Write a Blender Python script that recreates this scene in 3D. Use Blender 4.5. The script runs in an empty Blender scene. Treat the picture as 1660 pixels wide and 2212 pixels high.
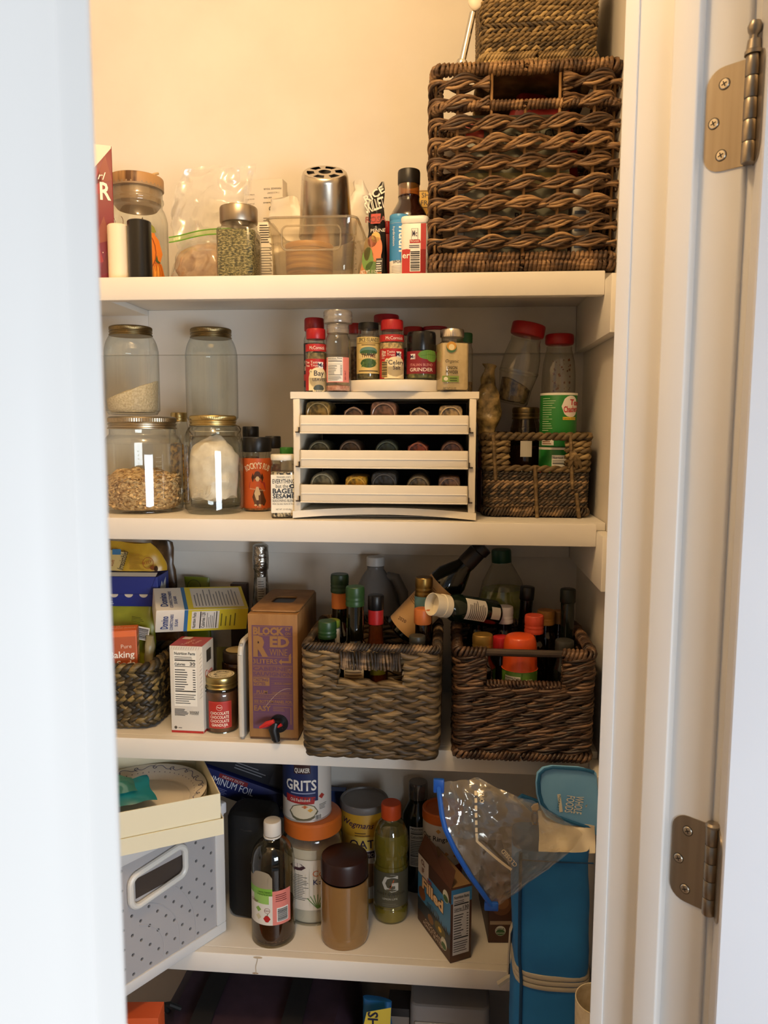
import bpy, math, random
import numpy as np
from mathutils import Matrix, Vector, noise

# ------------------------------------------------------------------ camera, world, lights, exposure
F = 1650.0
CAM = Vector((0.0, -1.28, 1.40))
_yc = Vector((143.0, 181.5, -F)).normalized()            # world +Y (into the shelves) in camera axes
_xc = Vector((18780.0, -243.0, F)); _xc = (_xc - _yc * _xc.dot(_yc)).normalized()
_zc = _xc.cross(_yc)
R3 = Matrix((_xc, _yc, _zc))                              # camera axes -> world axes
sc = bpy.context.scene
col = sc.collection
cd = bpy.data.cameras.new('camera')
cam = bpy.data.objects.new('camera', cd); col.objects.link(cam)
cam.matrix_world = Matrix.Translation(CAM) @ R3.to_4x4()
cd.sensor_fit = 'VERTICAL'; cd.sensor_height = 36.0; cd.lens = 36.0 * F / 2212.0
cd.clip_start = 0.01; cd.clip_end = 60
cd.dof.use_dof = True; cd.dof.focus_distance = 1.34; cd.dof.aperture_fstop = 13.0
sc.camera = cam
sc.view_settings.view_transform = 'Standard'; sc.view_settings.look = 'None'
sc.view_settings.gamma = 1.0; sc.view_settings.use_curve_mapping = False
sc.view_settings.exposure = 0.06

def lin(c):
    r = []
    for x in c[:3]:
        x = x / 255.0
        r.append(x / 12.92 if x <= 0.04045 else ((x + 0.055) / 1.055) ** 2.4)
    return (r[0], r[1], r[2], 1.0)

wd = bpy.data.worlds.new('world'); sc.world = wd; wd.use_nodes = True
wb = wd.node_tree.nodes['Background']
wb.inputs[0].default_value = (0.74, 0.86, 1.0, 1); wb.inputs[1].default_value = 0.24

def lamp(name, typ, loc, energy, color, size=0.1, size_y=None, aim=None):
    l = bpy.data.lights.new(name, typ); l.energy = energy; l.color = color
    if typ == 'AREA':
        l.size = size
        if size_y: l.shape = 'RECTANGLE'; l.size_y = size_y
    else:
        l.shadow_soft_size = size
    o = bpy.data.objects.new(name, l); col.objects.link(o); o.location = loc
    if aim: o.rotation_euler = (Vector(aim) - Vector(loc)).to_track_quat('-Z', 'Y').to_euler()
    return o
lamp('pantry_ceiling_lamp', 'POINT', (-0.20, -0.72, 2.34), 18.0, (1.0, 0.69, 0.36), 0.07)
lamp('window_daylight', 'AREA', (1.05, -2.05, 1.00), 38.0, (0.84, 0.92, 1.0), 1.1, 0.7, (0.0, -0.9, 0.22))

# ------------------------------------------------------------------ layout helpers
def ray(px, py):
    return R3 @ Vector((px - 830.0, 1106.0 - py, -F))
def tw(x, y):
    """heading that turns a label towards the doorway"""
    return math.atan2(CAM.x - x, y - CAM.y)
def yb(px, py, z):
    return atz(px, py, z).y
def at(px, py, Y):
    d = ray(px, py); t = (Y - CAM.y) / d.y
    return CAM + d * t
def atz(px, py, z):
    d = ray(px, py); t = (z - CAM.z) / d.z
    return CAM + d * t
def atx(px, py, X):
    d = ray(px, py); t = (X - CAM.x) / d.x
    return CAM + d * t
def sz(px, py, Y):
    """metres per pixel at a point of the layout"""
    return (at(px, py, Y) - CAM).dot(R3 @ Vector((0, 0, -1))) / F

# ------------------------------------------------------------------ materials
MATS = {}
def M(c, rough=0.5, metal=0.0, spec=0.5, coat=0.0, trans=0.0, bump=None, name=None):
    key = (tuple(c), rough, metal, spec, coat, trans, bump)
    if key in MATS: return MATS[key]
    m = bpy.data.materials.new(name or 'paint_%d_%d_%d' % tuple(c[:3])); m.use_nodes = True
    nt = m.node_tree; b = nt.nodes['Principled BSDF']
    b.inputs['Base Color'].default_value = lin(c); b.inputs['Roughness'].default_value = rough
    b.inputs['Metallic'].default_value = metal; b.inputs['Specular IOR Level'].default_value = spec
    b.inputs['Coat Weight'].default_value = coat
    if trans: b.inputs['Subsurface Weight'].default_value = 0.0; b.inputs['Transmission Weight'].default_value = trans
    if bump:
        tc = nt.nodes.new('ShaderNodeTexCoord'); n = nt.nodes.new('ShaderNodeTexNoise')
        n.inputs['Scale'].default_value = bump[0]; n.inputs['Detail'].default_value = 4
        bp = nt.nodes.new('ShaderNodeBump'); bp.inputs['Strength'].default_value = bump[1]; bp.inputs['Distance'].default_value = 0.004
        nt.links.new(tc.outputs['Object'], n.inputs['Vector'])
        nt.links.new(n.outputs[0], bp.inputs['Height']); nt.links.new(bp.outputs[0], b.inputs['Normal'])
    MATS[key] = m
    return m

def noisy(name, c1, c2, scale=8.0, stretch=(1, 1, 1), rough=0.5, bump=0.0, lo=0.35, hi=0.65, metal=0.0, tint=0.0, detail=4.0, dist=0.004, c3=None):
    """two colour noise material; 'tint' mixes in the per strand attribute of woven meshes"""
    key = ('n', name)
    if key in MATS: return MATS[key]
    m = bpy.data.materials.new(name); m.use_nodes = True
    nt = m.node_tree; N = nt.nodes; L = nt.links; b = N['Principled BSDF']
    tc = N.new('ShaderNodeTexCoord'); mp = N.new('ShaderNodeMapping'); mp.inputs['Scale'].default_value = stretch
    n = N.new('ShaderNodeTexNoise'); n.inputs['Scale'].default_value = scale; n.inputs['Detail'].default_value = detail
    L.new(tc.outputs['Object'], mp.inputs['Vector']); L.new(mp.outputs[0], n.inputs['Vector'])
    cr = N.new('ShaderNodeValToRGB'); e = cr.color_ramp.elements
    e[0].position = lo; e[0].color = lin(c1); e[1].position = hi; e[1].color = lin(c2)
    if c3: x = e.new((lo + hi) / 2); x.color = lin(c3)
    src = n.outputs[0]
    if tint:
        a = N.new('ShaderNodeAttribute'); a.attribute_name = 'tint'
        ma = N.new('ShaderNodeMath'); ma.operation = 'MULTIPLY_ADD'; ma.inputs[1].default_value = tint
        L.new(a.outputs['Fac'], ma.inputs[0]); L.new(src, ma.inputs[2]); src = ma.outputs[0]
    L.new(src, cr.inputs[0]); L.new(cr.outputs[0], b.inputs['Base Color'])
    b.inputs['Roughness'].default_value = rough; b.inputs['Metallic'].default_value = metal
    if bump:
        bp = N.new('ShaderNodeBump'); bp.inputs['Strength'].default_value = bump; bp.inputs['Distance'].default_value = dist
        L.new(n.outputs[0], bp.inputs['Height']); L.new(bp.outputs[0], b.inputs['Normal'])
    MATS[key] = m
    return m

def clear(name, tint=(255, 255, 255), rough=0.02, gloss=1.0, base=0.04, body=0.0, bodycol=(255, 255, 255), edge=None):
    """thin clear wall: see-through, with a fresnel sheen and, if body > 0, a share of milky plastic"""
    key = ('g', name)
    if key in MATS: return MATS[key]
    m = bpy.data.materials.new(name); m.use_nodes = True
    nt = m.node_tree; N = nt.nodes; L = nt.links; N.remove(N['Principled BSDF'])
    out = [x for x in N if x.type == 'OUTPUT_MATERIAL'][0]
    t = N.new('ShaderNodeBsdfTransparent'); t.inputs[0].default_value = lin(tint)
    g = N.new('ShaderNodeBsdfGlossy'); g.inputs['Roughness'].default_value = rough; g.inputs[0].default_value = (gloss, gloss, gloss, 1)
    lw = N.new('ShaderNodeLayerWeight'); lw.inputs['Blend'].default_value = 0.5
    p = N.new('ShaderNodeMath'); p.operation = 'POWER'; p.inputs[1].default_value = 3.0
    ma = N.new('ShaderNodeMath'); ma.operation = 'MULTIPLY_ADD'; ma.inputs[1].default_value = 0.55; ma.inputs[2].default_value = base
    L.new(lw.outputs['Facing'], p.inputs[0]); L.new(p.outputs[0], ma.inputs[0])
    mx = N.new('ShaderNodeMixShader'); L.new(ma.outputs[0], mx.inputs[0])
    if edge:
        p2 = N.new('ShaderNodeMath'); p2.operation = 'POWER'; p2.inputs[1].default_value = 4.0; L.new(lw.outputs['Facing'], p2.inputs[0])
        mc = N.new('ShaderNodeMix'); mc.data_type = 'RGBA'; mc.inputs[6].default_value = lin(tint); mc.inputs[7].default_value = lin(edge)
        L.new(p2.outputs[0], mc.inputs[0]); L.new(mc.outputs[2], t.inputs[0])
    first = t
    if body:
        d = N.new('ShaderNodeBsdfDiffuse'); d.inputs[0].default_value = lin(bodycol)
        m2 = N.new('ShaderNodeMixShader'); m2.inputs[0].default_value = body
        L.new(t.outputs[0], m2.inputs[1]); L.new(d.outputs[0], m2.inputs[2]); first = m2
    L.new(first.outputs[0], mx.inputs[1]); L.new(g.outputs[0], mx.inputs[2]); L.new(mx.outputs[0], out.inputs[0])
    MATS[key] = m
    return m

# ------------------------------------------------------------------ mesh builder
class MB:
    def __init__(s): s.v = []; s.n = 0; s.f = []; s.t = []
    def add(s, V, F_, mat=0, tint=0.0):
        V = np.asarray(V, float).reshape(-1, 3); o = s.n
        s.v.append(V); s.n += len(V); s.t.append(np.full(len(V), tint))
        if isinstance(F_, np.ndarray): s.f.append((F_ + o, mat))
        else:
            d = {}
            for f in F_: d.setdefault(len(f), []).append(f)
            for k in d: s.f.append((np.array(d[k], int) + o, mat))
        return s
    def grid(s, P, mat=0, cu=False, cv=False, tint=0.0):
        P = np.asarray(P, float); a, b = P.shape[:2]
        i = np.arange(a if cu else a - 1)[:, None]; j = np.arange(b if cv else b - 1)[None, :]
        i2 = (i + 1) % a; j2 = (j + 1) % b
        F_ = np.stack([i * b + j + 0 * j, i * b + j2, i2 * b + j2, i2 * b + j], -1).reshape(-1, 4)
        return s.add(P.reshape(-1, 3), F_, mat, tint)
    def lathe(s, prof, seg=32, mat=0, c=(0, 0), asp=(1, 1), rot=0.0):
        th = np.arange(seg) * 2 * math.pi / seg + rot; rows = []
        for p in prof:
            n = p[2] if len(p) > 2 else 2.0
            k = 1.0 / (np.abs(np.cos(th)) ** n + np.abs(np.sin(th)) ** n) ** (1.0 / n)
            r = max(p[0], 1e-5)
            rows.append(np.stack([c[0] + r * k * np.cos(th) * asp[0], c[1] + r * k * np.sin(th) * asp[1], np.full(seg, p[1])], -1))
        return s.grid(np.array(rows)[::-1], mat, cv=True)
    def box(s, x0, x1, y0, y1, z0, z1, mat=0):
        V = [(x0, y0, z0), (x1, y0, z0), (x1, y1, z0), (x0, y1, z0), (x0, y0, z1), (x1, y0, z1), (x1, y1, z1), (x0, y1, z1)]
        return s.add(V, [(0, 3, 2, 1), (4, 5, 6, 7), (0, 1, 5, 4), (1, 2, 6, 5), (2, 3, 7, 6), (3, 0, 4, 7)], mat)
    def rbox(s, x0, x1, y0, y1, z0, z1, b=0.001, r=None, mat=0, k=3, open_top=False):
        r = r if r is not None else b
        def sec(ins, z):
            P = []
            rr = max(r - ins, 1e-4)
            for cx, cy, a0 in ((x1 - r, y1 - r, 0), (x0 + r, y1 - r, 90), (x0 + r, y0 + r, 180), (x1 - r, y0 + r, 270)):
                for q in range(k + 1):
                    a = math.radians(a0 + 90 * q / k); P.append((cx + rr * math.cos(a), cy + rr * math.sin(a), z))
            return P
        S = [sec(b, z0), sec(b * .3, z0 + b * .3), sec(0, z0 + b), sec(0, z1 - b), sec(b * .3, z1 - b * .3), sec(b, z1)]
        n = len(S[0]); s.grid(np.array(S)[:, ::-1], mat, cv=True)
        base = s.n - 6 * n
        o = [list(range(n))]
        s.f.append((np.array([range(base, base + n)]), mat))
        if not open_top: s.f.append((np.array([list(range(base + 5 * n, base + 6 * n))[::-1]]), mat))
        return s
    def tube(s, P, r, k=6, mat=0, closed=False, tint=0.0, flat=1.0, up=(0, 0, 1)):
        P = np.asarray(P, float); n = len(P)
        T = (np.roll(P, -1, 0) - np.roll(P, 1, 0)) if closed else np.gradient(P, axis=0)
        T /= np.linalg.norm(T, axis=1)[:, None] + 1e-12
        U = np.tile(np.array(up, float), (n, 1)); B = np.cross(T, U)
        bad = np.linalg.norm(B, axis=1) < 0.15
        if bad.any(): B[bad] = np.cross(T[bad], np.array([0.9, 0.35, 0.1]))
        B /= np.linalg.norm(B, axis=1)[:, None]; U = np.cross(B, T)
        th = np.arange(k) * 2 * math.pi / k; r = np.broadcast_to(np.asarray(r, float), (n,))
        V = P[:, None, :] + r[:, None, None] * (np.cos(th)[None, :, None] * B[:, None, :] * flat + np.sin(th)[None, :, None] * U[:, None, :])
        s.grid(V, mat, cu=closed, cv=True, tint=tint)
        if not closed:
            b = s.n - n * k
            s.f.append((np.array([range(b, b + k)]), mat)); s.f.append((np.array([list(range(s.n - k, s.n))[::-1]]), mat))
        return s
    def sphere(s, c, r, seg=16, mat=0, asp=(1, 1, 1)):
        prof = [(r * math.sin(a), -r * math.cos(a)) for a in np.linspace(0.02, math.pi - 0.02, seg // 2 + 1)]
        n0 = len(s.v); s.lathe(prof, seg, mat)
        s.v[-1] = s.v[-1] * np.array(asp) + np.array(c); return s
    def xform(s, mtx):
        A = np.array(mtx)
        s.v = [v @ A[:3, :3].T + A[:3, 3] for v in s.v]; return s
    def mesh(s, name, mats, smooth=35):
        me = bpy.data.meshes.new(name)
        V = np.concatenate(s.v).astype(np.float32)
        me.vertices.add(len(V)); me.vertices.foreach_set('co', V.ravel())
        lp = np.concatenate([f.ravel() for f, m in s.f]).astype(np.int32)
        ar = np.concatenate([np.full(len(f), f.shape[1]) for f, m in s.f])
        mi = np.concatenate([np.full(len(f), m) for f, m in s.f]).astype(np.int32)
        st = np.concatenate([[0], np.cumsum(ar)[:-1]]).astype(np.int32)
        me.loops.add(len(lp)); me.loops.foreach_set('vertex_index', lp)
        me.polygons.add(len(ar)); me.polygons.foreach_set('loop_start', st); me.polygons.foreach_set('material_index', mi)
        if not isinstance(mats, (list, tuple)): mats = [mats]
        for m in mats: me.materials.append(m)
        me.update(calc_edges=True)
        t = np.concatenate(s.t)
        if np.any(t):
            a = me.attributes.new('tint', 'FLOAT', 'POINT'); a.data.foreach_set('value', t.astype(np.float32))
        if smooth:
            me.shade_smooth()
            if smooth < 180: me.set_sharp_from_angle(angle=math.radians(smooth))
        return me
    def build(s, name, mats, parent=None, smooth=35):
        o = bpy.data.objects.new(name, s.mesh(name, mats, smooth)); col.objects.link(o)
        if parent is not None: o.parent = parent
        return o

def tag(o, label=None, cat=None, group=None, kind=None):
    if label: o['label'] = label
    if cat: o['category'] = cat
    if group: o['group'] = group
    if kind: o['kind'] = kind
    return o
def thing(name, label, cat, loc=(0, 0, 0), rz=0.0, group=None, rx=0.0, ry=0.0):
    o = bpy.data.objects.new(name, None); col.objects.link(o); o.empty_display_size = 0.02
    o.location = loc; o.rotation_euler = (rx, ry, rz)
    return tag(o, label, cat, group)
def struct(name, mb, mats, label=None, smooth=30):
    o = mb.build(name, mats, None, smooth); return tag(o, label, None, None, 'structure')
def copy_tree(o, parent=None):
    c = o.copy(); col.objects.link(c)
    if parent is not None: c.parent = parent
    for ch in o.children: copy_tree(ch, c)
    return c

# ------------------------------------------------------------------ flat print: lettering, rules, bar codes
_GL = {}
def glyphs(txt, bold=0.0, shear=0.0):
    k = (txt, bold, shear)
    if k not in _GL:
        cu = bpy.data.curves.new('lettering', 'FONT'); cu.body = txt; cu.size = 1.0; cu.offset = bold; cu.shear = shear
        cu.resolution_u = 2; cu.fill_mode = 'FRONT'
        o = bpy.data.objects.new('lettering', cu); me = bpy.data.meshes.new_from_object(o)
        V = np.zeros(len(me.vertices) * 3); me.vertices.foreach_get('co', V); V = V.reshape(-1, 3)[:, :2]
        Fc = [tuple(p.vertices) for p in me.polygons]
        bpy.data.objects.remove(o); bpy.data.curves.remove(cu); bpy.data.meshes.remove(me)
        if len(V): V = V - np.array([V[:, 0].min(), 0.0])
        _GL[k] = (V, Fc)
    return _GL[k]
rnd = random.Random(7)
class Lab:
    def __init__(s): s.it = []
    def _p(s, V, Fc, c, L): s.it.append((np.asarray(V, float), Fc, tuple(c), L)); return s
    def rect(s, u0, v0, u1, v1, c, L=0): s.it.append((np.array([(u0, v0), (u1, v0), (u1, v1), (u0, v1)], float), 'cvx', tuple(c), L)); return s
    def poly(s, P, c, L=1): return s._p(P, [tuple(range(len(P)))], c, L)
    def ell(s, u, v, a, b, c, L=1, n=28):
        s.it.append((np.array([(u + a * math.cos(t * 2 * math.pi / n), v + b * math.sin(t * 2 * math.pi / n)) for t in range(n)]), 'cvx', tuple(c), L)); return s
    def text(s, u, v, txt, h, c, al='C', rot=0.0, bold=0.0, shear=0.0, w=None, arc=None, L=2):
        V, Fc = glyphs(txt, round(bold * .45, 4), shear)
        if not len(V): return s
        k = h / 0.70; V = V * np.array([k, k])
        wd_ = V[:, 0].max()
        if w: V = V * np.array([w / wd_, 1.0]); wd_ = w
        V = V - np.array([{'L': 0, 'C': wd_ / 2, 'R': wd_}[al], 0])
        if arc:
            a = V[:, 0] / arc; V = np.stack([(arc + V[:, 1]) * np.sin(a), (arc + V[:, 1]) * np.cos(a) - arc], -1)
        if rot:
            ca, sa = math.cos(rot), math.sin(rot); V = V @ np.array([[ca, sa], [-sa, ca]])
        return s._p(V + np.array([u, v]), Fc, c, L + 4)
    def lines(s, u0, v0, u1, v1, n, c, fill=0.5, L=2, rag=0.35, vert=False):
        V = []; Fc = []
        for i in range(n):
            if vert:
                st = (u1 - u0) / n; a = u0 + i * st; b = a + st * fill; e = v1 - (v1 - v0) * rnd.random() * rag
                q = [(a, v0), (b, v0), (b, e), (a, e)]
            else:
                st = (v1 - v0) / n; a = v0 + i * st; b = a + st * fill; e = u1 - (u1 - u0) * rnd.random() * rag
                q = [(u0, a), (e, a), (e, b), (u0, b)]
            Fc.append(tuple(range(len(V), len(V) + 4))); V += q
        return s._p(V, Fc, c, L + 2)
    def bars(s, u0, v0, u1, v1, n=22, c=(20, 18, 16), vert=True, bg=(235, 230, 220)):
        s.rect(u0, v0, u1, v1, bg, 1)
        m = 0.06 * (u1 - u0); V = []; Fc = []; r = random.Random(3)
        a0, a1 = (u0 + m, u1 - m) if vert else (v0 + m, v1 - m); x = a0; st = (a1 - a0) / (n * 2.0)
        while x < a1 - st:
            w = st * r.choice((0.6, 1.0, 1.6)); 
            q = [(x, v0 + m), (x + w, v0 + m), (x + w, v1 - m), (x, v1 - m)] if vert else [(u0 + m, x), (u1 - m, x), (u1 - m, x + w), (u0 + m, x + w)]
            Fc.append(tuple(range(len(V), len(V) + 4))); V += q; x += w + st * r.choice((0.7, 1.1))
        return s._p(V, Fc, c, 4)
    def stroke(s, P, w, c, L=2, closed=False):
        P = np.asarray(P, float); n = len(P)
        T = np.gradient(P, axis=0) if not closed else (np.roll(P, -1, 0) - np.roll(P, 1, 0))
        T /= np.linalg.norm(T, axis=1)[:, None] + 1e-12; Nn = np.stack([-T[:, 1], T[:, 0]], -1) * w / 2
        V = np.concatenate([P + Nn, P - Nn]); m = n if closed else n - 1
        return s._p(V, [(i, n + i, n + (i + 1) % n, (i + 1) % n) for i in range(m)], c, L + 2)
    def nutr(s, u0, v0, w, h, cal=None, bg=(232, 228, 216), ink=(25, 22, 20), title=True, L=1):
        s.rect(u0, v0, u0 + w, v0 + h, bg, L)
        x0, x1 = u0 + w * .05, u0 + w * .95; y = v0 + h
        if title: s.text(x0, y - h * .075, 'Nutrition Facts', h * .05, ink, 'L', bold=.03, w=w * .9); 
        s.lines(x0, y - h * .15, x1, y - h * .09, 2, ink, .3)
        s.rect(x0, y - h * .185, x1, y - h * .165, ink, 2)
        if cal:
            s.text(x0, y - h * .265, 'Calories', h * .045, ink, 'L', bold=.03, w=w * .46); s.text(x1, y - h * .265, str(cal), h * .06, ink, 'R', bold=.03, w=w * .12 * len(str(cal)))
        s.rect(x0, y - h * .29, x1, y - h * .28, ink, 2)
        s.lines(x0, v0 + h * .30, x0 + w * .6, y - h * .31, 9, ink, .32)
        s.lines(x0 + w * .78, v0 + h * .30, x1, y - h * .31, 9, ink, .32, rag=.1)
        s.rect(x0, v0 + h * .26, x1, v0 + h * .28, ink, 2)
        s.lines(x0, v0 + h * .05, x1, v0 + h * .24, 5, ink, .3)
        return s
    def build(s, parent, surf, name='printed_label', rough=0.45):
        """surf: ('plane', origin, u, v) or ('cyl', r, angle, z0[, r_top])"""
        mats = []; idx = {}; mb = MB()
        for V, Fc, c, L in s.it:
            if c not in idx: idx[c] = len(mats); mats.append(M(c, rough) if len(c) == 3 else M(c[:3], 0.3, 1.0))
            off = 0.00025 + 0.0001 * L
            if isinstance(Fc, str):
                if surf[0] == 'cyl':
                    u0, u1 = V[:, 0].min(), V[:, 0].max(); n = max(2, int((u1 - u0) / (surf[1] * 0.16)) + 2); us = np.linspace(u0, u1, n)
                    lo, hi = [], []
                    for u in us:
                        vs = []
                        for i in range(len(V)):
                            a, b = V[i], V[(i + 1) % len(V)]
                            if min(a[0], b[0]) - 1e-9 <= u <= max(a[0], b[0]) + 1e-9:
                                if abs(a[0] - b[0]) < 1e-9: vs += [a[1], b[1]]
                                else: vs.append(a[1] + (b[1] - a[1]) * (u - a[0]) / (b[0] - a[0]))
                        lo.append(min(vs)); hi.append(max(vs))
                    V = np.concatenate([np.stack([us, lo], -1), np.stack([us, hi], -1)]); Fc = [(i, i + 1, n + i + 1, n + i) for i in range(n - 1)]
                else: Fc = [tuple(range(len(V)))]
            elif surf[0] == 'cyl' and all(len(f) == 4 for f in Fc):
                V2 = []; F2 = []
                for f in Fc:
                    q = [V[i] for i in f]
                    if abs(q[1][0] - q[0][0]) < abs(q[3][0] - q[0][0]): q = [q[1], q[2], q[3], q[0]]
                    n = max(1, int(abs(q[1][0] - q[0][0]) / (surf[1] * 0.14)) + 1)
                    for i in range(n):
                        a, b = i / n, (i + 1) / n; F2.append(tuple(range(len(V2), len(V2) + 4)))
                        V2 += [q[0] + (q[1] - q[0]) * a, q[0] + (q[1] - q[0]) * b, q[3] + (q[2] - q[3]) * b, q[3] + (q[2] - q[3]) * a]
                V, Fc = np.array(V2), F2
            if surf[0] == 'cyl':
                r = surf[1]; rr = r + off
                if len(surf) > 4: rr = rr + (V[:, 1]) * surf[4]
                a = surf[2] + V[:, 0] / r
                P = np.stack([rr * np.cos(a), rr * np.sin(a), surf[3] + V[:, 1]], -1)
            elif surf[0] == 'fn': P = np.array([surf[1](x[0], x[1], off) for x in V])
            else:
                o, u, v = (np.array(x, float) for x in surf[1:4]); n = np.cross(u, v); n /= np.linalg.norm(n)
                P = o + V[:, :1] * u + V[:, 1:] * v + n * off
            mb.add(P, Fc, idx[c])
        return mb.build(name, mats, parent, 0)
FRONT = -math.pi / 2

# ------------------------------------------------------------------ shared materials
WHITE = noisy('white_paint', (222, 217, 208), (229, 224, 215), 3, rough=.55, bump=.05)
WALL = noisy('wall_paint', (218, 211, 200), (224, 218, 208), 6, rough=.75, bump=.08, detail=8)
JAMB = noisy('jamb_gloss_paint', (222, 219, 215), (229, 226, 222), 2, rough=.38, bump=.03)
GLASS = clear('jar_glass', (247, 249, 246), .02, 1.0, .06, edge=(112, 108, 98))
PLAST = clear('clear_plastic', (246, 246, 242), .06, 1.0, .06, edge=(130, 124, 112))
FILM = clear('plastic_film', (248, 248, 246), .16, 1.0, .11, .10, edge=(190, 184, 172))
GOLD = M((188, 166, 112), .34, 1.0)
STEEL = M((200, 192, 180), .28, 1.0)
CHROME = M((225, 222, 215), .12, 1.0)
NICKEL = noisy('brushed_nickel', (150, 138, 122), (176, 164, 146), 60, (1, 1, .04), .36, .02, metal=1.0)
BLACKP = M((18, 18, 20), .35)
REDP = M((168, 22, 26), .38)
CREAM = M((226, 216, 192), .42)
INK = (28, 24, 22)
Z = {}
# shelf heights from the lower edge of each facia
for i, py in ((1, 643.0), (2, 1173.0), (3, 1657.5), (4, 2119.0)):
    Z[i] = at(750, py, 0.0).z + 0.038
YW = 0.295                                               # back wall
# ------------------------------------------------------------------ the pantry shell
XR, XL = 0.263, -0.95
P0 = CAM + ray(1615, 240) * (0.664 / F)
dj = ray(-745, 924); dj = Vector((dj.x, dj.y)).normalized()        # along the jamb, into the pantry
dw = Vector((dj.y, -dj.x)); dw = dw if dw.x > 0 else -dw            # along the door wall, towards its right end
O2 = Vector((P0.x, P0.y))
OPEN = 0.5822
def loc2(t, o):
    q = O2 + dj * t - dw * o; return (q.x, q.y)
def prism(mb, prof, z0, z1, mat=0, f=loc2):
    A = [f(*p) for p in prof]
    ar = sum(A[i][0] * A[(i + 1) % len(A)][1] - A[(i + 1) % len(A)][0] * A[i][1] for i in range(len(A)))
    if ar < 0: A = A[::-1]
    n = len(A); V = [(x, y, z0) for x, y in A] + [(x, y, z1) for x, y in A]
    return mb.add(V, [tuple(range(n))[::-1], tuple(range(n, 2 * n))] + [(i, (i + 1) % n, n + (i + 1) % n, n + i) for i in range(n)], mat)
def arc2(cx, cy, r, a0, a1, n=5):
    return [(cx + r * math.cos(math.radians(a0 + (a1 - a0) * i / n)), cy + r * math.sin(math.radians(a0 + (a1 - a0) * i / n))) for i in range(n + 1)]

struct('floor', MB().box(-2.6, 2.6, -3.4, 0.42, -0.04, 0.0), noisy('oak_floor', (120, 92, 66), (150, 118, 86), 5, (1, 9, 1), .4))
struct('ceiling', MB().box(-2.6, 2.6, -3.4, 0.42, 2.44, 2.50), WALL)
struct('wall_back', MB().box(XL - .12, XR + .12, YW, YW + .12, 0, 2.44), WALL)
e = loc2(0.118, -0.16)
struct('wall_right', MB().box(XR, XR + .12, -0.40, YW, 0, 2.44), WALL)
struct('wall_left', MB().box(XL - .12, XL, -1.25, YW, 0, 2.44), WALL)
struct('wall_return', MB().box(XL, -0.36, -1.25, -1.17, 0, 2.44), WALL)
mb = MB()
prism(mb, [(0.0, -0.019), (0.118, -0.019), (0.118, -0.155), (0.06, -0.75), (0.0, -1.2)], 0, 2.44)
prism(mb, [(0.0, OPEN + .019), (0.116, OPEN + .019), (0.116, OPEN + .16), (0.0, OPEN + .75)], 0, 2.44)
prism(mb, [(0.0, -0.019), (0.118, -0.019), (0.118, OPEN + .019), (0.0, OPEN + .019)], 2.07, 2.44)
struct('wall_front', mb, WALL)

# right jamb with its stop, inner bead and outer casing; left jamb and casing
ZT = 2.05
mb = MB(); prism(mb, [(0.0, -0.019), (0.0, -0.003)] + arc2(0.003, -0.003, 0.003, 180, 90, 4) + [(0.118, 0), (0.118, -0.019)], 0, ZT)
rj = struct('door_1_jamb_right', mb, JAMB)
mb = MB(); prism(mb, [(0.0405, 0.0), (0.0405, 0.009)] + arc2(0.0425, 0.009, 0.002, 180, 90, 3) + arc2(0.064, 0.0085, 0.0025, 90, 0, 4) + [(0.0665, 0)], 0, ZT)
mb.build('door_stop', JAMB, rj)
mb = MB(); prism(mb, [(0.105, 0.0), (0.105, 0.0022), (0.1085, 0.0032), (0.1185, 0.0032), (0.1185, -0.019), (0.118, -0.019), (0.118, 0)], 0, ZT)
mb.build('bead', JAMB, rj)
cas = [(0.0, 0.0), (-0.008, 0.0)] + arc2(-0.010, 0.005, 0.005, 270, 200, 4) + [(-0.0105, 0.012), (-0.0125, 0.016), (-0.014, 0.026), (-0.015, 0.050), (-0.017, 0.054), (-0.017, 0.067), (0.0, 0.067)]
mb = MB(); prism(mb, [(t, -0.005 - u) for t, u in cas], 0, ZT + .06); struct('trim_1', mb, JAMB)
mb = MB(); prism(mb, [(0.003, OPEN), (0.118, OPEN), (0.118, OPEN + .019), (0.0, OPEN + .019), (0.0, OPEN + .003)], 0, ZT)
lj = struct('door_1_jamb_left', mb, JAMB)
mb = MB(); prism(mb, [(0.0405, OPEN), (0.0405, OPEN - .009), (0.0665, OPEN - .009), (0.0665, OPEN)], 0, ZT); mb.build('door_stop', JAMB, lj)
mb = MB(); prism(mb, [(t, OPEN + .0055 + u) for t, u in cas], 0, ZT + .06); struct('trim_2', mb, JAMB)
mb = MB(); prism(mb, [(0, 0), (0.118, 0), (0.118, OPEN), (0, OPEN)], ZT, ZT + .019); struct('door_1_head', mb, JAMB)

# the open door: a slab hinged at the right jamb, swung well past square
w3 = R3 @ Vector((math.cos(math.radians(-16)), 0, -math.sin(math.radians(-16)))); wv = Vector((w3.x, w3.y)).normalized()
ev = Vector((wv.y, -wv.x))
def locd(a, b):
    q = O2 + dj * -0.007 + dw * .0035 + wv * a + ev * b; return (q.x, q.y)
mb = MB(); prism(mb, [(0.0, 0.0), (0.56, 0.0), (0.56, 0.035), (0.0015, 0.035), (0.0, 0.0335)], 0.012, 2.035, f=locd)
door = struct('door_1', mb, noisy('door_paint', (206, 206, 210), (214, 214, 218), 2, rough=.4, bump=.02))
mb = MB()
for za, zb in ((0.22, 0.92), (1.06, 1.9)):
    prism(mb, [(0.12, 0.035), (0.44, 0.035), (0.435, 0.037), (0.125, 0.037)], za, zb, f=locd)
mb.build('raised_panel', MATS[('n', 'door_paint')], door)
mb = MB(); kx, ky = locd(.51, .037)
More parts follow.
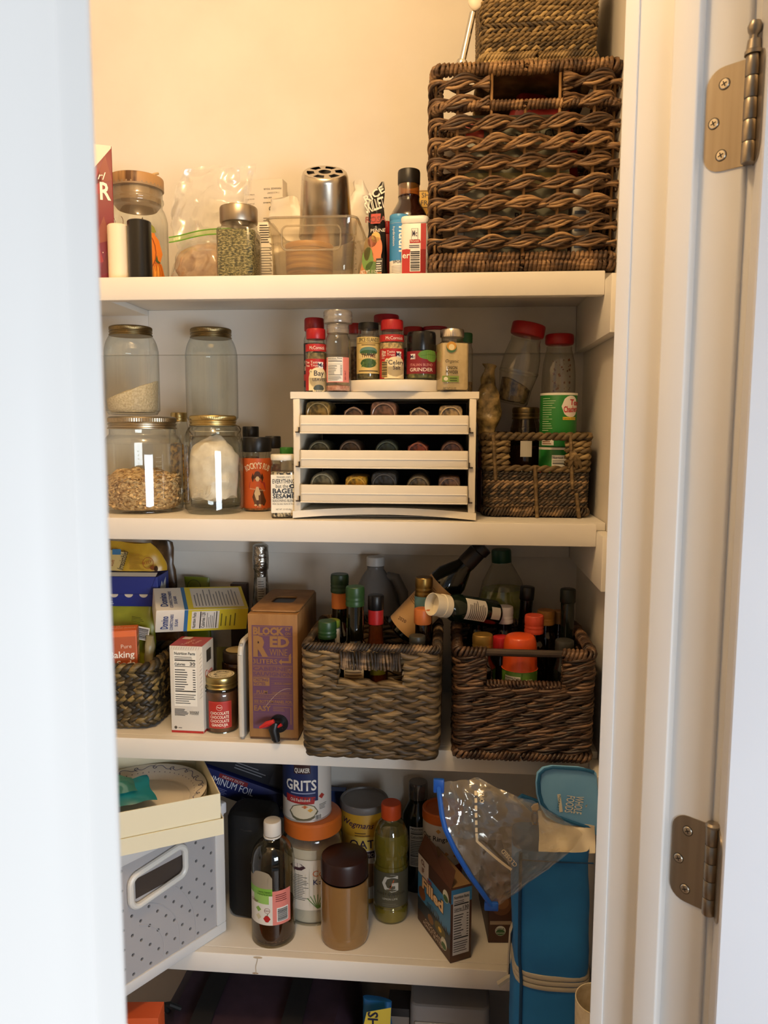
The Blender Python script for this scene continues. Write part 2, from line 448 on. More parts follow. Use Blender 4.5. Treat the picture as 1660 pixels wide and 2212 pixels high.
mb.lathe([(.0, 0), (.026, .001), (.026, .006), (.011, .010), (.011, .03), (.024, .04), (.027, .052), (.02, .062), (.0, .064)], 24)
ko = mb.build('door_knob', NICKEL, door); ko.rotation_euler = Vector((ev.x, ev.y, 0)).to_track_quat('Z', 'Y').to_euler(); ko.location = (kx, ky, .98)

def vproj(py):                                            # height of the hinge pin line at a picture row
    lo, hi = 0.0, 2.2
    for _ in range(50):
        m = (lo + hi) / 2; v = R3.transposed() @ (Vector((P0.x, P0.y, m)) - CAM)
        y = 1106 - F * v.y / -v.z
        if y > py: lo = m
        else: hi = m
    return m
def hinge(zc, label, finial):
    hg = thing('door_hinge', label, 'hinge', (0, 0, 0))
    H = .0445; R = .0158
    def leaf(mbx, f, wdt, oo):
        P = [(0, -H), (wdt - R, -H)] + arc2(wdt - R, -H + R, R, -90, 0, 6) + arc2(wdt - R, H - R, R, 0, 90, 6) + [(0, H)]
        n = len(P)
        V = [(*f(p[0], oo), zc + p[1]) for p in P] + [(*f(p[0], oo + .0022), zc + p[1]) for p in P]
        mbx.add(V, [tuple(range(n)), tuple(range(n, 2 * n))[::-1]] + [(i, (i + 1) % n, n + (i + 1) % n, n + i) for i in range(n)])
    mb = MB(); leaf(mb, lambda a, b: loc2(a, b), .0365, -.0012); mb.build('jamb_leaf', NICKEL, hg, 20)
    mb = MB(); leaf(mb, lambda a, b: locd(-b, a - .002), .031, -.0008); mb.build('door_leaf', NICKEL, hg, 20)
    px, py = loc2(-.0045, .0035)
    for k in range(5):
        z0 = zc - H + k * (2 * H / 5); mb = MB()
        mb.lathe([(.0, z0 + .0003), (.0058, z0 + .0003), (.0062, z0 + .001), (.0062, z0 + 2 * H / 5 - .001), (.0058, z0 + 2 * H / 5 - .0003), (.0, z0 + 2 * H / 5 - .0003)], 20, c=(px, py))
        mb.build('knuckle', NICKEL, hg)
    mb = MB(); z1 = zc + H
    if finial: mb.lathe([(.0, z1), (.0075, z1), (.0075, z1 + .003), (.0065, z1 + .004), (.0055, z1 + .012), (.003, z1 + .0135), (.003, z1 + .016), (.0055, z1 + .019), (.0062, z1 + .023), (.0045, z1 + .027), (0, z1 + .0285)], 20, c=(px, py))
    else: mb.lathe([(.0, z1), (.0068, z1), (.0068, z1 + .002), (.005, z1 + .004), (0, z1 + .0046)], 20, c=(px, py))
    mb.build('pin_head', NICKEL, hg)
    for t, dz in ((.0205, .0295), (.0285, -.002), (.0205, -.031)):
        sx, sy = loc2(t, .001); s_ = MB(); s_.lathe([(.0, .0), (.0042, .0), (.0044, .0004), (.0038, .0009), (0, .0011)], 18)
        s_.lathe([(.0044, .0001), (.0051, .0001), (.0051, .0003), (.0044, .0003)], 18, 1)
        so = s_.build('screw', [M((210, 200, 182), .3, 1.0), M((70, 62, 54), .5, 1.0)], hg)
        q = Vector((-dw.x, -dw.y, 0)).to_track_quat('Z', 'Y'); so.rotation_euler = q.to_euler(); so.location = (sx, sy, zc + dz)
        c_ = MB()
        for a in (0.4, 0.4 + math.pi / 2):
            ca, sa = math.cos(a), math.sin(a)
            c_.add([(u * ca - v * sa, u * sa + v * ca, .0012) for u, v in ((-.0025, -.0005), (.0025, -.0005), (.0025, .0005), (-.0025, .0005))], [(0, 1, 2, 3)])
        c_.build('screw_slot', M((38, 30, 26), .7), so)
hinge(vproj(243), 'upper door hinge with ball tip, warm brushed nickel on white jamb', True)
hinge(vproj(1874), 'lower door hinge with flat pin head, dark nickel on white jamb', False)

# shelves, facias and cleats
for i in (1, 2, 3, 4):
    z = Z[i]
    s = thing('shelf', ['', 'top white shelf carrying the big open weave basket', 'second white shelf carrying the white spice drawers', 'third white shelf carrying the wine carton and two square baskets', 'lowest white shelf carrying the peanut butter jar'][i], 'shelf', (0, 0, z), group=None)
    MB().rbox(XL, XR - .001, .019, YW, -.013, 0, .001).build('shelf_board', WHITE, s)
    MB().rbox(XL, .244, 0, .0188, -.038, 0.0, .0016).build('front_edge', WHITE, s)
    MB().rbox(-.621, .244, YW - .02, YW - .0002, -.103, -.0132, .0012).build('back_cleat', WHITE, s)
    MB().rbox(XL, -.6212, YW - .019, YW - .0002, -.103, -.0132, .0012).build('back_cleat', WHITE, s)
    MB().rbox(.2442, XR - .0002, -.05, YW - .02, -.103, -.0135, .0012).build('side_cleat', WHITE, s)
    MB().rbox(XL, XL + .019, -.05, YW - .02, -.103, -.0135, .0012).build('side_cleat', WHITE, s)
    if i == 1:
        MB().rbox(-.80, -.621, .02, YW - .021, at(320, 682, .275).z - z, -.0133, .001).build('filler_strip', WHITE, s)
    if i == 4:
        L = Lab(); q_ = at(556, 2080, -.001)
        L.stroke([(q_.x + .0008 * math.sin(k * .7) - .004 * k / 12, -.0015 - .0345 * k / 12) for k in range(13)], .0016, (186, 168, 142), 0); L.ell(q_.x - .004, -.0345, .006, .0018, (160, 134, 104), 1, 10); L.ell(q_.x + .001, -.003, .009, .0022, (190, 168, 136), 1, 10)
        L.build(s, ('plane', (0, 0, 0), (1, 0, 0), (0, 0, 1)), 'drip_stain')
# ------------------------------------------------------------------ builders for the goods on the shelves
def ext(xl, xr, yt, Y, zb, yref=None):
    """centre x, half width and height of a thing whose middle stands at depth Y"""
    yr = yref if yref is not None else yt
    a, b = at(xl, yr, Y), at(xr, yr, Y)
    return (a.x + b.x) / 2, (b.x - a.x) / 2, at((xl + xr) / 2, yt, Y).z - zb
def S(prof, r, h, z0=0.0):
    return [(p[0] * r, z0 + p[1] * h) + tuple(p[2:]) for p in prof]
def sm(prof, n=4):
    P = np.array([p[:2] for p in prof], float); out = []
    for i in range(len(P) - 1):
        p0, p1, p2, p3 = P[max(i - 1, 0)], P[i], P[i + 1], P[min(i + 2, len(P) - 1)]
        for t in np.arange(n) / n:
            out.append(tuple(0.5 * ((2 * p1) + (-p0 + p2) * t + (2 * p0 - 5 * p1 + 4 * p2 - p3) * t * t + (-p0 + 3 * p1 - 3 * p2 + p3) * t ** 3)))
    out.append(tuple(P[-1])); z0, z1_ = P[:, 1].min(), P[:, 1].max(); return [(max(a, 0), min(max(b, z0), z1_)) for a, b in out]
def cyl(r, h, z0=0.0, b=None, n=2.0):
    b = b if b is not None else min(r, h) * .12
    return [(0, z0, n), (r - b, z0, n), (r - b * .3, z0 + b * .3, n), (r, z0 + b, n), (r, z0 + h - b, n), (r - b * .3, z0 + h - b * .3, n), (r - b, z0 + h, n), (0, z0 + h, n)]
def part(parent, name, prof, mat, seg=32, **k):
    return MB().lathe(prof, seg, **k).build(name, mat, parent)
def ridged(parent, name, r, h, z0, mat, n=48, amp=.02, top=True, bands=()):
    """a screw cap with knurled side"""
    seg = n * 2; th = np.arange(seg) * 2 * math.pi / seg; kn = 1 - amp * (np.arange(seg) % 2)
    pr = [(0, 0, 0), (.97, 0, 0), (1, .04, 1), (1, .84, 1), (.95, .97, 0), (.90, 1.0, 0), (0, 1.0, 0)]
    for b in bands: pr = [p for p in pr if not (b - .08 < p[1] < b + .08)] + [(1, b - .07, 1), (.97, b - .03, 0), (.97, b + .03, 0), (1, b + .07, 1)]
    lo = [p for p in pr if p[1] == 0]; hi = [p for p in pr if p[1] >= 1.0]; md = sorted([p for p in pr if 0 < p[1] < 1.0], key=lambda p: p[1])
    rows = [np.stack([max(a * r, 1e-5) * np.cos(th) * (kn if k else 1), max(a * r, 1e-5) * np.sin(th) * (kn if k else 1), np.full(seg, z0 + b * h)], -1) for a, b, k in lo + md + hi]
    return MB().grid(np.array(rows)[::-1], 0, cv=True).build(name, mat, parent, 30)
def jarlid(parent, r, h, z0, mat, name='lid'):
    return ridged_lid(parent, name, r, h, z0, mat)
def ridged_lid(parent, name, r, h, z0, mat):
    n = 90; seg = n * 2; th = np.arange(seg) * 2 * math.pi / seg; kn = 1 - .012 * (np.arange(seg) % 2)
    pr = [(0, .0, 0), (.98, 0, 0), (1.0, .03, 0), (1.0, .09, 0), (.965, .15, 0), (.965, .28, 0), (.99, .34, 0), (.99, .42, 0), (.96, .48, 0), (.97, .54, 0), (.985, .58, 1), (.985, .86, 1), (.955, .95, 0), (.90, 1.0, 0), (.86, .985, 0), (.80, .965, 0), (0, .965, 0)]
    rows = [np.stack([max(a * r, 1e-5) * np.cos(th) * (kn if k else 1), max(a * r, 1e-5) * np.sin(th) * (kn if k else 1), np.full(seg, z0 + b * h)], -1) for a, b, k in pr]
    return MB().grid(np.array(rows)[::-1], 0, cv=True).build(name, mat, parent, 30)
def wob(P, amp, fr, seed=0.0):
    """displace points by smooth vector noise"""
    P = np.asarray(P, float); sh = P.shape; Q = P.reshape(-1, 3).copy()
    for i in range(len(Q)):
        n = noise.noise_vector(Vector(Q[i]) * fr + Vector((seed, seed * 1.7, seed * .3))); Q[i] += amp * np.array(n)
    return Q.reshape(sh)
def film(parent, name, fn, nu, nv, mat, amp=.004, fr=30, seed=1.0, amp2=.0, fr2=90, smooth=40):
    G = np.array([[fn(i / (nu - 1), j / (nv - 1)) for j in range(nv)] for i in range(nu)], float)
    G = wob(G, amp, fr, seed)
    if amp2: G = wob(G, amp2, fr2, seed + 5)
    return MB().grid(G, 0).build(name, mat, parent, smooth)
def carton(name, label, cat, loc, w, d, h, rz, colr, rx=0, ry=0, b=.0012, group=None, rough=.45, body='carton_board'):
    t = thing(name, label, cat, loc, rz, group, rx, ry)
    MB().rbox(-w / 2, w / 2, -d / 2, d / 2, 0, h, b).build(body, colr if not isinstance(colr, tuple) else M(colr, rough), t)
    t['_'] = 0; del t['_']
    return t
def face(t, w, d, h, side, lab, name='printed_face'):
    o = {'front': ((-w / 2, -d / 2, 0), (1, 0, 0), (0, 0, 1)), 'right': ((w / 2, -d / 2, 0), (0, 1, 0), (0, 0, 1)), 'left': ((-w / 2, d / 2, 0), (0, -1, 0), (0, 0, 1)),
         'top': ((-w / 2, -d / 2, h), (1, 0, 0), (0, 1, 0)), 'back': ((w / 2, d / 2, 0), (-1, 0, 0), (0, 0, 1))}[side]
    return lab.build(t, ('plane',) + o, name)

# ------------------------------------------------------------------ woven baskets
ST_TAN = noisy('hyacinth_tan', (44, 28, 18), (172, 136, 94), 55, (.55, .55, 4.5), .55, .6, .2, .88, tint=.5, dist=.002, c3=(104, 76, 50))
ST_GREY = noisy('seagrass_straw', (50, 38, 22), (172, 146, 98), 50, (.6, .6, 3.0), .6, .5, .2, .88, tint=.5, dist=.002, c3=(112, 90, 56))
ST_OLIVE = noisy('hyacinth_olive', (36, 28, 17), (150, 124, 82), 44, (.5, .5, 7.0), .5, .6, .22, .88, tint=.4, dist=.002, c3=(98, 78, 50))
ST_BROWN = noisy('banana_brown', (26, 17, 12), (138, 106, 78), 50, (.55, .55, 4.5), .40, .5, .22, .88, tint=.5, dist=.002, c3=(72, 50, 36))
ST_DARK = noisy('seagrass_dark', (34, 26, 18), (158, 128, 92), 34, (1, 1, 4.0), .55, .5, .3, .86, tint=.6, dist=.002, c3=(70, 54, 38))
ST_ROUGH = noisy('leaf_rope_dark', (28, 22, 12), (140, 116, 66), 30, (1, 1, 4.0), .5, .5, .3, .86, tint=.55, dist=.002, c3=(74, 60, 34))
def rpath(w, d, rc, step):
    """closed rounded rectangle from the front middle, counter clockwise: points, outward normals, arc length"""
    P = []; N = []
    def seg(x0, y0, x1, y1, nx, ny):
        L = math.hypot(x1 - x0, y1 - y0); n = max(1, int(L / step))
        for i in range(n): P.append((x0 + (x1 - x0) * i / n, y0 + (y1 - y0) * i / n)); N.append((nx, ny))
    def arc(cx, cy, a0):
        n = max(3, int(rc * 1.57 / step))
        for i in range(n):
            a = math.radians(a0 + 90 * i / n); P.append((cx + rc * math.cos(a), cy + rc * math.sin(a))); N.append((math.cos(a), math.sin(a)))
    X, Y_ = w / 2, d / 2
    seg(0, -Y_, X - rc, -Y_, 0, -1); arc(X - rc, -Y_ + rc, -90); seg(X, -Y_ + rc, X, Y_ - rc, 1, 0); arc(X - rc, Y_ - rc, 0)
    seg(X - rc, Y_, -X + rc, Y_, 0, 1); arc(-X + rc, Y_ - rc, 90); seg(-X, Y_ - rc, -X, -Y_ + rc, -1, 0); arc(-X + rc, -Y_ + rc, 180); seg(-X + rc, -Y_, 0, -Y_, 0, -1)
    P = np.array(P); N = np.array(N); D = np.linalg.norm(np.roll(P, -1, 0) - P, axis=1)
    return P, N, np.concatenate([[0], np.cumsum(D)[:-1]]), D.sum()
class Basket:
    def __init__(s, name, label, loc, w, d, h, mat, rz=0.0, rc=.018, taper=1.0, seed=1):
        s.t = thing(name, label, 'basket', loc, rz); s.w, s.d, s.h, s.mat, s.rc, s.taper = w, d, h, mat, rc, taper; s.r = random.Random(seed)
    def path(s, z, step, cut=None, out=0.0):
        k = s.taper + (1 - s.taper) * min(1, z / s.h)
        P, N, A, L = rpath(s.w * k + 2 * out, s.d * k + 2 * out, s.rc + out, step)
        if cut:
            m = (A > cut) & (A < L - cut); P, N, A = P[m], N[m], A[m]
        return P, N, A, L
    def rope(s, z, R, r, pitch, plies=2, cut=None, hand=1, step=.004, k=6, name='woven_row', mat=None, flat=1.0, sag=0.0, out=0.0, join=None, ph=None, jam=1.0):
        P, N, A, L = s.path(z, step, cut, out); mb = join or MB(); pt = L / max(1, round(L / pitch)); ph0 = s.r.random() * 6 if ph is None else ph
        jit = jam * np.array([noise.noise(Vector((a * 26, z * 90, 3.1))) for a in A])
        zz = z + sag * np.array([noise.noise(Vector((a * 9, z * 40, 1.3))) for a in A])
        for q in range(plies):
            th = hand * 2 * math.pi * A / pt + q * 2 * math.pi / plies + ph0 + jit * .5
            o = R * np.cos(th) * flat; zc = R * np.sin(th)
            C = np.stack([P[:, 0] + N[:, 0] * o, P[:, 1] + N[:, 1] * o, zz + zc], -1)
            mb.tube(C, r * (1 + .18 * jit), k, 0, closed=cut is None, tint=s.r.uniform(-.5, .5))
        return mb if join else mb.build(name, mat or s.mat, s.t, 180)
    def twine(s, z, S_, d, zz, r, m=3, cut=None, phase=0, step=.005, gap=1.7, k=6, name='woven_row', lens=.65):
        P, N, A, L = s.path(z, step, cut); mb = MB(); n = 2 * max(1, round(L / S_ / 2)); st = L / n
        for fam in (0, 1):
            c = np.cos(math.pi * A / st + math.pi * (fam + phase)); cr = np.abs(c); c = np.sign(c) * cr ** .65; sn = np.sin(math.pi * A / st + math.pi * (fam + phase))
            jit = np.array([noise.noise(Vector((a * 22, z * 60, fam * 3.0))) for a in A])
            for j in range(m):
                jj = (j - (m - 1) / 2) * r * gap; sq = .10 + .90 * cr ** lens
                o = d * c * (1 + .15 * jit) + (r * .6 if j == m // 2 else 0) + .0006 * s.r.uniform(-1, 1)
                zc = z + zz * sn * (2.1 if j == s.r.randrange(m) else 1) + jj * sq + .0016 * jit + .001 * s.r.uniform(-1, 1)
                mb.tube(np.stack([P[:, 0] + N[:, 0] * o, P[:, 1] + N[:, 1] * o, zc], -1), r * (1 + .22 * jit), k, 0, closed=cut is None, tint=s.r.uniform(-.5, .5))
        return mb.build(name, s.mat, s.t, 180)
    def coil(s, z, R, r, pitch, cut=None, name='rim', mat=None, step=None, k=5, flat=1.0, seg=None, out=0.0, slant=0.0):
        """strand wrapped round and round an edge"""
        P, N, A, L = s.path(z, .002, cut, out); A0 = A.copy()
        tot = A[-1] - A[0]; turns = int(tot / pitch); n = turns * 9
        a = np.linspace(A[0], A[-1], n); th = 2 * math.pi * np.arange(n) / 9.0
        px, py, nx, ny = (np.interp(a, A, q) for q in (P[:, 0], P[:, 1], N[:, 0], N[:, 1]))
        jit = np.array([noise.noise(Vector((x * 60, z * 30, 7.7))) for x in a])
        o = R * np.cos(th) * flat * (1 + .15 * jit); zc = z + R * np.sin(th) * (1 + .15 * jit)
        sl = slant * np.sin(th)
        mb = MB(); mb.tube(np.stack([px + nx * o - ny * sl, py + ny * o + nx * sl, zc], -1), r * (1 + .2 * jit), k, 0, tint=0.001)
        mb.t[-1] = np.repeat(np.array([noise.noise(Vector((x * 45, 2.2, z * 20))) for x in a]), k) * .9 + .01
        return mb.build(name, mat or s.mat, s.t, 180)
    def stakes(s, S_, r, z0, z1, mat, cutz=None, cut=0.0):
        P, N, A, L = s.path(s.h / 2, .002); n = 2 * max(1, round(L / S_ / 2)); st = L / n; me = {}
        for i in range(n):
            a = i * st; f = cut and (a < cut or a > L - cut); top = cutz if f else z1
            if top not in me: me[top] = MB().tube([(0, 0, z0 + (top - z0) * q / 6) for q in range(7)], r, 5).mesh('stake', mat, 180)
            o = bpy.data.objects.new('stake', me[top]); col.objects.link(o); o.parent = s.t
            o.location = (np.interp(a, A, P[:, 0]), np.interp(a, A, P[:, 1]), 0)
    def base(s, z=.004, mat=None, th=.005):
        k = s.taper
        MB().rbox(-s.w * k / 2 + .006, s.w * k / 2 - .006, -s.d * k / 2 + .006, s.d * k / 2 - .006, z, z + th, .0015, .012).build('base', mat or s.mat, s.t)
    def bar(s, P, r, name='handle_bar', mat=None, k=8):
        MB().tube(P, r, k).build(name, mat or s.mat, s.t)
# ------------------------------------------------------------------ top shelf
z1 = Z[1] + .0003
# carton at the far left
x0, r0, h0 = ext(132, 234, 303, .03, z1, 450)
t = carton('cereal_carton', 'tall maroon carton with a white corner at the far left of the top shelf', 'carton', (x0 - .006, .056, z1), 2 * r0, .030, h0, 0.42, (120, 22, 30))
k = sz(220, 420, .03); L = Lab()
for q in range(9):
    a, b = rnd.uniform(.35, 1.8) * r0, rnd.uniform(0, .75) * h0; L.poly([(a, b), (min(a + .03, 2 * r0), b + .01), (min(a + .02, 2 * r0), b + .05)], ((150, 40, 44), (104, 18, 34), (134, 58, 40))[q % 3], 0)
L.poly([(0.9 * r0, h0), (2 * r0 - .001, h0), (2 * r0 - .001, h0 - .004), (.9 * r0, h0 - .06)], (222, 210, 190))
L.text(2 * r0 - .0035, h0 - .091, 'R', .029, (240, 226, 208), 'R', bold=.045, w=.018); L.text(2 * r0 - .011, h0 - .058, 'rl', .013, (240, 226, 208), 'R', shear=.35)
L.ell(2 * r0 - .008, .05, .0012, .0012, (230, 200, 170), 2); L.ell(2 * r0 - .02, .052, .0009, .0009, (230, 200, 170), 2)
face(t, 2 * r0, .030, h0, 'front', L)

# storage jar with a striped wooden lid and painted pumpkins
Y = .158; x0, r0, h0 = ext(238, 360, 405, Y, z1, 520)
jar = thing('storage_jar', 'glass storage jar with wooden lid and painted pumpkins, behind the candles', 'jar', (x0, Y, z1), tw(x0, Y))
part(jar, 'glass_body', sm(S([(0, .0), (.93, 0), (.985, .02), (1, .06), (1, .62), (.985, .72), (.90, .80), (.84, .83), (.845, .87), (.885, .885), (.885, .91), (.85, .925), (.85, 1.0)], r0, h0 * .97), 3), GLASS, 40)
part(jar, 'stopper', S([(0, .79), (.66, .79), (.80, .84), (.80, .96), (.9, .97), (.9, 1.0), (0, 1.0)], r0, h0), M((150, 124, 92), .5), 36)
lm = noisy('striped_wood', (92, 58, 28), (176, 132, 80), 3.0, (14, 3, 1), .5, .1, .40, .47)
part(jar, 'wooden_lid', cyl(r0 * .90, h0 * .115, h0 * .97, .003), lm, 40)
rp = [(r0 * (.28 + .3 * q / 14) + .003 * math.sin(q), -.01 + .012 * math.sin(q * .45), h0 * 1.085 + .004 + .005 * math.sin(q * .5)) for q in range(15)]
MB().tube(rp, .0028, 6).tube([(a + .004, b + .003, c + .003) for a, b, c in rp[3:]], .0026, 6).build('twine_loop', M((206, 172, 118), .8), jar)
L = Lab(); s_ = r0
PO, PD, PL = (214, 118, 32), (150, 66, 18), (236, 158, 60)
def pumpkin(L, u, v, a, b):
    L.ell(u, v, a, b, PO, 0)
    for q, f in ((-.62, .42), (-.28, .5), (.1, .5), (.5, .46)): L.ell(u + q * a, v, a * f * .55, b * .95, PL if q < .2 else PO, 1)
    for q in (-.72, -.42, -.06, .28, .62): L.stroke([(u + q * a * math.sin(x), v + b * .93 * math.cos(x)) for x in np.linspace(.2, 2.95, 9)], a * .05, PD)
pumpkin(L, .1 * s_, .35 * h0, .78 * s_, .2 * h0); pumpkin(L, .62 * s_, .135 * h0, .36 * s_, .135 * h0)
L.poly([(.06 * s_, .545 * h0), (.18 * s_, .555 * h0), (.2 * s_, .62 * h0), (.16 * s_, .66 * h0), (.1 * s_, .63 * h0)], (92, 74, 40), 1)
L.poly([(.3 * s_, .57 * h0), (.42 * s_, .61 * h0), (.55 * s_, .58 * h0), (.62 * s_, .54 * h0), (.5 * s_, .525 * h0), (.38 * s_, .54 * h0)], (132, 132, 50), 1)
L.poly([(.55 * s_, .27 * h0), (.62 * s_, .33 * h0), (.66 * s_, .28 * h0), (.78 * s_, .26 * h0), (.66 * s_, .25 * h0)], (70, 80, 34), 2)
for dx in (0, .32):
    L.stroke([((-.86 + dx + .16 * q / 12.0 + .05 * math.sin(q * .9)) * s_, (.64 - .012 * q + .018 * math.cos(q * .9)) * h0) for q in range(13)], .0011, (120, 84, 50))
L.build(jar, ('cyl', r0, FRONT, 0), 'painted_pumpkins')

Y = .045
x0, r0, h0 = ext(233, 277, 487, Y, z1); t = thing('pillar_candle', 'cream pillar candle standing beside the black one', 'candle', (x0, Y, z1))
part(t, 'wax', [(0, 0), (r0 - .001, 0), (r0, .001), (r0, h0 - .002), (r0 - .002, h0), (r0 - .004, h0 - .002), (0, h0 - .004)], M((236, 218, 190), .5)); part(t, 'wick', cyl(.0008, .004, h0 - .005), M((60, 50, 44), .8), 6)
x0, r0, h0 = ext(277, 326, 479, Y, z1); t = thing('pillar_candle', 'glossy black pillar candle in front of the pumpkin jar', 'candle', (x0, Y - .002, z1))
part(t, 'wax', [(0, 0), (r0 - .001, 0), (r0, .001), (r0, h0 - .0015), (r0 - .0015, h0), (r0 - .005, h0), (r0 - .006, h0 - .003), (0, h0 - .003)], M((16, 15, 15), .28)); part(t, 'wick', cyl(.0008, .004, h0 - .004), M((210, 200, 180), .8), 6)

# open zip bag, lower half filled with something tan
Y = .15; p = at(455, 560, Y); k = sz(455, 480, Y)
bag = thing('freezer_bag', 'clear plastic zip bag with a green seal and tan contents, flaring up against the wall', 'bag', (p.x, .146, z1))
def bagf(sg):
    def fn(u, v):
        # v: 0 bottom .. 1 top ; half widths follow the outline in the photograph
        hw_l = np.interp(v, [0, .12, .34, .44, .62, .86, 1], [88, 88, 70, 86, 86, 70, 48]) * k
        hw_r = np.interp(v, [0, .12, .34, .44, .62, .86, 1], [92, 96, 82, 84, 78, 92, 100]) * k
        x = -hw_l + (hw_l + hw_r) * u; th = np.interp(v, [0, .08, .25, .42, .6, 1], [.012, .036, .040, .010, .022, .008])
        return (x, sg * th * math.sin(math.pi * u) ** .6 + .01 * v, v * 262 * k)
    return fn
film(bag, 'film', bagf(-1), 44, 60, FILM, .007, 22, 1.0, .005, 62, 20); film(bag, 'film', bagf(1), 24, 30, FILM, .006, 22, 3.0, .003, 70, 25)
def ins(u, v):
    a = 2 * math.pi * u; b = math.pi * v
    return (math.cos(a) * math.sin(b) * 80 * k, math.sin(a) * math.sin(b) * .022 + .002, .046 - math.cos(b) * .043)
film(bag, 'contents', ins, 26, 18, noisy('tan_contents', (150, 112, 74), (206, 170, 120), 40, rough=.7, bump=.3), .005, 40, 2.0)
def zipf(vv, dz):
    return [(-88 * k + 172 * k * q / 12.0, -.0145 + .010 * math.cos(q * .5), (262 * vv) * k + dz + .0012 * q) for q in range(13)]
MB().tube(zipf(.435, 0), .0012, 5).tube(zipf(.395, 0), .0012, 5).build('green_seal', M((112, 172, 60), .4), bag)
G = np.array([zipf(.40, 0), zipf(.43, 0)]); MB().grid(G).build('seal_band', clear('green_film', (224, 238, 196), .15, 1, .08, .25, (190, 210, 140)), bag)

# square herb jar
Y = .052; x0, r0, h0 = ext(476, 558, 450, Y, z1, 520)
t = thing('herb_jar', 'square glass jar of dried green herbs with a brushed steel lid', 'jar', (x0, Y, z1))
part(t, 'glass_body', [(0, .001), (r0 * .92, 0, 7), (r0 * .99, .003, 7), (r0, .008, 7), (r0, h0 * .66, 7), (r0 * .97, h0 * .69, 6), (r0 * .9, h0 * .715, 2.5), (r0 * .88, h0 * .78, 2), (r0 * .88, h0 * .8, 2)], GLASS, 48)
HERB = noisy('dried_herbs', (62, 60, 36), (176, 160, 108), 190, (1, 1, 2), .85, .9, .36, .64, detail=2, dist=.006, c3=(120, 110, 66))
part(t, 'herbs', [(0, .004), (r0 * .93, .004, 7), (r0 * .955, .008, 7), (r0 * .955, h0 * .655, 7), (r0 * .8, h0 * .67, 5), (0, h0 * .672)], HERB, 48)
part(t, 'steel_lid', cyl(r0 * .97, h0 * .235, h0 * .775, .0035), NICKEL, 44)
Y = .235; x0, r0, h0 = ext(488, 517, 437, Y, z1)
t = thing('stoppered_bottle', 'little bottle with a round wooden stopper hidden behind the herb jar', 'bottle', (x0, Y, z1))
part(t, 'glass_body', sm(S([(0, 0), (1.3, 0), (1.4, .05), (1.4, .55), (.9, .72), (.7, .78), (.7, .83)], r0, h0), 3), GLASS, 24)
MB().sphere((0, 0, h0 - r0 * .95), r0, 20, asp=(1, 1, .95)).build('stopper', M((232, 180, 104), .4), t)

# leaflet carton with upside down print
Y = .225; a = at(514, 380, Y); b = at(603, 380, Y); w = b.x - a.x; d = .028; h = a.z - z1
t = carton('medicine_carton', 'white carton with small upside-down print leaning at the wall', 'carton', ((a.x + b.x) / 2 + .004, .265, z1), w, d, h, math.radians(-6), (216, 206, 190))
L = Lab()
for i in range(9): L.text(w * .16, h * (.93 - i * .038) - .01, ('it that sit no', 'use no affixed', 'you see the pre', 'No may amount', 'Please note', 'kept in a dry', 'place away from', 'light and heat', 'IT MATTERS')[i], .0028, (110, 100, 90), 'C', rot=math.pi, w=w * .24)
L.lines(w * .5, h * .56, w * .97, h * .70, 7, (130, 120, 108), .35, rag=.3); L.lines(w * .03, h * .02, w * .40, h * .36, 14, (120, 110, 100), .4, rag=.3); L.lines(w * .42, h * .02, w * .97, h * .52, 24, (70, 64, 60), .42, rag=.25)
L.text(w * .74, h * .93, 'MANAGE YOUR', .0036, (96, 90, 84), 'C', rot=math.pi); L.text(w * .76, h * .895, '7 ACCOUNT', .003, (96, 90, 84), 'C', rot=math.pi); L.text(w * .62, h * .855, 'scan here', .003, (60, 56, 52), 'C', rot=math.pi, bold=.02)
L.text(w * .60, h * .815, 'Facebook', .003, (60, 56, 52), 'C', rot=math.pi, bold=.02); L.ell(w * .70, h * .76, .0045, .0045, (90, 84, 78), 1); L.text(w * .70, h * .75, 'O', .005, (230, 226, 216), 'C', bold=.03)
face(t, w, d, h, 'front', L)
Y = .135; a = at(561, 440, Y); b = at(580, 440, Y)
t = carton('ruled_carton', 'narrow white carton with ruled black print between herb jar and clear bin', 'carton', ((a.x + b.x) / 2, Y + .03, z1), b.x - a.x + .012, .05, at(570, 478, Y).z - z1, 0, (232, 222, 204))
w = b.x - a.x + .012; h = at(570, 478, Y).z - z1; L = Lab(); L.lines(.002, .02, w - .002, h * .66, 13, (60, 54, 50), .16, rag=.05); L.lines(.004, h * .7, w - .004, h * .98, 8, (70, 64, 60), .4); L.text(w / 2, .004, '100', .008, INK, 'C', bold=.04); L.rect(.001, .015, w - .001, .0165, INK, 2)
face(t, w, .05, h, 'front', L)

# clear bin with a handle slot; steel cup, wooden bowl and crumpled bags in and behind it
Y = .09; a = at(578, 560, .02); b = at(767, 560, .02); w = b.x - a.x; xc = (a.x + b.x) / 2; d = .17; h = at(690, 468, .02).z - z1
bn = thing('clear_bin', 'clear plastic bin with a rounded handle slot, holding steel cup and wooden bowl', 'bin', (xc, .022 + d / 2, z1))
BINM = clear('bin_plastic', (244, 240, 230), .05, 1.0, .07, .04, (240, 225, 200))
mb = MB(); 
def rr(wx, dy, z, r=.016, k=6):
    P = []
    for cx, cy, a0 in ((wx - r, dy - r, 0), (-wx + r, dy - r, 90), (-wx + r, -dy + r, 180), (wx - r, -dy + r, 270)):
        for q in range(k + 1): an = math.radians(a0 + 90 * q / k); P.append((cx + r * math.cos(an), cy + r * math.sin(an), z))
    return P
lv = [(.90, 0), (.915, .004), (.94, h * .3), (.97, h * .66), (.975, h * .70), (1.01, h * .72), (1.02, h * .97), (1.035, h * .985), (1.035, h)]
SEC = [rr(w / 2 * f, d / 2 * (f * .5 + .5), z) for f, z in lv]
